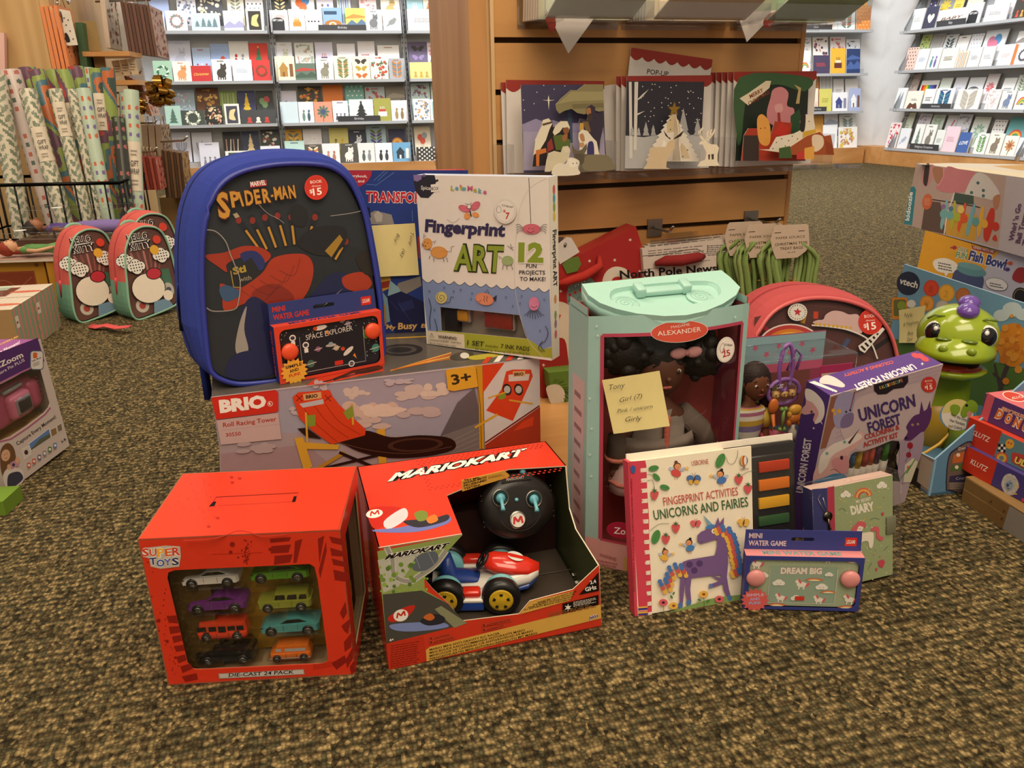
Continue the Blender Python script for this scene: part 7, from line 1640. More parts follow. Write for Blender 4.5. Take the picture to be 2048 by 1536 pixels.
# ================================================================ stacks at the right edge
ud=V((.12,-.99,0)).normalized();S0=floor_at(1857,992)
z=zpx(1780,560,3.34);zc=lambda x,y:(1780+x/3.34,560+y/3.34);zd=lambda x,y:(1780+x/4.653,310+y/4.653)
t=thing('dinosaur_box','blue open toy carton holding the green dinosaur, right of the unicorn kit','toy box',S0,0)
B1=S0+V((.197,.036,0));sp=Pl(S0,B1-S0,(0,0,1))
tilt=radians(3);bkp=Pl(B1-ud*.52,ud,V((0,0,cos(tilt)))+V((.99,.12,0))*sin(tilt))
q=MB();L_=(B1-S0).length
sl=[sp.ab(*p)for p in((1870,919),(2040,752))]
k=(sl[1][1]-sl[0][1])/(sl[1][0]-sl[0][0]);lip=sp.ab(1868,920)[1]
q.prism(sp,[(0,0),(L_,0),(L_,min(.235,lip+k*L_)),(0,lip)],.003,'5d86a4','print',rim='86a8c0')
A=Art(sp,q,'print');A.blob(z((385,1200),(430,1130),(560,1090),(560,1420),(400,1410),(372,1390)),'2c2f40');A.blob(z((392,1205),(435,1140),(550,1100),(550,1410),(405,1400),(380,1385)),'6e5a52')
A.poly(z((425,1165),(520,1140),(510,1210),(415,1225)),'b5622f');A.text('Developmental',zc(460,1138),zc(640,1100),6,'c8c0b8',.01);A.poly(z((410,1240),(510,1222),(505,1265),(405,1280)),'4a6a34');A.poly(z((400,1310),(505,1295),(500,1350),(392,1350)),'3a3450');A.lines(*zc(398,1355),*zc(500,1400),4,'a89a94',.4,-.05);A.ell(*zc(455,1168),4,None,'e0d0c0',n=8);A.ell(*zc(445,1250),4,None,'e0d0c0',n=8);A.text('Cognitive',zc(440,1335),zc(560,1318),5,'b8b0b8',.0)
q.build('side_panel',t)
fpl=Pl(S0-ud*.45,ud,(0,0,1));q=MB()
q.prism(fpl,[(.0,0),(.45,0),(.45,lip),(.40,lip*.9),(0,lip*.9)],.003,'8a7a6e','kraft',rim='86a8c0',back='5d86a4');U=UArt(fpl,q,'print');U.rect(.36,0,.43,lip*.5,'2a2624');U.rect(.42,lip*.15,.447,lip*.9,'b3a190');U.rect(.28,lip*.1,.36,lip*.7,'5a4a3a')
q.build('front_lip',t)
q=MB();q.hexa([S0,B1,B1-ud*.52,S0-ud*.45]+[p+V((0,0,.004))for p in(S0,B1,B1-ud*.52,S0-ud*.45)],'5d86a4','print');q.build('base',t)
tl_=bkp.ab(1808,528);q=MB();q.prism(bkp,[(tl_[0],0),(.52,0),(.52,tl_[1]),(tl_[0],tl_[1])],.004,'6f9cba','print',rim='9ab8cc');A=Art(bkp,q,'print')
A.poly(zpx(1780,310,4.653)((0,1700),(1300,2000),(1300,2400),(0,2200)),'55743a')
A.ell(*zd(170,1195),23.4,23.8,'242c44',n=26);A.text('vtech',zd(85,1195),zd(252,1240),13,'e8e4e0',.025)
for x,y,r,c_,tx in((385,1240,72,'c8452c','1'),(680,1310,70,'a8683a',''),(527,1285,76,'d8a03a','2'),(490,1420,66,'b5aea6',''),(345,1380,68,'d8923a','M')):
 A.ell(*zd(x,y),r/4.653,r/4.653*1.08,c_,n=20);A.ell(*zd(x,y),r/4.653*.82,r/4.653*.9,tuple(min(1,v*1.25)for v in C(c_)[:3])+(1,),n=20)
 if tx:A.text(tx,zd(x-28,y+35),zd(x+10,y+42),14,c_,.02)
A.rr(*zd(20,1325),*zd(165,1530),5,'d8892f');A.rr(*zd(35,1345),*zd(150,1500),4,'6a6a3a');A.ell(*zd(110,1400),9,None,'8a9a3a',n=10);A.ell(*zd(200,1385),9,8,'e4ded6',n=14)
for dx,dy,r in((-22,6,16),(0,-6,20),(22,4,16)):A.ell(2025+dx,625+dy,r,r*.75,'c4d2da',n=14)
A.line([zc(720,820),zc(760,640),zc(790,560)],9,'4a3a40');A.line([zc(755,680),zc(690,620)],5,'4a3a40');A.line([zc(740,740),zc(700,560)],4,'4a3a40')
r_=random.Random(4)
A.ell(2027,690,31,44,'d8862a',n=24)
for _ in range(46):A.ell(*zc(r_.gauss(830,58),r_.gauss(430,75)),r_.uniform(4,9),None,r_.choice(('d8862a','e0953a','c8742a')),n=8)
q.build('back_panel',t)
sticky('yellow sticky note with faint pencil lines on the blue dinosaur carton',bkp,z((62,202),(241,170),(208,420),(76,420)),[('Nyla',zc(95,250),zc(150,245),9),('# Nephew',zc(90,310),zc(195,290),8),('Boy',zc(120,370),zc(160,362),8),('2yr',zc(112,410),zc(155,404),7)])
GR,GD='93a821','7f9420'
Hc=depth_at(1915,668,1.20);Fd=V((-.50,-.866,0));Xd=V((.866,-.50,0));Zd=V((0,0,1));AX=(Xd,Fd,Zd);g=.85
d_=thing('toy_dinosaur','glossy green toy dinosaur with open mouth and purple crest in the blue carton','toy',V((Hc.x,Hc.y,.005))-Fd*.02,atan2(Xd.y,Xd.x))
def hp(x,f_,z_):return Hc+Xd*(x*g)+Fd*(f_*g)+Zd*(z_*g)
def secs(lst,n=22):
 return[[hp(cx+rx*cos(2*pi*k/n),cf-rf*sin(2*pi*k/n)*1.0,z_)for k in range(n)]for z_,rx,rf,cx,cf in lst]
q=MB();q.ball(hp(0,0,0),(.068*g,.062*g,.056*g),GR,'gloss',28,18,AX)
def jaw(z0,dz,R_,fwd,rot=0):
 return[hp(R_*1.0*cos(a_),fwd+R_*.95*sin(a_),z0)for a_ in(2*pi*i/28 for i in range(28))]
q.loft([jaw(-.032,0,.052,.024),jaw(-.030,0,.066,.026),jaw(-.018,0,.066,.024),jaw(.0,0,.058,.016),jaw(.016,0,.045,.004)],GR,'gloss')
for s in(-1,1):q.ball(hp(s*.022+.004,.078,-.010),(.007,.004,.006),GD,'gloss',10,6,AX);q.ball(hp(s*.020,.062,.004),(.012,.006,.003),'5f7418','gloss',10,6,AX)
q.loft([jaw(-.074,0,.036,.006),jaw(-.070,0,.050,.012),jaw(-.058,0,.058,.018),jaw(-.056,0,.050,.016)],GR,'gloss')
q.loft(secs([(-.250,.050,.045,-.03,-.05),(-.23,.066,.056,-.03,-.045),(-.19,.070,.058,-.028,-.042),(-.14,.060,.050,-.02,-.036),(-.10,.048,.042,-.012,-.028),(-.055,.044,.038,-.004,-.02),(-.02,.044,.038,0,-.015)]),GR,'plastic')
q.build('body',d_)
q=MB();q.loft([jaw(-.0555,0,.049,.016),jaw(-.058,0,.044,.014),jaw(-.0580,0,.010,.012)],'c23a1e','gloss');q.ball(hp(0,.03,-.055),(.030*g,.024*g,.006*g),'d04424','gloss',14,6,AX);q.build('tongue',d_)
q=MB();q.loft([jaw(-.056,0,.044,-.004),jaw(-.032,0,.046,-.002)],'2c2f14','plastic');q.build('mouth_cavity',d_)
for s,ex,ef in((-1,-.036,.040),(1,.045,.036)):
 e=hp(ex,ef,.010);dr=(Fd*1.0+Xd*(s*.42)+Zd*.22).normalized();ux=dr.cross(Zd).normalized()*-1;uz=ux.cross(dr)*-1
 q=MB();q.ball(e,(.019*g,.021*g,.010),'e8e6e0','gloss',18,12,(ux,uz,dr));q.ball(e+dr*.0045,(.0155*g,.0175*g,.0075),'14120f','gloss',16,10,(ux,uz,dr));q.ball(e+dr*.0105-ux*.004*s+uz*.006,(.0035,.004,.002),'f2f0ec','gloss',8,6,(ux,uz,dr));q.build('eye',d_)
 q=MB();q.tube([hp(ex+dx*1.,ef-.004,.036+dz)for dx,dz in((-.016,-.004),(-.005,.004),(.012,.003))],.0018,'5f7418','plastic',6);q.build('eyebrow',d_)
q=MB()
for i,(z_,f_)in enumerate(((.050,.026),(.058,-.004),(.050,-.034))):q.ball(hp(.010,f_,z_),(.019*g,.022*g,.015*g),'6a48a0','gloss',14,10,AX)
q.build('crest',d_)
q=MB();q.ball(hp(-.012,-.002,-.185),(.042*g,.024,.055*g),'b08a24','plastic',18,12,AX);q.build('belly',d_)
for s in(-1,1):q=MB();q.tube([hp(-.03+s*.058,.004,-.13),hp(-.03+s*.066,.012,-.17),hp(-.03+s*.062,.02,-.225)],[.016,.021,.020],'9cb026','gloss',14);q.build('arm',d_)
dpw=Pl(depth_at(1915,832,1.10),Xd,Zd);q=MB()
cab=dpw.ab(1915,832);rT=abs(dpw.ab(1952,832)[0]-cab[0]);circ=[(cab[0]+rT*cos(a_),cab[1]+rT*sin(a_))for a_ in(2*pi*i/30 for i in range(30))]
tg=thing('round_tag','round blue-rimmed paper tag on a yellow string in front of the dinosaur','tag',dpw.at(cab[0],cab[1]-rT),0)
q.prism(dpw,circ,.0012,'5f8fb4','print');A=Art(dpw,q,'print');A.ell(1915,830,32,31,'e2d6c8',n=26);A.poly([(1915+31*cos(a_),828+30*sin(a_))for a_ in(pi*(1.02+i*.96/14)for i in range(15))],'d8c47a');A.blob(z((470,900),(490,840),(540,800),(585,830),(580,880),(540,890),(500,920)),'7f9a2c');A.blob(z((400,850),(430,830),(470,850),(450,900),(415,900)),'7f9a2c');A.ell(*zc(512,838),3,None,'1c1a14',n=8);A.ell(*zc(530,895),5,6,'d88a84',20,10)
for i,s_ in enumerate(('Feed the Dino,','Hear Numbers','and Colors')):A.text(s_,zc(405-8*i,905+38*i),zc(505+10-18*i,948+26*i),6,'2a2624',.015)
q.build('paper_disc',tg)
q=MB();q.tube([dpw.px(*zc(398,978),-.001),dpw.px(*zc(385,1040),-.0),depth_at(*zc(330,1095),1.09),depth_at(*zc(250,1145),1.075),depth_at(*zc(175,1185),1.07)],.0022,'c8a04a','fabric',7);q.build('string',tg)
z1=zpx(1780,310,4.653)
P=depth_at(1855,466,1.64);hgt=P.z
f=Fr(P.x-.012,P.y,0,-83,.56,.13,hgt,3.)
t=thing('fish_bowl_box','orange and lilac fish bowl toy box, propped behind the dinosaur carton','toy box',f.o,f.yaw);fp=f.front();q=MB()
q.box(f,0,f.w,0,f.d,0,f.h,{'f':'b7b4c6','t':'c9a05a','l':'c88a2c','*':'b7b4c6'},'print');A=Art(fp,q,'print')
A.poly(z1((330,700),(1020,900),(890,1050),(840,1180),(640,1400),(200,1300)),'dd9f2f')
A.poly(z1((755,840),(985,893),(965,925),(770,878)),'9a3f4c');A.text('LEARN WITH ME',zd(775,866),zd(965,912),5,'e8d8d4',.02)
A.text('COLOR',zd(628,885),zd(722,912),8,'7a8a4a',.03,out='e2dcd4',ow=.09);A.text('FUN',zd(610,950),zd(712,972),12,'6a9a6a',.04,out='e2dcd4',ow=.1);A.text('Fish Bowl',zd(730,972),zd(1070,1062),19,'35407f',.04,out='d8d8e6',ow=.1)
for x,y,c_ in((600,862,'a83a4a'),(575,920,'d8a03a'),(1122,1008,'c8542c'),(1095,1065,'4a3a7a')):A.ell(*zd(x,y),5,4,c_,n=10);A.poly(z1((x-20,y),(x-36,y-14),(x-36,y+14)),c_)
A.blob(z1((400,1010),(430,970),(520,960),(610,1000),(635,1050),(610,1090),(530,1100),(440,1080)),'e6dfd4');A.poly(z1((505,1095),(545,1100),(520,1135)),'e6dfd4');A.lines(*zd(450,990),*zd(600,1065),3,'3a3634',.4,.2)
A.blob(z1((890,1170),(960,1140),(1050,1160),(1098,1210),(1070,1260),(980,1260),(910,1230)),'3a3a3e');A.blob(z1((894,1171),(960,1144),(1048,1163),(1093,1210),(1067,1256),(981,1256),(913,1227)),'dad6d8');A.lines(*zd(930,1180),*zd(1060,1225),2,'3a3634',.4,.2)
A.blob(z1((580,1150),(640,1060),(860,1120),(850,1260),(760,1300),(620,1240)),'46527a');A.ell(*zd(760,1075),30,11,'5f8f98',12,22);A.ell(*zd(750,1035),26,6,'6f9ca4',12,20)
A.blob(z1((1140,1150),(1180,1060),(1250,1050),(1290,1120),(1230,1190)),'9a2f34');A.ell(*zd(1215,1320),16,19,'26242a',n=20);A.ell(*zd(1215,1320),13.5,16,'8a7a4a',n=20);A.ell(*zd(1215,1320),12,14.5,'26242a',n=20)
q.build('carton',t)
P=depth_at(1808,449,1.75);f=Fr(P.x,P.y,P.z+.001,-86.5,.62,.28,.128,3.5)
t=thing('ball_tower_box','lilac grey ball tower toy box lying on its side on the fish bowl box','toy box',f.o,f.yaw);fp=f.front();q=MB()
q.box(f,0,f.w,0,f.d,0,f.h,{'f':'b5abb2','t':'d8c8a4','l':'b5a894','*':'b5abb2'},'print');A=Art(fp,q,'print')
A.poly(z1((245,85),(830,155),(1080,200),(1010,870),(790,800),(200,660),(130,640)),'b39b92');A.poly(z1((130,640),(195,300),(222,290),(243,320),(205,655)),'2f7f8c');A.text('kidoozie',zd(178,612),zd(212,345),9,'e8e4de',.03,up=zd(140,608))
A.poly(z1((330,425),(470,440),(520,740),(290,690)),'5f4a44');A.poly(z1((525,520),(810,560),(790,805),(520,740)),'c8983a');A.poly(z1((600,350),(780,380),(780,460),(590,450)),'3f5248');A.line(z1((395,415),(500,430),(780,475),(840,490)),2.2,'2a2422');A.line(z1((505,735),(530,560),(600,350)),2.4,'d8d0cc')
A.blob(z1((290,220),(320,110),(400,90),(430,150),(370,260),(320,290)),'c08a86');A.blob(z1((330,100),(370,95),(345,280),(310,250)),'3a2a28');A.blob(z1((400,120),(500,130),(490,240),(430,260)),'a8745a')
A.blob(z1((430,300),(490,230),(530,110),(640,130),(790,160),(760,260),(690,340),(560,350),(480,340)),'c47a80');A.blob(z1((700,350),(790,180),(900,190),(1020,350),(990,420),(860,400),(740,370)),'cdc6c2');A.blob(z1((960,400),(1025,370),(1010,480),(975,510)),'b0785a');A.dots([zd(820,260),zd(870,330),zd(760,350),zd(870,380)],3.4,'3f6a66',8);A.line(z1((500,110),(500,200),(450,290)),2.4,'d88a98');A.ell(*zd(348,435),10,16,'c8643a',8,18);A.lines(*zd(318,400),*zd(378,470),5,'e0a08a',.4)
for x0,y0,x1,y1,w_,c_ in((530,420,480,690,6,'7fb0b4'),(605,430,575,690,6,'b0b03a'),(700,450,640,710,6,'d8552c'),(785,460,720,750,6,'6fa8b4'),(865,480,825,760,7,'d8a43a'),(950,500,900,800,13,'c23324')):A.blob([zd(x0-w_,y0),zd(x0+w_*2,y0+20),zd((x0+x1)/2+w_*3,(y0+y1)/2),zd(x1+w_,y1),zd(x1-w_*2,y1-30),zd((x0+x1)/2-w_*3.4,(y0+y1)/2)],c_)
for x,y,c_ in((500,550,'6fa8a8'),(560,560,'6fa8a8'),(630,580,'a8b03a'),(690,590,'d8552c'),(800,620,'5f9a98'),(880,640,'d8a43a'),(985,665,'c23324')):A.ell(*zd(x,y),7.5,9,c_,n=14)
A.ell(*zd(500,480),5,None,'8a6a9a',n=10);A.ell(*zd(570,500),5,None,'4a7a9a',n=10);A.ell(*zd(662,508),7,8,'e0c46a',n=12);A.blob(z1((955,780),(985,740),(1000,800)),'c23324')
for i,s_ in enumerate(("Whirl 'n Go",'Ball Tower','Toy')):A.text(s_,zd(1150+62*i,802+22*i),zd((1228,1290,1310)[i],(455,500,700)[i]),8.6,'5a3560',.03,up=zd(1105+62*i,795+22*i))
A4=Art(f.top(),q,'print');A4.poly([(1834,328),(2048,345),(2100,330),(1900,326)],'d0c4b0');A4.poly([(1985,332),(2100,328),(2100,340),(2040,341)],'c09038')
q.build('carton',t)
zk=zpx(1840,760,4.519);zkc=lambda x,y:(1840+x/4.519,760+y/4.519)
o=floor_at(1922.5,1001);f=Fr(o.x,o.y,0,-81,.30,.2,depth_at(1932,953,o.y).z)
t=thing('storage_box','brown cardboard box with brass rivets under the red craft kit boxes','box',f.o,f.yaw);fp=f.front();q=MB()
q.box(f,0,f.w,0,f.d,0,f.h,{'f':'7a5c34','t':'8a6a40','*':'7a5c34'},'kraft');A=Art(fp,q,'kraft');A.poly(zk((812,1135),(1300,1440),(1300,1800),(745,1345)),'8f8880');A.line(zk((395,985),(600,1115)),1.2,'b08f5a');A.line(zk((600,1115),(770,1228)),1.6,'d8bf8a',mat='foil');A.line(zk((415,880),(810,1130)),1.2,'b8955a')
for x,y in((640,1100),(760,1185),(740,1255)):A.ell(*zkc(x,y),2.6,3,'5a4224',n=10)
q.build('carton',t);zt_=f.h
def kit(bl,tl,name,label,cols,w,d,yaw=-75.5):
 global zt_
 o=floor_at(*bl,zt_+.0008);h=depth_at(*tl,o.y).z-o.z
 f=Fr(o.x,o.y,o.z,yaw,w,d,h);zt_=f.o.z+h
 t=thing(name,label,'craft kit',f.o,f.yaw,'boxed craft kits in the pile at the right');q=MB();q.box(f,0,w,0,d,0,h,cols,'print');return f,t,q
f,t,q=kit((1924,938),(1935,893),'craft_kit_box','red and purple boxed craft kit showing a white fluffy plush, lower of two red boxes',{'f':'453a78','t':'4a3f7c','l':'c23a28','*':'453a78'},.28,.2)
A=Art(f.front(),q,'print');A.poly(zk((430,600),(700,738),(636,957),(378,800)),'c0341f');A.poly([f.front().ab(*p)for p in zk((430,600),(700,738),(636,957),(378,800))]and zk((430,600),(700,738),(636,957),(378,800)),'c0341f')
A.text('KLUTZ',zkc(452,752),zkc(598,830),10,'ecdcd0',.01)
r_=random.Random(3)
A.blob(zk((760,870),(810,845),(850,870),(880,900),(895,960),(870,1010),(840,1040),(780,1035),(750,990),(735,940)),'b8b3ac')
for _ in range(20):a_=r_.uniform(0,6.28);A.ell(*zkc(815+62*cos(a_),940+78*sin(a_)),3,None,'c4bfb8',n=7)
A.blob(zk((775,930),(820,905),(845,950),(810,1000),(775,985)),'8fa0b0');A.line(zk((790,972),(800,985),(812,978)),1.4,'2a2a34');A.line(zk((812,925),(822,940),(832,932)),1.4,'2a2a34');A.ell(*zkc(795,950),3,4,'3f4a74',n=8);A.line(zk((870,940),(895,975)),2.4,'d8b05a');A.line(zk((850,1030),(880,1030)),2.4,'d8b05a');A.ell(*zkc(935,1085),4,None,'c83a5a',n=10)
q.build('carton',t)
f,t,q=kit((1926.5,882),(1939.5,834),'craft_kit_box','red and teal boxed craft kit with rainbow stickers, upper of two red boxes',{'f':'5f8088','t':'c8402c','*':'5f8088'},.27,.2)
A=Art(f.front(),q,'print');A.poly(zk((448,336),(742,465),(666,697),(390,552)),'c0341f');A.text('KLUTZ',zkc(465,487),zkc(618,563),10,'ecdcd0',.01)
A.poly(zk((705,575),(780,580),(770,660),(700,640)),'2a2624')
for i in range(3):
 for j in range(3):
  if(i+j)%2:A.poly(zk((708+24*i,578+26*j),(730+24*i,580+26*j),(727+24*i,603+26*j),(705+24*i,600+26*j)),'e0d8cc')
A.ell(*zkc(812,578),9,10,'d8a03a',n=14);A.dots([zkc(800,565),zkc(825,575)],2,'c23a3a',8)
for k_,c_ in((1,'c8503f'),(.8,'d8903a'),(.6,'d8b84a'),(.4,'6a8a5a'),(.2,'8a6a9a')):A.ell(*zkc(738,705),13*k_,12*k_,c_,15,16)
A.blob(zk((830,690),(850,655),(1000,710),(1010,830),(900,780),(835,740)),'b8423a');A.text('ULTIMATE',zkc(848,740),zkc(1240,920),12,'e8c85a',.05,out='2a1c18',ow=.1)
q.build('carton',t)
f,t,q=kit((1961,837),(1974,786),'craft_kit_box','purple doughnut sewing kit box with pink top on the craft box pile',{'f':'5a3a72','t':'cf6a72','*':'5a3a72'},.26,.2)
A=Art(f.front(),q,'print');A.poly(zk((612,116),(678,152),(608,376),(546,342)),'cc5a66');A.text('SEW YOUR OWN',zkc(732,265),zkc(1060,395),6,'d8784a',.04,out='ecdcd0',ow=.09)
for i,ch in enumerate('DONUT'):A.text(ch,zkc(675+80*i,330+38*i),zkc(735+80*i,358+38*i),17,'d8722f',.05,out='ecdcd0',ow=.13)
A=Art(f.top(),q,'print');A.ell(*zkc(850,150),24,9,'ecd8c8',15,22);A.ell(*zkc(850,150),22,7.6,'c8402f',15,22);A.text('KLUTZ',zkc(835,175),zkc(935,160),5,'ecdcd0',.01)
q.build('carton',t)
# ================================================================ left foreground
zl_=zpx(0,640,3.657);zlc=lambda x,y:(x/3.657,640+y/3.657)
f=Fr(-.7687,1.0934,0,84.24,.1568,.085,.191,.61,3.0)
t=thing('toy_camera_box','purple and white window carton with a pink toy camera at the left edge','toy box',f.o,f.yaw);fp=f.front();q=MB()
wn=[fp.ab(*p)for p in zl_((-60,560),(0,470),(100,420),(180,375),(290,335),(365,610),(355,640),(320,680),(200,770),(80,850),(0,885),(-60,910))]
x0_=min(p[0]for p in wn);wn=[(max(.006,a),b)for a,b in wn]
q.prism(fp,[(0,0),(f.w,0),(f.w,f.h),(0,f.h)],.001,'c3b4ac','print',[wn],back='b8a898',rim='b8a898')
q.box(f,0,f.w,.001,f.d,0,f.h,{'t':'8f4a8a','*':'b8a8a0'},'print','f');A=Art(fp,q,'print')
A.poly(zl_((-140,290),(275,130),(325,300),(290,335),(150,390),(0,465),(-100,520)),'4f2c66');A.line(zl_((320,305),(150,385),(0,460)),3,'b06a94');A.text('KidiZoom',zlc(-100,395),zlc(172,268),11.5,'e8dcd4',.025);A.text('Camera Pix PLUS',zlc(-60,430),zlc(182,300),6.5,'e0d4d4',.005)
A.rr(*zlc(220,225),*zlc(318,365),6,'5a6a7a');A.rr(*zlc(226,230),*zlc(312,358),5,'d8cfc8');A.rr(*zlc(240,238),*zlc(272,280),2,'c8642f');A.text('Selfie Mode',zlc(235,308),zlc(302,278),3.4,'3a3434',.02);A.lines(*zlc(238,315),*zlc(300,345),3,'5a5454',.4,-.35)
A.line(zl_((-20,895),(80,870),(200,790),(330,690),(368,640)),3,'a85a7c');A.text('Capture Every Moment!',zlc(128,918),zlc(412,715),7.5,'2f2a2c',.01)
A.poly(zl_((205,905),(360,790),(375,860),(225,960)),'e0d8d0');A.poly(zl_((210,908),(356,797),(370,858),(228,953)),'5a7ab0');A.poly(zl_((225,945),(290,870),(365,830),(370,858),(228,953)),'5a5c4a')
for pts,c_ in((((158,945),(215,915),(228,985),(175,1022)),'c8bcb4'),(((365,800),(410,780),(420,835),(375,860)),'8a6a4a'),(((412,775),(448,752),(458,805),(425,825)),'7a6a5a')):A.poly(zl_(*pts),'e0d8d0');cx_=sum(p[0]for p in pts)/4;cy_=sum(p[1]for p in pts)/4;A.poly(zl_(*[(cx_+(x-cx_)*.86,cy_+(y-cy_)*.86)for x,y in pts]),c_)
A.ell(*zlc(190,968),4,5,'3a2a24',n=8)
for i,c_ in enumerate(('c8503a','c8503a','6a5a7a','8a8a94','4a7a3a','5a7aa8')):x,y=210+38*i,1062-29*i;A.rr(*zlc(x-13,y-19),*zlc(x+13,y+19),2,c_);A.rr(*zlc(x-8,y-9),*zlc(x+8,y+9),1,'e0d8d0');A.lines(*zlc(x-14,y+26),*zlc(x+16,y+40),2,'8a807a',.4,-.5)
A.text('3-8',zlc(450,900),zlc(482,875),4.6,'2f2a2c',.01)
A.blob(zl_((0,960),(30,910),(70,905),(105,960),(120,1100),(90,1150),(20,1140),(0,1060)),'6a4a30');A.ell(*zlc(38,990),9,12,'d0a080',10,18);A.blob(zl_((20,1130),(60,1080),(120,1080),(165,1110),(160,1190),(60,1235),(30,1200)),'d0c4bc');A.blob(zl_((55,1140),(110,1110),(150,1120),(160,1170),(62,1236)),'3a3a4a');A.poly(zl_((70,1045),(125,1015),(135,1065),(80,1095)),'b8849a');A.ell(*zlc(95,1060),3,3.5,'3a3a44',n=10);A.ell(*zlc(62,1075),4,6,'d0a080',n=10);A.ell(*zlc(125,1025),5,7,'d0a080',n=10);A.dots([zlc(30,985),zlc(46,978)],.9,'2a1c16',6);A.line(zl_((30,1008),(40,1014),(50,1004)),.8,'a04a40')
T_=f.top();A=Art(T_,q,'print');A.text('y Moment!',zlc(0,245),zlc(145,172),5,'e0c8d8',.03,up=zlc(0,222));A.text('CAMERA PIX',zlc(0,185),zlc(135,125),3.4,'d8a04a',.03,up=zlc(0,172))
q.build('carton',t)
q=MB();q.prism(f.front(.06),[(.002,.03),(f.w-.004,.03),(f.w-.004,f.h-.02),(.002,f.h-.02)],.001,'a8823f','print');q.hexa([f.p(*p)for p in((.002,.003,.045),(f.w-.006,.003,.055),(f.w-.006,.06,.07),(.002,.06,.06),(.002,.003,.047),(f.w-.006,.003,.057),(f.w-.006,.06,.072),(.002,.06,.062))],'c09a52','print');q.build('display_insert',t)
q=MB();q.prism(f.front(.0016),wn,.0003,'ffffff','film');q.build('clear_window',t)
cp_=f.front(.02);cc=lambda x,y:cp_.ab(*zlc(x,y));c0=cp_.at(*cc(60,620));ct=thing('toy_camera','chunky pink toy camera with square lens inside the purple carton','toy',c0-f.ez*.03,f.yaw)
a0,b0,b1=.012,cc(100,760)[1],cc(100,445)[1];a1,b2,b3=cc(285,540)[0],cc(240,655)[1],cc(240,405)[1]
q=MB();q.bbox(f,a0,a1-.006,.018,.05,b0,b1,'c25a7c','plastic',.009,4);q.bbox(f,cc(190,560)[0],a1,.010,.052,b2,b3,'bf5678','plastic',.012,4)
for i in range(5):q.bbox(f,a1-.004,a1+.003,.014,.048,b2+.014+i*.008,b2+.019+i*.008,'b04a6c','plastic',.002)
q.build('camera_body',ct)
a3,b3,a4,b4=max(.012,cc(35,660)[0]),cc(115,715)[1],cc(190,600)[0],cc(115,530)[1]
q=MB();q.bbox(f,a3,a4,.004,.024,b3,b4+.004,'d0708f','plastic',.009,4);q.bbox(f,a3+.005,a4-.005,.0025,.012,b3+.006,b4-.002,'8a7a84','gloss',.0045,3);q.bbox(f,a3+.008,a4-.008,.0015,.010,b3+.009,b4-.005,'33302f','gloss',.004,3);q.build('lens',ct)
q=MB();a5,b5,a6,b6=cc(0,560)[0],cc(100,500)[1],cc(140,480)[0],cc(100,468)[1];q.bbox(f,max(.014,a5),a6,.012,.02,b5,b6,'9aa29e','gloss',.0028,2);q.build('flash_panel',ct)
o=floor_at(9,1028);f=Fr(o.x-.11,o.y-.012,0,4,.115,.05,.022)
t=thing('game_box','green box corner poking in at the left edge, below the toy camera box','box',f.o,f.yaw);q=MB();q.box(f,0,f.w,0,f.d,0,f.h,{'f':'6a8a2c','*':'6a8a2c'},'print');U=UArt(f.front(),q);U.rect(f.w*.86,.006,f.w*.93,.016,'2c4a6a');q.build('carton',t)
zq=zpx(0,360,4.267);zqc=lambda x,y:(x/4.267,360+y/4.267)
pN,pF=floor_at(22,619,.115),floor_at(106,567,.115);e_=(pF-pN);yw=math.degrees(atan2(e_.y,e_.x));e_.normalize()
Lb=(pF-pN).length
for(s0,s1,lab)in((0,.46,'pink and green striped doll carton lying flat, nearer the camera'),(.475,1,'pink and green striped doll carton lying flat, nearer the character backpacks')):
 o=pN+e_*(Lb*s0);f=Fr(o.x,o.y,0,yw,Lb*(s1-s0),.30,.115)
 t=thing('doll_carton',lab.replace('nearer the character backpacks','next to the coral and green backpacks'),'doll box',f.o,f.yaw,'striped doll cartons at the left');q=MB()
 q.box(f,0,f.w,0,f.d,0,f.h,{'f':'7f9a78','t':'d8c8b4','l':'a8855a','*':'7f9a78'},'print');U=UArt(f.front(),q);n_=5 if s0==0 else 6
 U.hold=True
 for i in range(n_):U.rect(f.w*(i+.25)/n_,0,f.w*(i+.68)/n_,f.h,'c47f74')
 U.hold=False;U.rect(f.w*.08,f.h*.58,f.w*.22,f.h*.82,'d8c8b4');U.lines(f.w*.1,f.h*.66,f.w*.2,f.h*.72,1,'5a4a40',.8)
 U=UArt(f.top(),q);
 for i in range(12):U.rect(f.w*.02,f.d*(.02+.02*i),f.w*.98,f.d*(.028+.02*i),'d8b0a0' if i%2 else 'c8d0b8')
 U.rect(f.w*.1,f.d*.22,f.w*.8,f.d*.98,'7a3f2a');U.rect(f.w*.62,f.d*.3,f.w*.95,f.d*.98,'b8c8b0');U.ell(f.w*.42,f.d*.12,.012,.04,'c8644a',0,16)
 if s0==0:
  U=UArt(f.left(),q);U.ell(f.d*.55,f.h*.35,.06,.05,'8a7c48',n=20);U.ell(f.d*.55,f.h*.35,.062,.052,'6a7a4a',n=20);U.ell(f.d*.55,f.h*.35,.057,.047,'9a8a50',n=20);U.lines(f.d*.4,f.h*.1,f.d*.7,f.h*.6,8,'6a5a34',.35)
 else:
  U=UArt(f.front(),q);[U.rect(0,f.h*(.06+.2*i),f.w*.06,f.h*(.16+.2*i),'cf8a78')for i in range(5)]
 q.build('carton',t)
 q=MB();q.prism(f.top(f.h+.0015),[(f.w*.1,f.d*.22),(f.w*.8,f.d*.22),(f.w*.8,f.d*.98),(f.w*.1,f.d*.98)],.0004,'ffffff','film');q.build('clear_window',t)
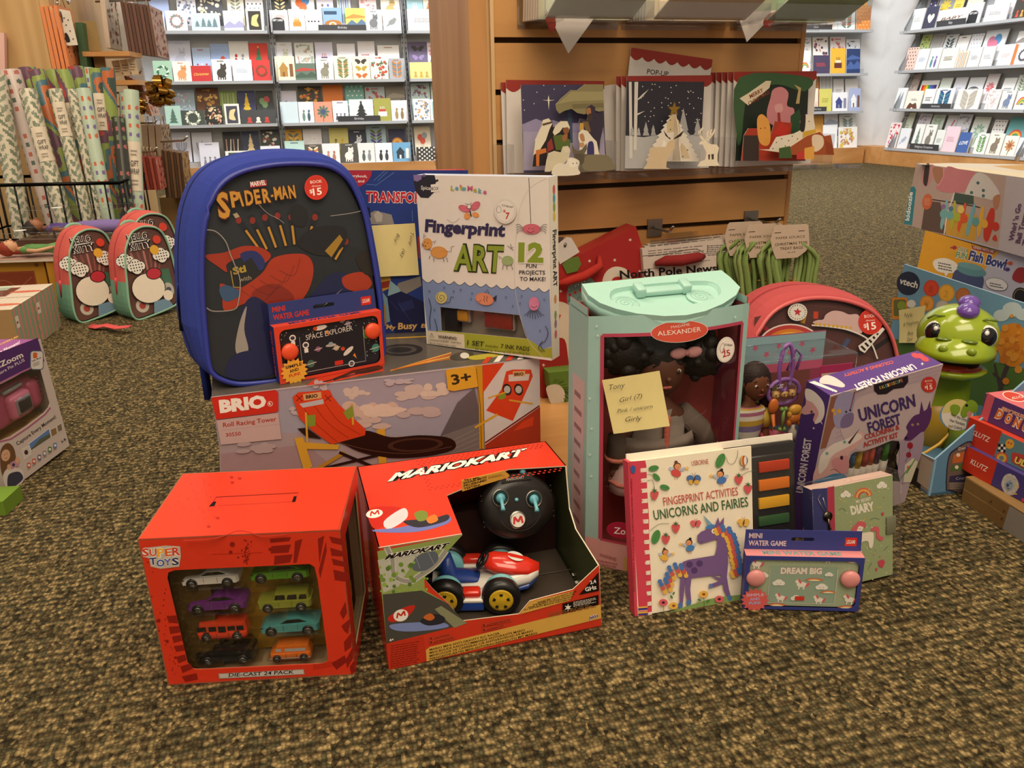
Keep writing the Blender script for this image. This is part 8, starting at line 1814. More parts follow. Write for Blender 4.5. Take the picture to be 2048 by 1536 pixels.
def lying_box(name,label,px0,px1,yd,z0,h,d,cols):
 a,b_=depth_at(*px0,yd),depth_at(*px1,yd+.02);f=Fr(a.x,a.y,z0,math.degrees(atan2(b_.y-a.y,b_.x-a.x)),(b_-a).length,d,h)
 t=thing(name,label,'toy box',f.o,f.yaw);q=MB();q.box(f,0,f.w,0,d,0,h,cols,'print');return f,t,q
for x0,x1,lab in((-62,88,'mustard yellow toy carton with red window behind the striped cartons'),(92,150,'mustard yellow toy carton end beside the coral and green backpack')):
 f,t,q=lying_box('toy_carton',lab,(x0,530),(x1,530),2.28,0,.135,.10,{'f':'c0892c','t':'d8b0a0','*':'b8822a'});U=UArt(f.front(),q)
 if x0<0:U.rect(f.w*.12,f.h*.3,f.w*.85,f.h*.78,'96492c');U.rect(f.w*.14,f.h*.34,f.w*.83,f.h*.74,'8a4026');U.line([(f.w*.2,f.h*.4),(f.w*.4,f.h*.6),(f.w*.6,f.h*.45),(f.w*.8,f.h*.65)],.002,'a86a4a',True);U.ell(f.w*.9,f.h*.9,.006,None,'8a5a1c',n=10)
 q.build('carton',t)
f,t,q=lying_box('sheet_board','pale pink printed board lying across the mustard cartons',(-60,512),(142,508),2.26,.1355,.008,.12,{'f':'e0cdb8','t':'d0a494','*':'d8c0ac'});q.build('board',t)
f2,t2,q=lying_box('toy_carton','brown flat carton under the clear doll case at left',(30,470),(250,466),2.40,0,.178,.1,{'f':'5a4034','t':'6a4a3a','*':'5a4034'});q.build('carton',t2)
def lying_doll(label,pxh,yd,z0,L,skin,hairc,dress,dress2,shoe):
 h0=depth_at(*pxh,yd);o=V((h0.x,h0.y,z0));ex=V((cos(.12),sin(.12),0));ey=V((-sin(.12),cos(.12),0));ez=V((0,0,1));k_=L/.30
 t=thing('doll',label,'doll',o,.12)
 P=lambda x,y,z_:o+ex*(x*k_)+ey*(y*k_)+ez*(z_*k_)
 ring=lambda x,ry,rz,zc_=.022:[P(x,ry*cos(2*pi*i/12),zc_+rz*sin(2*pi*i/12))for i in range(12)]
 q=MB();q.ball(P(.022,0,.030),(.022*k_,.018*k_,.020*k_),skin,'skin',14,10,(ex,ey,ez));q.ball(P(.028,0,.051),(.004*k_,.003*k_,.003*k_),skin,'skin',8,6)
 for s in(-1,1):q.ball(P(.020,s*.007,.0475),(.002*k_,.003*k_,.002*k_),'241610','gloss',6,4)
 q.ball(P(.036,0,.045),(.0022*k_,.005*k_,.002*k_),'a83a3a','skin',8,4)
 q.loft([ring(.04,.006,.006),ring(.058,.008,.008),ring(.066,.024,.012),ring(.10,.018,.012),ring(.13,.015,.011),ring(.155,.022,.013),ring(.20,.018,.011),ring(.28,.012,.008)],skin,'skin')
 for s in(-1,1):q.tube([P(.07,s*.026,.022),P(.11,s*.033,.02),P(.155,s*.030,.03)],[.0065*k_,.0055*k_,.004*k_],skin,'skin',8);hand(q,P(.160,s*.029,.031),ex,ey*s,.009*k_,skin)
 q.build('body',t)
 q=MB();q.ball(P(.012,0,.024),(.025*k_,.023*k_,.022*k_),hairc,'hair',12,9,(ex,ey,ez));q.ball(P(.05,.012,.014),(.05*k_,.018*k_,.010*k_),hairc,'hair',10,7,(ex,ey,ez));q.build('hair',t)
 q=MB();q.loft([ring(.068,.0255,.0135),ring(.10,.020,.0135),ring(.13,.0168,.0125)],dress,'fabric');q.loft([ring(.13,.017,.0128),ring(.16,.028,.018),ring(.22,.034,.02),ring(.285,.036,.018)],dress2,'fabric')
 for s in(-1,1):q.ball(P(.072,s*.027,.023),(.012*k_,.010*k_,.010*k_),dress,'fabric',10,7,(ex,ey,ez))
 q.build('dress',t)
 q=MB()
 for s in(-1,1):q.ball(P(.295,s*.012,.02),(.008*k_,.007*k_,.012*k_),shoe,'plastic',8,6,(ex,ey,ez))
 q.build('shoe',t);return o,ex,ey,ez,k_
lying_doll('red-haired doll in a green dress lying on the pale pink board',(4,495),2.30,.1455,.29,'d8a27a','8e3420','6a9a5a','7aa868','5a8a5a')
o_,ex,ey,ez,k_=lying_doll('dark-haired doll in a purple gown lying in the clear case',(52,435),2.44,.184,.30,'9a6240','2a1d18','5f4a8c','8a76b0','5f4a8c')
def clear_case(label,px0,px1,yd,z0,h,d,sticker):
 a,b_=depth_at(*px0,yd),depth_at(*px1,yd+.02);f=Fr(a.x,a.y,z0,math.degrees(atan2(b_.y-a.y,b_.x-a.x)),(b_-a).length,d,h)
 t=thing('clear_case',label,'doll box',f.o,f.yaw,'clear doll cases at the left');q=MB();q.box(f,0,f.w,0,d,0,h,'ffffff','film')
 for y in(0,d):
  for zz_ in(0,h):q.tube([f.p(0,y,zz_),f.p(f.w,y,zz_)],.0012,'d8d4d0','acrylic',5)
 for x in(0,f.w):
  for y in(0,d):q.tube([f.p(x,y,0),f.p(x,y,h)],.0012,'d8d4d0','acrylic',5)
 q.build('shell',t)
 q=MB();U=UArt(f.top(),q);U.ell(f.w*.3,d*.5,.016,.016,'e2ded8',n=18);q.build('price_sticker',t)
clear_case('clear plastic case holding the doll in the purple gown',(36,465),(257,462),2.39,.180,.085,.12,1)
clear_case('clear plastic case over the red-haired doll',(-22,515),(150,510),2.245,.1445,.075,.12,1)
pd=thing('toy_figure','small yellow and brown figure lying behind the purple gown doll','toy',o_+ex*.20+ey*.055,.12);q=MB()
q.ball(o_+ex*.185+ey*.055+ez*.02,(.018,.014,.016),'5a3626','hair',10,8);q.loft([[o_+ex*x+ey*(.055+r*cos(2*pi*i/10))+ez*(.018+r*.8*sin(2*pi*i/10))for i in range(10)]for x,r in((.20,.010),(.215,.015),(.25,.018))],'d8b85a','fabric');q.build('body',pd)
KOUT=((274,640),(260,618),(254,566),(250,512),(260,472),(276,458),(293,454),(314,458),(328,472),(340,500),(351,543),(358,580),(356,604),(344,615),(304,632))
KG='coral and green character backpacks'
def kitty(dx,dy,orig,label,strap=False):
 o=floor_at(*orig,.002);ya,ln=radians(52),radians(10);pl=Pl(o,(cos(ya),sin(ya),0),V((0,0,cos(ln)))+V((-sin(ya),cos(ya),0))*sin(ln))
 ol=[pl.ab(x+dx,y+dy)for x,y in KOUT];mn=min(p[1]for p in ol);ol=[(a,b-mn+.001)for a,b in ol]
 t,olb,cen=backpack('backpack',label,pl,ol,.085,{'top':'cf5f56','low':'6f9c82','zip':'b84048','pipe':'7fa88c'},KG,.008,split=pl.ab(254+dx,570+dy)[1]-mn)
 W_=max(p[0]for p in olb)-min(p[0]for p in olb);xm=min(p[0]for p in olb);H_=max(p[1]for p in olb)
 q=MB();ip=pl.moved(-.005);q.prism(ip,[(cen[0]+(x-cen[0])*.96,cen[1]+(y-cen[1])*.96)for x,y in olb],.001,'6e4a42','print');U=UArt(ip,q,'print')
 X_=lambda u:xm+W_*u;Y_=lambda v:H_*v
 for i in range(7):u=.3+.07*i;U.line([(X_(.5+(u-.5)*.7),Y_(.42)),(X_(.5+(u-.5)*1.7),Y_(.74))],W_*.035,'c47f78' if i%2 else '9a5a54')
 U.rect(X_(.6),Y_(.2),X_(.9),Y_(.5),'4f7a62');U.ell(X_(.25),Y_(.14),W_*.12,W_*.12,'d8cfc4');U.ell(X_(.25),Y_(.14),W_*.06,W_*.06,'c0544a');U.ell(X_(.8),Y_(.26),W_*.10,W_*.13,'c8c4bc');U.ell(X_(.8),Y_(.26),W_*.05,W_*.05,'5a5f70')
 q.build('printed_contents',t)
 q=MB();U=UArt(pl.moved(.0008),q,'glossprint',1,.00003)
 U.text('HELLO',(X_(.26),Y_(.86)),(X_(.66),Y_(.865)),H_*.075,'1c1818',.03,out='e8e0d8',ow=.075);U.text('KITTY',(X_(.26),Y_(.765)),(X_(.68),Y_(.77)),H_*.08,'1c1818',.03,out='e8e0d8',ow=.075)
 for cx,cy in((.13,.66),(.30,.58),(.80,.66)):
  for k_,c_ in((1.1,'2a2422'),(1,'e2dcd2')):
   for ax,ay in((-.07,0),(.07,0),(0,.03),(0,-.03)):U.ell(X_(cx+ax),Y_(cy+ay),W_*.09*k_,H_*.055*k_,c_,n=12)
  U.dots([(X_(cx-.10+.05*i),Y_(cy-.045+.032*j))for i in range(5)for j in range(4)],W_*.014,'2a2422',6)
 U.ell(X_(.70),Y_(.73),W_*.085,W_*.085,'d8a43a');U.ell(X_(.79),Y_(.84),W_*.075,W_*.075,'c8402f')
 for k_,c_ in((1.05,'2a2422'),(1,'e4d6c4')):U.ell(X_(.42),Y_(.32),W_*.30*k_,H_*.165*k_,c_,n=24)
 for k_,c_ in((1.15,'2a2422'),(1,'b83440')):U.ell(X_(.58),Y_(.47),W_*.13*k_,H_*.06*k_,c_,n=16)
 U.poly([(X_(.4),Y_(.03)),(X_(.8),Y_(.05)),(X_(.72),Y_(.17)),(X_(.45),Y_(.16))],'6f8ca0');U.ell(X_(.74),Y_(.2),W_*.09,H_*.06,'e4d6c4')
 q.build('printed_lettering',t)
 q=MB();sp_=min(olb,key=lambda p:abs(p[1]-H_*.42)+p[0]*2);b_=pl.at(sp_[0],sp_[1])+V((pl.n.x,pl.n.y,0))*-.04-pl.u*.009
 q.tube([b_+V((0,0,.01)),b_,b_-V((0,0,.035))],[.004,.005,.006],'c8404a','plastic',8);q.build('zipper_pull',t)
 q=MB();tp_=max(olb,key=lambda p:p[1]);b_=pl.at(tp_[0],tp_[1])-V((pl.n.x,pl.n.y,0))*.085
 q.tube([b_+pl.u*(.022*cos(a_))+V((0,0,.014*sin(a_)-.006))for a_ in(pi*i/8 for i in range(9))],.005,'8ab49a','fabric',8);q.build('carry_loop',t)
kitty(-112,5,(165,645),'coral and green clear-front backpack nearest the striped cartons')
kitty(0,0,(278,639),'coral and green clear-front backpack in front, overlapping the other two')
kitty(13,-22,(293,613),'coral and green clear-front backpack standing behind the other two')
q=MB();pts=[floor_at(x,y,.004)for x,y in((180,652),(195,657),(212,656),(235,664),(262,664))]
q.loft([[p+V((0,-.012,k_*.004)),p+V((0,.012,.004+k_*.003)),p+V((0,.012,.002+k_*.003)),p+V((0,-.012,k_*.004-.002))]for k_,p in enumerate(pts)],'dc5a58','fabric');tag(q.build('strap',origin=pts[2]),'loose coral strap lying on the carpet in front of the coral and green backpacks','strap')
# ================================================================ slat wall display
SW=Pl((-.01,1.34,0),(cos(radians(16.5)),sin(radians(16.5)),0),(0,0,1));n_=SW.n
gz=[SW.ab(x,y)[1]for x,y in((1000,80),(1003,184),(1008,286),(1010,383),(1010,474))]
dz_=(gz[0]-gz[-1])/4;gz=[gz[0]-dz_*i for i in range(8)if gz[0]-dz_*i>.08]
a0,a1=SW.ab(988,150)[0],SW.ab(1598,120)[0]
t=thing('slat_wall_unit','maple slat wall display unit with dark grooves, standing in the middle','display unit',SW.at((a0+a1)/2,0),radians(16.5))
ed=[.97]+[.97-.0];zs_=[.98]+gz+[.05]
for i in range(len(zs_)-1):
 hi=zs_[i]-(.0042 if i else 0);lo=zs_[i+1]+(.0042 if i<len(zs_)-2 else 0)
 q=MB();q.prism(SW,[(a0,lo),(a1,lo),(a1,hi),(a0,hi)],.012,'ffffff','maple');q.build('slat_board',t)
q=MB();q.prism(SW,[(a0+.001,.05),(a1-.001,.05),(a1-.001,.98),(a0+.001,.98)],.03,'3a2a18','matte',off=-.010);q.build('groove_backing',t)
q=MB();q.prism(SW,[(a1,.05),(a1+.008,.05),(a1+.008,.98),(a1,.98)],.05,'ffffff','maple_up',off=.001);q.build('edge_trim',t)
pL,pR,pM=SW.ab(936,0)[0],SW.ab(975,160)[0],SW.ab(990,0)[0]
q=MB();q.prism(SW,[(pL,0),(pR,0),(pR,.98),(pL,.98)],.30,'ffffff','maple_up',off=.002);q.build('end_panel',t)
q=MB();q.prism(SW,[(pR,0),(a0,0),(a0,.98),(pR,.98)],.05,'ffffff','maple_pale',off=-.004);q.hexa([SW.at(a,z_,o_)for z_ in(.05,.98)for a,o_ in((a0-.004 if z_<.5 else pM-.010,.004),(a0+.001 if z_<.5 else pM-.004,.004),(a0+.001 if z_<.5 else pM-.004,-.01),(a0-.004 if z_<.5 else pM-.010,-.01))],'ffffff','maple_pale');q.build('corner_strip',t)
f=Fr(.060,.9595,0,16.5,.172,.37,.055);q=MB();q.box(f,0,f.w,.0,f.d,.030,f.h,'ffffff','maple');q.box(f,.0,f.w,.0,.002,.052,.0553,'ffffff','maple_pale');q.build('base_deck',t)
q=MB();q.box(f,0,f.w,.03,f.d,0,.03,'2a2018','matte');q.build('kick_plate',t)
zt=SW.ab(1035,47)[1]
def tray(ax0,ax1,label,cardc,hang=None):
 A0,A1=SW.ab(ax0,20)[0],SW.ab(ax1,20)[0]
 t=thing('acrylic_tray',label,'card holder',SW.at((A0+A1)/2,zt,.05),radians(16.5),'clear acrylic trays on the top groove');q=MB()
 D_=.13
 B=lambda x0,x1,o0,o1,z0,z1:q.hexa([SW.at(x,z_,o)for z_ in(z0,z1)for x,o in((x0,o1),(x1,o1),(x1,o0),(x0,o0))],'ffffff','acrylic')
 B(A0,A1,.002,D_,zt-.002,zt);B(A0,A0+.002,.002,D_,zt,zt+.05);B(A1-.002,A1,.002,D_,zt,zt+.05);B(A0,A1,D_-.002,D_,zt,zt+.02);B(A0,A1,.0,.003,zt-.008,zt+.12)
 for x in(A0+.02,A1-.02):B(x,x+.012,.03,D_-.01,zt-.006,zt-.002)
 q.build('tray',t)
 for i in range(7):
  o_=.012+.006*i;q=MB();pl=Pl(SW.at(A0+.006+.002*i,zt+.002,o_),SW.u,(SW.v+n_*.12));w_,h_=A1-A0-.02,.16
  q.prism(pl,[(0,0),(w_,0),(w_,h_),(0,h_)],.003,('e8e0d4',cardc)[i==6],'print',rim='f0e8de');
  tag(q.build('card_pack',origin=pl.at(w_/2,0)),{0:'rearmost',1:'second from the back',2:'third from the back',3:'middle',4:'third from the front',5:'second from the front',6:'foremost'}[i]+' card standing in the %s acrylic tray'%label.split()[0],'greeting card','cards in the acrylic trays')
 pl=Pl(SW.at(A0+.02,zt+.001,.075),SW.u,(n_*.8+SW.v*.35));q=MB();q.prism(pl,[(0,0),(A1-A0-.03,0),(A1-A0-.03,.11),(0,.11)],.002,cardc,'print',back='d8d8cc');U=UArt(Pl(pl.at(0,0,-.002),-pl.u,pl.v),q,'print');U.rect(-(A1-A0-.05),.02,-(A1-A0-.05)*.6,.08,'b8b09a')
 tag(q.build('booklet',origin=pl.at(.08,0)),'open pale booklet card lying on the %s acrylic tray'%label.split()[0],'greeting card','booklets on the acrylic trays')
tray(1034,1236,'leftmost acrylic tray of cards on the top groove','c9cfb8');tray(1243,1452,'middle acrylic tray of cards on the top groove','d8c8ac');tray(1462,1640,'rightmost acrylic tray of cards on the top groove','8fa888')
def corner_env(pts,red,label):
 pl=SW.moved(.055);q=MB();q.prism(pl,[pl.ab(*p)for p in pts],.002,'d2cac2','paper');A=Art(pl,q,'print');A.blob(red,'8a2f26',n=3)
 tag(q.build('envelope',origin=pl.px(*pts[2])),label,'envelope','envelopes poking from the trays')
corner_env([(1093,20),(1200,20),(1137,107)],[(1090,30),(1105,28),(1112,45),(1108,62),(1100,62)],'white envelope corner with red edge poking below the leftmost tray')
corner_env([(1474,25),(1556,20),(1494,84)],[(1535,30),(1552,25),(1545,48),(1532,56),(1526,45)],'white envelope corner with red edge poking below the rightmost tray')
LG=SW.moved(.105);zL=LG.ab(1250,352)[1]
def ledge(ax0,ax1,label):
 A0,A1=LG.ab(ax0,340)[0],LG.ab(ax1,340)[0];t=thing('acrylic_ledge',label,'card holder',SW.at((A0+A1)/2,zL,.05),radians(16.5),'acrylic ledges for pop-up cards');q=MB()
 q.hexa([SW.at(x,z_,o)for z_ in(zL-.003,zL)for x,o in((A0,.115),(A1,.115),(A1,.002),(A0,.002))],'ffffff','acrylic');q.hexa([SW.at(x,z_,o)for z_ in(zL-.003,zL+.004)for x,o in((A0,.117),(A1,.117),(A1,.115),(A0,.115))],'ffffff','acrylic');q.build('shelf',t)
 for a in(A0+.015,A1-.035):q=MB();q.hexa([SW.at(x,z_,o)for z_ in(zL,zL+.05)for x,o in((a,.056),(a+.02,.056),(a+.02,.002),(a,.002))],'ffffff','acrylic','t');q.build('back_clip',t)
ledge(1003,1216,'acrylic ledge under the nativity pop-up card');ledge(1218,1480,'acrylic ledge under the snowy tree pop-up card');ledge(1470,1715,'acrylic ledge under the festive dogs pop-up card')
SCAR,SCW='96332a','d9d2cc'
def envelope(a,w_,h_,o_,rot,label,k=0):
 c,s=cos(radians(rot)),sin(radians(rot));pl=Pl(SW.at(a,zL+.001+(abs(s)*w_ if rot<0 else 0),o_),SW.u*c+SW.v*s,(SW.v*c-SW.u*s)-n_*.06);q=MB()
 q.prism(pl,[(0,0),(w_,0),(w_,h_),(0,h_)],.0022,SCW,'paper',rim='c9c2bc');U=UArt(pl,q,'print',1,.00003)
 U.poly([(0,h_),(0,h_-.012)]+[(w_*(i+j/5)/7,h_-.012-.006*sin(pi*j/5))for i in range(7)for j in range(1,6)]+[(w_,h_)],SCAR)
 if k:U.text('POP-UP',(w_*.22,h_-.036),(w_*.48,h_-.036),.008,'2a2624',.01)
 tag(q.build('envelope',origin=pl.at(w_/2,0)),label,'envelope','white envelopes behind the pop-up cards')
def A_(x,o=.05):return SW.moved(o).ab(x,300)[0]
hN=SW.moved(.03).ab(1090,164)[1]-zL
PLC=('rearmost','second from the back','third from the back','fourth from the back','foremost')
for i in range(2):envelope(A_(1010+4*i,.02),.165,hN,.012+.008*i,-1.2*i,'%s white envelope with red scalloped edge behind the nativity card'%('rear','front')[i])
envelope(A_(1240,.02),.15,SW.moved(.02).ab(1240,118)[1]-zL,.016,-7,'tilted white envelope with red scallops and printed words behind the snowy tree card',1)
envelope(A_(1222,.02),.15,SW.moved(.02).ab(1365,125)[1]-zL,.008,6,'rearmost white envelope behind the snowy tree card')
for i in range(3):envelope(A_(1236+6*i,.03),.152,SW.moved(.04).ab(1330,152)[1]-zL,.024+.009*i,.0,'%s upright white envelope stacked behind the snowy tree card'%('rearmost','middle','foremost')[i])
for i in range(5):envelope(A_(1428+6.5*i,.03),.16,SW.moved(.04).ab(1500,144)[1]-zL,.012+.008*i,.0,'%s upright white envelope stacked behind the festive dogs card'%PLC[i])
zn=zpx(1000,140,6.98);znc=lambda x,y:(1000+x/6.98,140+y/6.98)
def cutout(name,card,pl,layers,label=None):
 """one flat paper layer of a pop-up card: list of (points, colour, smooth)"""
 q=MB();A=None
 for i,(pts,col,sm)in enumerate(layers):
  if i==0:
   ab=[pl.ab(*p)for p in pts];ab=smooth(ab,True,4)if sm else ab
   q.prism(pl,ab,.0009,col,'print',rim='e6e0d6',back='e6e0d6');A=Art(pl,q,'print',.00003)
  elif sm=='dots':A.dots(pts,1.2,col,6)
  elif sm=='line':A.line(pts,1.0,col,True)
  elif sm:A.blob(pts,col,n=4)
  else:A.poly(pts,col)
 return q.build(name,card,label=label)
pN_=SW.moved(.058)
card=thing('pop_up_card','night nativity pop-up card with thatched stable on the slat wall ledge','greeting card',pN_.at(pN_.ab(1130,345)[0],zL,.02),radians(16.5),'pop-up cards on the ledge')
cutout('backdrop',card,pN_,[(zn((290,205),(1440,200),(1480,1420),(330,1440)),'4a4560',0),(zn((310,760),(500,680),(600,720),(750,700),(860,740),(1100,740),(1440,760),(1450,900),(320,880)),'9a92b4',0),(zn((320,860),(1450,880),(1475,1400),(330,1400)),'a8a0ba',0),([znc(*p)for p in((325,420),(475,470),(515,310),(340,560),(755,268),(905,222),(610,215))],'e0dccf','dots'),(zn((665,420),(677,350),(690,420),(770,418),(690,430),(680,560),(668,430),(590,418)),'f2ecd8',0),(zn((940,520),(1005,520),(1015,1020),(960,1010)),'4a5a78',0),])
pM_=SW.moved(.075)
cutout('thatched_roof',card,pM_,[(zn((780,480),(850,400),(990,280),(1080,280),(1180,200),(1440,200),(1450,570),(1380,580),(1300,560),(1180,620),(1080,600),(1000,540),(900,570),(830,610),(790,560)),'8f8660',0),(zn((790,480),(1000,300),(1440,300),(1445,420),(1000,440)),'a49a70',0),(zn((1000,480),(1440,460),(1445,520),(1020,540)),'7a7050',0)])
cutout('standing_man',card,pM_.moved(.002),[(zn((1210,520),(1270,480),(1330,520),(1330,590),(1440,620),(1450,760),(1400,980),(1380,1200),(1200,1180),(1180,850),(1110,830),(1100,740),(1115,680),(1150,680),(1215,700),(1225,640)),'3d3444',0),(zn((1215,540),(1260,530),(1270,610),(1235,640),(1210,610)),'a8744a',1),(zn((1220,630),(1270,610),(1280,700),(1230,720)),'4a3a34',1),(zn((1150,720),(1230,720),(1270,860),(1210,880)),'7a6040',0),(zn((1110,740),(1165,740),(1170,850),(1110,850)),'c8a050',0)])
cutout('kneeling_woman',card,pM_.moved(.012),[(zn((1100,880),(1150,830),(1220,850),(1300,950),(1350,1000),(1390,1200),(1200,1220),(1110,1110),(1120,1040),(1095,960)),'e2dac8',0),(zn((1115,900),(1160,890),(1185,980),(1150,1000),(1120,960)),'b8845c',1),(zn((1230,1020),(1300,1010),(1310,1200),(1220,1200)),'3f3a6c',1),(zn((1110,1030),(1160,1010),(1180,1060),(1130,1080)),'c09068',1)])
cutout('shepherds',card,pM_.moved(.014),[(zn((470,1190),(480,1000),(560,820),(600,700),(680,675),(735,730),(740,800),(850,710),(930,705),(970,760),(985,990),(960,1150),(780,1180),(660,1150),(650,1330),(450,1350)),'2c2426',0),(zn((470,1190),(490,980),(580,780),(600,700),(680,675),(735,740),(690,830),(640,980),(560,1110)),'e2d8c0',0),(zn((590,750),(730,715),(735,740),(600,780)),'5a4a3a',0),(zn((735,870),(770,780),(850,715),(940,715),(975,800),(960,850),(880,800),(830,870),(760,915)),'e2d8c0',0),(zn((660,1020),(720,950),(750,1100),(660,1150)),'8e3a34',0),(zn((740,920),(860,900),(985,980),(960,1120),(780,1120)),'5a6a34',0),(zn((880,820),(950,800),(960,870),(900,890)),'8a5a3a',1),(zn((870,920),(940,890),(930,970),(880,1000)),'9a683f',1),(zn((500,1120),(640,1090),(650,1150),(550,1180),(545,1340),(505,1340)),'c8743a',0)])
cutout('donkey',card,pM_.moved(.024),[(zn((1000,1020),(1040,1100),(1080,1130),(1140,1110),(1210,1020),(1215,1100),(1180,1170),(1380,1200),(1480,1180),(1560,1250),(1590,1400),(1100,1430),(1120,1300),(1060,1240),(1010,1150)),'6a6150',0),(zn((1200,1200),(1480,1190),(1560,1270),(1580,1390),(1180,1400)),'7e745c',1),(zn((1030,1190),(1160,1170),(1170,1290),(1110,1310)),'5a5244',1)])
cutout('lamb',card,pM_.moved(.026),[(zn((625,1420),(650,1260),(680,1160),(760,1130),(850,1150),(880,1070),(950,1060),(985,1130),(960,1230),(900,1300),(750,1380),(700,1420)),'cfc4a8',0),(zn((880,1080),(950,1070),(975,1120),(920,1160)),'d8ccb4',1)],'standing lamb')
cutout('lamb',card,pM_.moved(.034),[(zn((745,1470),(760,1350),(840,1300),(920,1310),(960,1230),(1040,1230),(1110,1280),(1090,1370),(1100,1460)),'e2dac6',1),(zn((960,1250),(1050,1250),(1070,1340),(980,1360)),'ece4d2',1),([znc(1020,1305),znc(1070,1300)],'2a2420','dots')],'lamb lying down')
zw=zpx(1220,110,6.144);zwc=lambda x,y:(1220+x/6.144,110+y/6.144)
card=thing('pop_up_card','white paper tree pop-up card against a starry night on the ledge','greeting card',pN_.at(pN_.ab(1330,340)[0],zL,.02),radians(16.5),'pop-up cards on the ledge')
r_=random.Random(21)
cutout('backdrop',card,pN_,[(zw((205,320),(1160,330),(1105,1390),(180,1400)),'34323c',0),(zw((190,990),(420,1010),(700,960),(960,990),(1140,960),(1108,1390),(182,1395)),'b4b4b4',0),([zwc(r_.uniform(380,1120),r_.uniform(340,850))for _ in range(44)],'d8d4cc','dots'),(zw((230,330),(265,330),(275,1270),(240,1270)),'d4cec6',0),(zw((300,330),(345,330),(325,1170),(290,1170)),'d4cec6',0),(zw((340,540),(400,480),(475,420),(410,500),(345,555)),'d4cec6',0),(zw((330,720),(430,685),(340,740)),'d4cec6',0)]+[(zw((x-40*k,990),(x-20*k,930),(x-30*k,930),(x,990-170*k),(x+30*k,930),(x+20*k,930),(x+45*k,990)),'a9a9aa',0)for x,k in((440,1),(530,.8),(350,.6),(900,2.0),(1075,1.3),(270,.7))])
def tree_pts(cx,y0,y1,hw):
 L=[];n=11
 for i in range(n):u=i/(n-1);L.append((cx-hw*u**.9-10*(i%2),y0+(y1-y0)*u));L.append((cx-hw*u**.9+14,y0+(y1-y0)*(u+.03)))
 R_=[(2*cx-x,y)for x,y in L][::-1]
 return L+R_
pT=SW.moved(.075)
cutout('paper_tree',card,pT,[(zw(*tree_pts(770,690,1290,330)),'ded6c8',0),(zw((780,720),(700,830),(700,960),(780,940),(860,960),(850,820)),'c9b490',0),(zw((660,1040),(600,1230),(720,1270),(700,1100)),'efe8dc',0),(zw((880,1080),(820,1270),(980,1270),(940,1150)),'cdbb9a',0),([zwc(740,800),zwc(820,868),zwc(742,915),zwc(952,1168),zwc(895,1246)],'2a2622','dots')])
cross=Pl(pT.at(pT.ab(*zwc(770,1290))[0],0),n_,SW.v);ca,cb=0,pT.ab(*zwc(770,1290))[1];hT=pT.ab(*zwc(770,700))[1]-cb
q=MB();q.prism(cross,[(-.014,cb),(.028,cb),(.018,cb+hT*.4),(.012,cb+hT*.7),(0,cb+hT),(-.012,cb+hT*.7),(-.014,cb+hT*.35)],.0009,'e2d8c6','print');q.build('crossed_tree_half',card)
q=MB();sc=pT.ab(*zwc(782,668));rS=.0115;q.prism(pT.moved(.002),[(sc[0]+(rS if i%2==0 else rS*.42)*sin(pi*i/5),sc[1]+(rS if i%2==0 else rS*.42)*cos(pi*i/5))for i in range(10)],.0012,'b08a3e','foil');q.build('gold_star',card)
cutout('paper_deer',card,SW.moved(.098),[(zw((415,1400),(450,1350),(470,1280),(490,1150),(540,1130),(680,1130),(720,1060),(760,1040),(800,1060),(790,1150),(720,1240),(700,1290),(690,1380),(740,1400)),'cdb795',0),(zw((740,1040),(690,1000),(655,920),(680,990),(745,1020)),'4a3a2c',0),(zw((780,1040),(850,1010),(915,920),(870,1000),(790,1020)),'4a3a2c',0)],'deer facing the tree')
def twig(pl,pts,w_):
 pts=smooth([pl.ab(*p)for p in pts],False,4);L,R_=[],[]
 for i in range(len(pts)):
  (x0,y0),(x1,y1)=pts[max(i-1,0)],pts[min(i+1,len(pts)-1)];l=sqrt((x1-x0)**2+(y1-y0)**2)or 1;k=w_/2*(1-.6*i/len(pts));L.append((pts[i][0]-(y1-y0)/l*k,pts[i][1]+(x1-x0)/l*k));R_.append((pts[i][0]+(y1-y0)/l*k,pts[i][1]-(x1-x0)/l*k))
 return R_+L[::-1]
pD=SW.moved(.102);d_=cutout('paper_deer',card,pD,[(zw((1075,1370),(1110,1310),(1170,1290),(1185,1200),(1150,1130),(1140,1100),(1095,1100),(1100,1080),(1140,1045),(1185,1035),(1200,1080),(1240,1095),(1310,1100),(1340,1140),(1320,1230),(1320,1300),(1345,1360)),'e6dac2',0),(zw((1205,1225),(1230,1220),(1225,1285),(1210,1285)),'4a4038',0),(zw((1245,1220),(1275,1215),(1275,1280),(1250,1285)),'4a4038',0)],'antlered deer at right')
for j,pts in enumerate((((1150,1045),(1110,990),(1115,930),(1150,890)),((1118,985),(1095,960),(1100,930)),((1180,1045),(1230,1010),(1270,960),(1290,905)),((1205,1025),(1195,970),(1215,930)),((1240,1000),(1235,950),(1255,915)))):q=MB();q.prism(pD,twig(pD,zw(*pts),.0042),.0009,'e6dac2','print');q.build('antler',d_)
zg=zpx(920,0,2.8444);zgc=lambda x,y:(920+x/2.8444,y/2.8444)
card=thing('pop_up_card','dark green pop-up card crowded with festive dogs on the ledge','greeting card',pN_.at(pN_.ab(1560,320)[0],zL,.02),radians(16.5),'pop-up cards on the ledge')
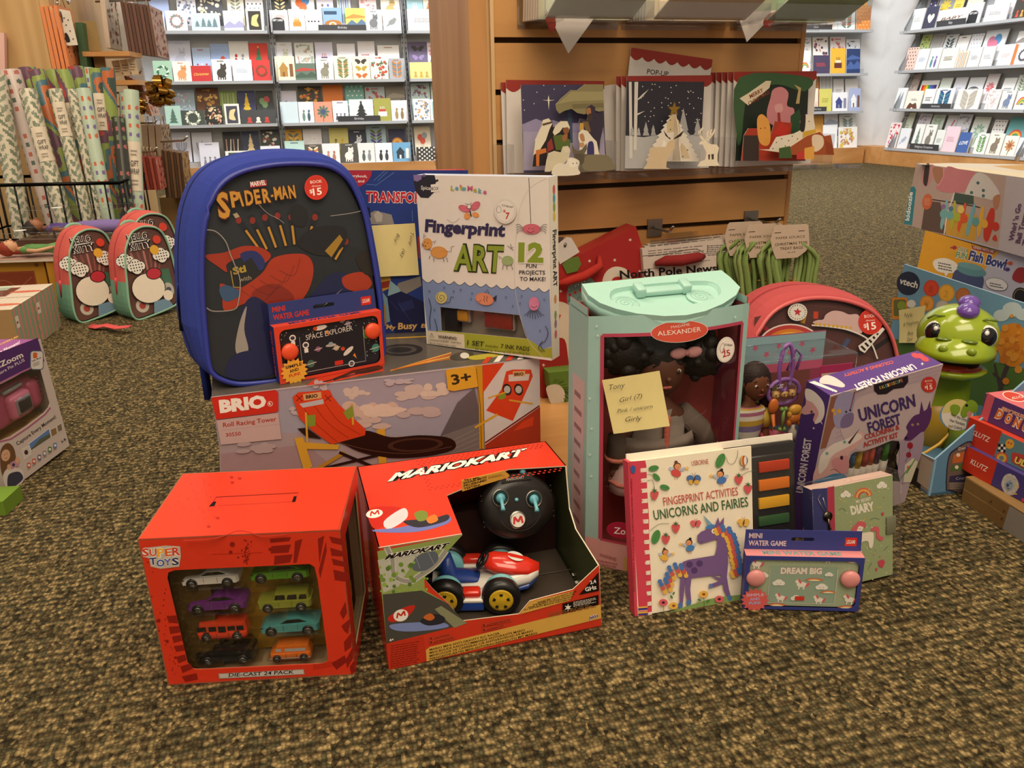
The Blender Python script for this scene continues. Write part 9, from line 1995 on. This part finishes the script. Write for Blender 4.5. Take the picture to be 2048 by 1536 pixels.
cutout('backdrop',card,pN_,[(zg((1590,440),(1985,440),(1965,915),(1565,915)),'232b24',0),(zg((1590,440),(1985,440),(1960,520),(1800,480),(1640,540),(1600,800),(1575,780)),'3c5a3a',1),(zg((1590,560),(1640,600),(1760,500),(1770,460),(1740,460),(1640,530)),'d8cbb0',0),(zg((1900,480),(1940,500),(1930,590),(1910,590),(1925,510)),'b8a070',0),(zg((1745,640),(1765,560),(1780,510),(1830,495),(1868,530),(1860,600),(1900,620),(1890,690),(1830,720),(1760,700)),'c9848a',1),(zg((1790,600),(1830,590),(1835,630),(1800,640)),'d8a0a0',1),(zg((1805,640),(1820,640),(1830,760),(1810,760)),'9a3a34',0),(zg((1880,660),(1930,620),(1960,780),(1880,800)),'2f4f34',0)])
q=MB();A=Art(pN_.moved(.0005),q,'print');A.text('MERRY',zgc(1652,560),zgc(1730,518),8,'8a4a34',.01,.2);A.text('CHRISTMAS!',zgc(1645,598),zgc(1765,530),7,'8a4a34',.01,.2);q.build('banner_lettering',card)
cutout('presents',card,SW.moved(.075),[(zg((1600,915),(1615,770),(1640,730),(1700,730),(1700,690),(1770,760),(1790,690),(1890,700),(1880,760),(1960,780),(1960,915)),'a33a28',0),(zg((1615,770),(1700,770),(1700,915),(1610,915)),'3a302c',0),(zg((1780,760),(1830,690),(1880,740),(1840,780)),'b83428',0),(zg((1690,680),(1720,650),(1760,700),(1765,800),(1740,830),(1700,800)),'d89a4a',1),([zgc(1710,730),zgc(1735,728)],'2a1c14','dots')])
cutout('spotted_dog',card,SW.moved(.09),[(zg((1700,850),(1760,850),(1800,780),(1900,760),(1940,740),(1935,690),(1970,650),(2010,660),(2020,720),(2010,770),(2030,800),(1960,880),(1840,870)),'dcd2c0',0),([zgc(x,y)for x,y in((1800,810),(1830,790),(1870,800),(1890,775),(1920,790),(1850,830),(1960,705),(1985,690),(1780,845))],'241e1c','dots'),(zg((1940,660),(1965,645),(1960,740),(1935,740)),'2a2624',1),(zg((1950,750),(2020,735),(2030,765),(1950,790)),'c8a03a',0)])
zh=zpx(1580,0,4.52)
cutout('brown_dog',card,SW.moved(.104),[(zh((-60,1400),(0,1330),(60,1290),(150,1230),(270,1190),(310,1230),(370,1220),(385,1300),(400,1400)),'9c4f2c',0),(zh((200,1230),(290,1230),(300,1320),(220,1370)),'dcc8ae',1),(zh((320,1270),(385,1310),(395,1400),(330,1400)),'8a4224',0),(zh((130,1340),(220,1320),(215,1440),(130,1440)),'d8a04a',0),(zh((60,1380),(130,1360),(130,1440),(60,1440)),'b83a34',0),(zh((-100,1340),(0,1320),(20,1430),(-100,1430)),'3f5a34',0)])
def hook(x,y,o_,L,label):
 p=SW.px(x,y,.001);q=MB();q.tube([p,p+n_*L*.8,p+n_*L+V((0,0,.012))],.0025,'aaa49c','metal',8);q.hexa([p+SW.u*a+V((0,0,z_))+n_*o for z_ in(-.015,.015)for a,o in((-.014,.003),(.014,.003),(.014,-.004),(-.014,-.004))],'9a948c','metal');tag(q.build('display_hook',origin=p),label,'hook','metal hooks on the slat wall')
hook(1308,455,0,.07,'metal hook above the newspaper print bags');hook(1500,438,0,.09,'metal hook holding the green cord treat bags');hook(1110,492,0,.05,'metal hook holding the red gift bag')
def bag(pl,pts,t_,base,label,art,group='christmas gift bags on the slat wall'):
 t=thing('gift_bag',label,'gift bag',pl.px(*pts[-1]),radians(16.5),group);q=MB();q.prism(pl,[pl.ab(*p)for p in pts],t_,base,'print',rim=base);A=Art(pl,q,'print');art(A);q.build('paper_bag',t);return t
zr_=zpx(1080,440,2.8444);zrc=lambda x,y:(1080+x/2.8444,440+y/2.8444)
def red_art(A):
 for p in((513,113),(425,228),(567,293),(118,405),(20,825),(282,233),(300,700)):A.star(*zrc(*p),4,1.3,6,'e6d8cc')
 A.blob(zr_((355,345),(380,290),(430,265),(490,280),(520,330),(510,430),(360,430)),'d8ccbc');A.ell(*zrc(440,345),11,8,'b02f2c');A.blob(zr_((155,400),(190,335),(250,315),(310,350),(330,420),(250,540),(165,545),(155,470)),'6f8a84')
 A.dots([zrc(165+18*i,395-9*i)for i in range(7)],1.2,'e6e0d8',5);A.line(zr_((160,370),(185,385),(200,350),(225,365),(240,335),(265,348),(285,322)),.9,'2a2a2c');A.line(zr_((160,465),(180,440),(200,465),(225,435),(240,455)),.9,'2a2a2c')
 for x,y in((170,425),(200,412),(230,398)):A.rect(*zrc(x-9,y-4),*zrc(x+9,y+4),'b02f2c');A.rect(*zrc(x-4,y-10),*zrc(x+4,y+10),'b02f2c')
 A.poly(zr_((165,495),(255,470),(250,540),(165,545)),'5a6a62')
 for i in range(5):A.line(zr_((178+16*i,492-5*i),(180+16*i,540)),.9,'8a9a90')
 A.blob(zr_((60,480),(120,465),(180,500),(240,600),(250,720),(240,860),(170,830),(140,680),(60,660)),'d8c8b2');A.poly(zr_((60,520),(120,540),(90,610),(60,600)),'c8503f');A.ell(*zrc(218,645),4.6,5.2,'241c18',n=14)
pB=Pl(SW.at(0,0,.045),SW.u,SW.v)
b_=bag(pB,list(reversed([(1085,555),(1115,535),(1165,507),(1272,453),(1300,545),(1330,640),(1310,700),(1172,850),(1090,860),(1075,700)])),.04,'a32b28','large red gift bag with mitten and snowflakes hanging between the boxes',red_art)
q=MB();pl=pB.moved(.004);q.tube([pl.px(*zrc(335,205)),pl.px(*zrc(330,255),.01),pl.px(*zrc(240,310),.012),pl.px(*zrc(140,345),.01),pl.px(*zrc(80,370))],[.003,.007,.008,.007,.003],'b5342a','fabric',8);q.build('ribbon_handle',b_)
q=MB();q.prism(pB.moved(.003),[pB.ab(*p)for p in zr_((92,140),(150,95),(175,100),(222,180),(110,250),(92,200))],.001,'d2cbc2','paper');q.build('price_tag',b_)
q=MB();q.prism(pB.moved(.0025),[pB.ab(*p)for p in zr_((125,255),(150,220),(215,205),(232,250),(210,290),(150,305))],.001,'5f7a34','print');q.build('felt_trim',b_)
def green_art(A):A.blob(zr_((35,965),(60,938),(110,940),(142,985),(130,1040),(75,1062)),'d2cab8');r2=random.Random(3);[A.line([zrc(90+50*cos(a_),985+60*sin(a_)),zrc(96+72*cos(a_+.2),985+82*sin(a_+.2))],.7,'2f4a1c')for a_ in[r2.uniform(-1.9,.9)for _ in range(24)]]
bag(SW.moved(.075),list(reversed(zr_((50,870),(240,850),(240,1135),(135,1190),(105,1120),(60,960)))),.03,'5f7f34','small green gift bag hanging below the large red gift bag',green_art)
def news_art(A):
 A.text('North Pole News',(1240,557),(1434,543),16,'1c1a1a',.03);A.rect(1433,521,1459,545,'1f1d1e');A.text('2 Pg',(1437,538),(1456,535),9,'e0d8d0',.01);A.lines(1296,500,1408,515,3,'6a6460',.3,-.1);A.lines(1415,490,1460,512,6,'5a5450',.4,-.05);A.line([(1285,512),(1330,508),(1390,498),(1412,508),(1415,490)],1,'3a3634',True);A.line([(1285,540),(1420,520)],.7,'5a5450');A.rect(1433,548,1459,565,'1f1d1e')
for i in range(3):
 pl=SW.moved(.03+.012*i);dx,dy=12-6*i,-9+4.5*i
 b_=bag(pl,[(1300+dx,700),(1462+dx,690),(1462+dx,478+dy),(1284+dx,498+dy)],.010,'cdbfb2','%s newspaper print gift bag with red ribbon handle behind the teal doll box'%('rearmost','middle','front')[i],news_art if i==2 else(lambda A:A.lines(1300,480,1455,500,4,'5a5450',.4,-.1)),'newspaper print gift bags')
 if i==2:q=MB();q.tube([pl.px(1308,527,.004),pl.px(1325,519,.012),pl.px(1355,518,.014),pl.px(1390,512,.012),pl.px(1406,512,.003)],[.004,.009,.010,.009,.004],'8e2c2c','fabric',8);q.build('ribbon_handle',b_)
q=MB()
for i in range(6):pl=SW.moved(.02+.006*i);q.prism(pl,[pl.ab(*p)for p in((1320+4*i,490),(1385+3*i,480),(1383+3*i,462),(1318+4*i,468))],.0004,'ffffff','film')
tag(q.build('clear_tags',origin=SW.px(1350,485,.03)),'fan of clear plastic hang tabs above the newspaper print bags','hang tab')
for i,(dx,dy)in enumerate(((-92,-6),(-52,-2),(0,0))):
 pl=SW.moved(.05+.022*i);T=lambda x,y:(x+dx,y+dy)
 t=thing('treat_bag_pack','%s pack of tree treat bags, beige card tag over green cords'%('leftmost','middle','rightmost')[i],'gift bag pack',pl.px(*T(1585,600)),radians(16.5),'packs of green cord treat bags');q=MB()
 q.prism(pl.moved(.010),[pl.moved(.010).ab(*T(*p))for p in((1548,455),(1552,451),(1612,448),(1617,451),(1619,490),(1612,502),(1595,515),(1552,518),(1545,500),(1541,480))][::-1],.001,'c2ad98','paper');A=Art(pl.moved(.010),q,'foil',.00003)
 A.text('PAPER SOURCE',T(1552,479),T(1610,475),5,'7a684a',.0);A.text('CHRISTMAS TREE',T(1550,492),T(1615,487),5.4,'7a684a',.008);A.text('TREAT BAGS',T(1560,500),T(1606,497),5.4,'7a684a',.008);A.text('Set of 8',T(1575,506),T(1590,505),2.6,'7a684a',.0);A.line([T(1549,466),T(1562,465)],1.2,'5a4c3c');A.line([T(1597,462),T(1609,461)],1.2,'5a4c3c');q.build('card_tag',t)
 r2=random.Random(30+i);q=MB()
 for s in(-1,1):
  for k in range(9):
   x0=(1556 if s<0 else 1604)+r2.uniform(-8,8);x2=(1545 if s<0 else 1612)+r2.uniform(-16,14)*1;x3=x2+s*-8+r2.uniform(-8,8);o_=r2.uniform(-.012,.008)
   q.tube([pl.px(*p,o_)for p in smooth([T(x0,484),T(x2-s*-4,512),T(x2,550),T(x3,600),T(x3+s*-6,640)],False,3)],.0042,('8aa05c','98ad6a','7d9450')[k%3],'fabric',6)
 q.build('green_cords',t)
 q=MB();q.prism(pl.moved(-.014),[pl.moved(-.014).ab(*T(*p))for p in((1540,720),(1615,715),(1618,575),(1540,580))],.004,'c9ab76','kraft');A=Art(pl.moved(-.014),q,'kraft');[A.line([T(1548+8*k,590),T(1550+8*k,720)],1.4,'a5874f')for k in range(8)];q.build('kraft_bag',t)
 q=MB();c_=pl.px(*T(1572,560),.012)
 for k in range(12):v_=V((r2.gauss(0,1),r2.gauss(0,1),r2.gauss(0,1))).normalized();q.tube([c_,c_+v_*.012],[.0015,.0003],'d8a84a','foil',5)
 q.build('gold_bell',t)
pe=SW.ab(936,250)[0]
for i in range(5):
 p=depth_at(915+5.5*i,240,1.62);q=MB();f=Fr(p.x,p.y,p.z-.04-.004*i,78-6*i,.12,.004,.105-.006*i,0,-10+5*i);q.box(f,0,f.w,0,f.d,0,f.h,{'f':'4a443c','b':'6a5f50','*':'e6e0d8'},'print');tag(q.build('card_pack',origin=f.o),'%s grey card with white edges fanned beside the slat wall post'%('leftmost','second from left','third from left','fourth from left','rightmost')[i],'card','grey cards beside the slat wall post')
q=MB();c_=depth_at(905,285,1.60);r2=random.Random(8);rings=[]
for i,(h_,r)in enumerate(((-.055,.01),(-.05,.03),(-.02,.036),(.01,.030),(.035,.02),(.055,.008))):rings.append([c_+V((r*(1+.35*sin(3*k+i*1.7))*cos(2*pi*k/14),r*.6*(1+.3*cos(5*k+i))*sin(2*pi*k/14),h_))for k in range(14)])
q.loft(rings,'ffffff','acrylic',False,False);tag(q.build('plastic_bag',origin=c_),'crumpled clear plastic bag hanging beside the slat wall post','plastic bag')
# ================================================================ gift wrap stand, left background
YB=2.52
BL_,BR_=depth_at(-90,386,YB),depth_at(236,352,YB+.02);zR=(BL_.z+BR_.z)/2
b0,b1=V((BL_.x,BL_.y,0)),V((BR_.x,BR_.y,0));c1_=depth_at(286,338,YB+.34);b2=V((c1_.x,c1_.y,0));b3=b0+(b2-b1)
t=thing('wire_basket','black wire basket full of gift wrap rolls','basket',(b0+b2)/2);q=MB()
cs_=[b0,b1,b2,b3,b0]
for z_,r in((zR,.006),(.16,.004),(.02,.005)):q.tube([p+V((0,0,z_))for p in cs_],r,'1b1a19','metal',6)
q.build('rim_wires',t)
for i in range(4):
 L_=(cs_[i+1]-cs_[i]).length;m=max(2,int(L_/.045))
 for k in range(m):
  p=cs_[i].lerp(cs_[i+1],k/m);q=MB();q.tube([p+V((0,0,.02)),p+V((0,0,zR))],.0028,'1b1a19','metal',5);q.build('upright_wire',t)if i<2 else q.build('upright_wire',t)
FERN=('d0c6b0','77806a','8d9480');WAVY=('6a4a5a','8a9a50','4f6f78','b8683f','3f4f48','b0a040','8f9aa8','a8473f');MINT=('b4c4ae','c46a4a','7a6a9a');DARK=('3a3a34','a8605a','6a7a5a');FLOR=('c8b8b0','b0685a','5a6a5a')
def roll(xt,yt,xb,yb,wpx,yd,kind,label,tagpos=None):
 T_,B_=depth_at(xt,yt,yd+.05),depth_at(xb,yb,yd);ax=(T_-B_).normalized();r=wpx/2*yd/FPX*1.02
 k=(B_.z-.03)/ax.z;Bt=B_-ax*k;L_=(T_-Bt).length
 t=thing('gift_wrap_roll',label,'gift wrap',Bt,0,'gift wrap rolls in the wire basket');q=MB()
 a=ax.cross(V((0,1,0))).normalized();b_=ax.cross(a);n,m=34,190;rr=random.Random(int(xt*7+yt))
 ph=rr.uniform(0,6)
 P=lambda i,j:Bt+ax*(L_*j/m)+a*(r*cos(2*pi*i/n))+b_*(r*sin(2*pi*i/n))
 for j in range(m):
  for i in range(n):
   u,v=i/n,L_*j/m/.045
   if kind is WAVY:c_=kind[int(u*7+1.5*sin(v*1.1+ph)+.6*sin(v*2.7+u*12)+40)%len(kind)]
   elif kind is FERN:w_=(u*4+.25*sin(v*.9+ph))%1-.5;k_=(v*1.5+(.5 if w_>0 else 0)-abs(w_)*1.3)%1;c_=kind[1+(w_>0)]if abs(w_)<.03 or((k_-.5)/.30)**2+((abs(w_)-.23)/.21)**2<1 else kind[0]
   else:h_=(int(u*6)*7+int(v*1.6)*13+int(ph*9))%7;d_=((u*6)%1-.5)**2+((v*1.6)%1-.5)**2;c_=kind[1+(h_%2)]if d_<.07 and h_<5 else kind[0]
   q.add([P(i,j),P(i+1,j),P(i+1,j+1),P(i,j+1)],[(0,1,2,3)],c_,'glossprint',True)
 q.add([P(i,m)for i in range(n)],[tuple(range(n))],'d8d0c8','paper');q.lathe(T_,ax,[(r*.55,-.002),(r*.5,.0006),(.0003,.0006)],'6a5a4a','matte',12)
 q.build('paper_roll',t)
 if tagpos:
  q=MB();s0,s1=tagpos;vs=[]
  cdir=atan2((EYE-T_).normalized().dot(b_),(EYE-T_).normalized().dot(a))
  for jj in(0,1):vs+=[Bt+ax*(L_*(s0 if jj==0 else s1))+a*((r+.0012)*cos(cdir+da))+b_*((r+.0012)*sin(cdir+da))for da in(-.9+i*.225 for i in range(9))]
  sg=1
  nn=(vs[1]-vs[0]).cross(vs[9]-vs[0]);fs=[(i,i+1,9+i+1,9+i)for i in range(8)]
  if nn.dot(EYE-vs[0])<0:fs=[f_[::-1]for f_ in fs]
  q.add(vs,fs,'d8cab4','paper',True)
  fc=Bt+ax*(L_*s0)+a*((r+.002)*cos(cdir))+b_*((r+.002)*sin(cdir));ux=ax.cross((EYE-fc)).normalized();ux=ux if ux.x>0 else-ux
  pl=Pl(fc,ux,ax);pl=pl if pl.n.dot(EYE-fc)>0 else Pl(fc,-ux,ax);U=UArt(pl,q,'print',1,.0001);hh=L_*(s1-s0)
  U.text('GIFT',(-r*.5,hh*.5),(r*.5,hh*.5),hh*.12,'3a3430',.01);U.text('WRAP',(-r*.55,hh*.34),(r*.55,hh*.34),hh*.12,'3a3430',.01);U.lines(-r*.45,hh*.1,r*.45,hh*.25,2,'8a7f74',.4);U.lines(-r*.45,hh*.7,r*.45,hh*.85,2,'8a7f74',.4)
  q.build('paper_label',t)
LT_='gift wrap roll in the wire basket'
roll(-8,150,38,420,34,2.66,FERN,'cream leaf print %s, cut by the left edge'%LT_)
roll(20,142,98,400,36,2.72,FLOR,'pink flower print %s, tall at the left'%LT_)
roll(54,136,120,420,30,2.80,WAVY,'wavy print %s, leftmost of the tall wavy ones'%LT_)
roll(72,141,150,400,28,2.71,WAVY,'wavy print %s just right of the flower print roll'%LT_)
roll(54,180,116,396,30,2.63,FERN,'short cream leaf print roll with large label, in the wire basket',(.62,.80))
roll(106,141,165,385,25,2.79,WAVY,'thin wavy print roll standing behind the short leaf print rolls')
roll(126,141,186,385,27,2.73,WAVY,'wavy print roll with label, above the second short leaf print roll',(.66,.84))
roll(110,179,165,400,24,2.64,FERN,'second short cream leaf print roll, between two wavy labelled rolls',(.75,.93))
roll(152,134,200,380,28,2.81,WAVY,'tallest wavy print roll in the middle of the wire basket')
roll(146,180,190,385,22,2.66,FERN,'slim grey leaf print roll in the middle front of the wire basket')
roll(166,178,205,375,24,2.62,MINT,'short mint print roll in front of the tall wavy rolls')
roll(177,136,212,380,20,2.83,MINT,'tall pale mint roll behind the wavy rolls')
roll(192,138,222,375,25,2.73,WAVY,'wavy print roll with label right of the short mint roll',(.70,.88))
roll(215,137,232,372,25,2.74,WAVY,'purple and orange wavy roll, rightmost of the tall ones')
roll(236,236,248,352,24,2.66,DARK,'dark flower print roll low at the right of the basket')
roll(247,185,254,350,16,2.78,MINT,'slim mint roll behind the labelled mint roll')
roll(262,181,270,345,27,2.70,MINT,'short mint print roll with large label, rightmost in the basket',(.45,.72))
YF=2.95
fx=Pl(depth_at(0,100,YF),(cos(radians(8)),sin(radians(8)),0),(0,0,1));aL,aR=fx.ab(-120,60)[0],fx.ab(88,60)[0];zb_=-fx.o.z
t=thing('gift_bag_fixture','oak end panel of the gift bag fixture at the far left','display unit',fx.at((aL+aR)/2,zb_),0);q=MB()
wood_mat('oak','b08a58','c39f6c','Z',.45,.8)
q.prism(fx,[(aL,zb_),(aR,zb_),(aR,1.2),(aL,1.2)],.03,'ffffff','oak');q.build('end_panel',t)
q=MB();q.prism(fx,[(aR,zb_),(aR+.03,zb_),(aR+.03,1.2),(aR,1.2)],.9,'5a3c24','oak',off=-.004);q.build('side_board',t)
q=MB();pp=fx.moved(.03);tag_pts=[pp.ab(*p)for p in((-40,60),(8,66),(14,300),(-40,300))];q.prism(pp,tag_pts[::-1],.02,'dcb0a4','paper');tag(q.build('paper_bag',origin=pp.px(0,300)),'pale pink paper bag edge at the far left above the rolls','gift bag')
def slab(x,y0,y1,yd,wpx,dep,col,label,face=None,name='gift_bag',group=None,sk=0.,facecol=None,cord=True,yaw=10):
 """a thin bag hanging edge-on: px column x, from y0 down to y1"""
 T_=depth_at(x,y0,yd);B_=depth_at(x+sk,y1,yd);f=Fr(B_.x,B_.y,B_.z,yaw,wpx*yd/FPX,dep,T_.z-B_.z);f.ez=(T_-B_).normalized()
 f.h=(T_-B_).length
 t=thing(name,label,'gift bag',f.o,0,group);q=MB();q.box(f,0,f.w,0,dep,0,f.h,{'f':col,'r':facecol or col,'*':col},'print');U=UArt(f.right(),q,'print',1,.0003)
 if face:face(U,dep,f.h)
 U=UArt(f.front(),q,'print',1,.0002);r2=random.Random(int(x*3+y0))
 q.build('paper_bag',t)
 if cord:
  q=MB();q.tube([f.p(f.w/2,dep*.3,f.h),f.p(f.w*.5,dep*.4,f.h+.03),f.p(f.w/2,dep*.6,f.h+.03),f.p(f.w/2,dep*.7,f.h)],.002,'c8b090','fabric',5);q.build('cord_handle',t)
 return f
def specks(c1,c2,n=40,seed=1):
 def g(U,w_,h_):
  r2=random.Random(seed);U.dots([(r2.uniform(.05,.95)*w_,r2.uniform(.04,.96)*h_,r2.uniform(.003,.009))for _ in range(n)],.005,c1,6);U.dots([(r2.uniform(.05,.95)*w_,r2.uniform(.04,.96)*h_,r2.uniform(.003,.008))for _ in range(n//2)],.005,c2,6)
 return g
ORD=('leftmost','second','third','fourth','fifth','sixth','seventh','eighth','ninth','tenth')
for i in range(5):slab(70+9*i,14-1*i,180,YF+.02,6,.15,'d98452','%s orange halloween bag from the left beside the oak panel'%ORD[i],specks('3a302a','8a4a2a',34,i),group='orange bags by the oak panel',sk=36)
q=MB();pl=Pl(depth_at(118,60,2.98),(cos(radians(48)),sin(radians(48)),0),(0,0,1));q.prism(pl,[pl.ab(*p)for p in((128,92),(156,90),(140,22),(100,14))],.004,'d8cdbc','paper');A=Art(pl,q,'print',.0003);A.blob([(126,82),(130,66),(136,70),(140,84)],'2a2420');A.blob([(116,26),(122,24),(126,44),(118,44)],'4a3f38');A.dots([(132,50),(140,62),(128,36),(146,78),(136,40)],1.6,'5a4a40',6);tag(q.build('gift_tag',origin=pl.px(128,92)),'cream card with black cat hanging over the orange bags','card')
slab(150,45,140,YF+.1,12,.1,'3f5a3c','dark green bag edge beside the kraft boxes',sk=12,cord=False)
def kbox(x0,y0,x1,y1,yd,label):
 B_=depth_at(x0,y1,yd);T_=depth_at(x0,y0,yd);f=Fr(B_.x,B_.y,B_.z,24,(x1-x0)*yd/FPX*1.05,.09,T_.z-B_.z);t=thing('gift_box',label,'gift box',f.o,0,'kraft gift boxes on small shelves');q=MB();q.box(f,0,f.w,0,f.d,0,f.h,{'f':'8f7448','r':'b89b68','t':'c4a878','*':'8f7448'},'kraft');U=UArt(f.right(),q,'foil',1,.0003);U.star(f.d*.5,f.h*.55,.012,.006,8,'c8983a');q.build('box',t)
kbox(153,46,170,104,YF+.16,'left kraft gift box with gold motif on the upper small shelf');kbox(173,42,196,102,YF+.14,'right kraft gift box with gold motif on the upper small shelf')
kbox(176,113,190,150,YF+.18,'left kraft gift box on the lower small shelf');kbox(192,112,210,148,YF+.16,'right kraft gift box on the lower small shelf')
def wshelf(x0,x1,y,yd,label):
 p=depth_at(x0,y,yd);f=Fr(p.x,p.y,p.z-.016,8,(x1-x0)*yd/FPX,.16,.016);q=MB();q.box(f,0,f.w,0,f.d,0,f.h,'ffffff','maple');tag(q.build('wooden_shelf',origin=f.o),label,'shelf','small wooden shelves on the gift bag fixture')
wshelf(164,246,103,YF+.1,'small wooden shelf under the upper kraft gift boxes');wshelf(188,264,161,YF+.1,'small wooden shelf under the lower kraft gift boxes')
slab(196,-30,96,YF+.3,8,.22,'c9b6a4','cream bag with red and green leaf print above the small shelf',specks('8a3f34','6a7a52',60,4),'gift_bag',facecol='d8c8b8',sk=16)
for i in range(8):slab(240+7.5*i,3+1*i,106+1*i,3.25,5.2,.2 if i==7 else.12,('5a4038','6a4c40')[i%2],'%s brown ribbed bag from the left in the upper bag stack'%ORD[i],specks('a85a4a','5a4a3a',50,9)if i==7 else None,facecol='b08a78',group='brown bags in the upper stack',sk=18,cord=(i%3==0))
q=MB();p=depth_at(240,60,3.4);f=Fr(p.x,p.y,p.z-.2,8,.06,.02,.5);q.box(f,0,f.w,0,f.d,0,f.h,'d8d4d0','paper');tag(q.build('white_board',origin=f.o),'white board strip behind the brown bag stack','board')
for i in range(6):slab(247+6*i,150+3*i,212+4*i,3.2,4.6,.14 if i==5 else.1,('8a5a3c','a86a42')[i%2],'%s orange brown bag from the left in the tagged bag stack'%ORD[i],specks('d8703a','8a8f9a',40,14)if i==5 else None,facecol='c0a090',group='tagged orange brown bags',sk=22,cord=False)
for i,(x,y)in enumerate(((226,122),(242,120),(258,118))):
 q=MB();pl=Pl(depth_at(x,y+15,3.14),(cos(radians(35)),sin(radians(35)),0),(0,0,1));q.prism(pl,[pl.ab(*p)for p in((x+6,y+32),(x+20,y+30),(x+12,y-2),(x-3,y))],.003,'cbb898','paper');A=Art(pl,q,'print',.0003);A.lines(x+2,y+8,x+14,y+24,3,'6a5a48',.3);tag(q.build('price_tag',origin=pl.px(x+6,y+32)),'%s beige price tag above the orange brown bags'%('left','middle','right')[i],'tag','beige tags above the bags')
def bow(x,y,rpx,yd,label,seed):
 c_=depth_at(x,y,yd);R_=rpx*yd/FPX;r2=random.Random(seed);t=thing('gift_bow',label,'gift bow',c_-V((0,0,R_)),0,'gold gift bows')
 for k in range(22):
  q=MB();th=r2.uniform(0,2*pi);ph=r2.uniform(-.3,1.3);d_=V((cos(th)*cos(ph),-sin(ph),sin(th)*cos(ph)));s=d_.cross(V((0,.3,1))).normalized()*R_*.26;u_=d_.cross(s).normalized()*R_*.22
  q.loft([[c_+s,c_-s],[c_+d_*R_*.6+s+u_,c_+d_*R_*.6-s+u_],[c_+d_*R_+s,c_+d_*R_-s],[c_+d_*R_*.65+s-u_,c_+d_*R_*.65-s-u_],[c_+s*.8,c_-s*.8]],'a87c34','foil',True,False,False);q.build('ribbon_loop',t)
bow(322,184,30,3.05,'large gold ribbon bow hanging beside the card rack',3);bow(282,212,15,3.05,'small gold beaded bow left of the large gold bow',4)
for i in range(3):slab(282+14*i,250,330+2*i,3.1,11,.14 if i==2 else.1,('8f7860','a08870','96806a')[i],'%s floral brown bag below the small gold bow'%('left','middle','right')[i],specks('6a4a3a','c8a86a',46,20+i),facecol='a08a72',group='floral brown bags',sk=6)
for i in range(7):slab(322+6*i,300+1*i,396,3.0,4.4,.13 if i==6 else.1,('4a3628','6a4c34')[i%2],'%s dark brown bag from the left in the lower bag stack'%ORD[i],specks('b8904a','6a4a30',50,33)if i==6 else None,facecol='a07c50',group='dark brown bags in the lower stack',sk=10,cord=False)
for i in range(5):slab(276+7*i,312+1*i,380,2.9,5,.11 if i==4 else.08,('8a3a30','b85a48')[i%2],'%s small red bag from the left on the low hook'%ORD[i],specks('d8a08a','8a3a30',24,41)if i==4 else None,facecol='c4685a',group='small red bags on the low hook',sk=12)
for i,(x0,y0,x1,y1)in enumerate(((277,305,315,302),(322,284,376,280),(140,-2,136,8))):
 a_,b_=depth_at(x0,y0,2.95),depth_at(x1,y1,2.88);q=MB();q.tube([a_,a_.lerp(b_,.85),b_+V((0,0,.012))],.004,'cfcac4','metal',7);tag(q.build('display_hook',origin=a_),('pale metal hook above the small red bags','pale metal hook above the dark brown bags','pale metal hook above the orange halloween bags')[i],'hook','hooks on the gift bag fixture')
p=depth_at(322,420,3.1);f=Fr(p.x,3.1,0,10,.22,.2,depth_at(330,395,3.1).z);t=thing('cardboard_box','tan cardboard box behind the coral and green backpacks','box',f.o,0);q=MB();q.box(f,0,f.w,0,f.d,0,f.h,{'f':'8a6a40','t':'a08050','*':'8a6a40'},'kraft');q.build('carton',t)
bx_=fx.at(aR+.03,0).x
for i,(x,y,yd)in enumerate(((300,0,3.3),(280,146,3.25),(310,246,3.15),(330,184,3.09),(290,212,3.09),(112,12,3.0))):
 e_=depth_at(x,y,yd);q=MB();q.tube([V((bx_,e_.y+.02,e_.z)),e_,e_+V((.01,-.005,.012))],.004,'b8b2aa','metal',6);tag(q.build('display_hook',origin=e_),'pale metal hook '+('of the upper brown bags','of the tagged orange brown bags','of the floral brown bags','behind the large gold bow','behind the small gold bow','holding the black cat card')[i],'hook','hooks on the gift bag fixture')
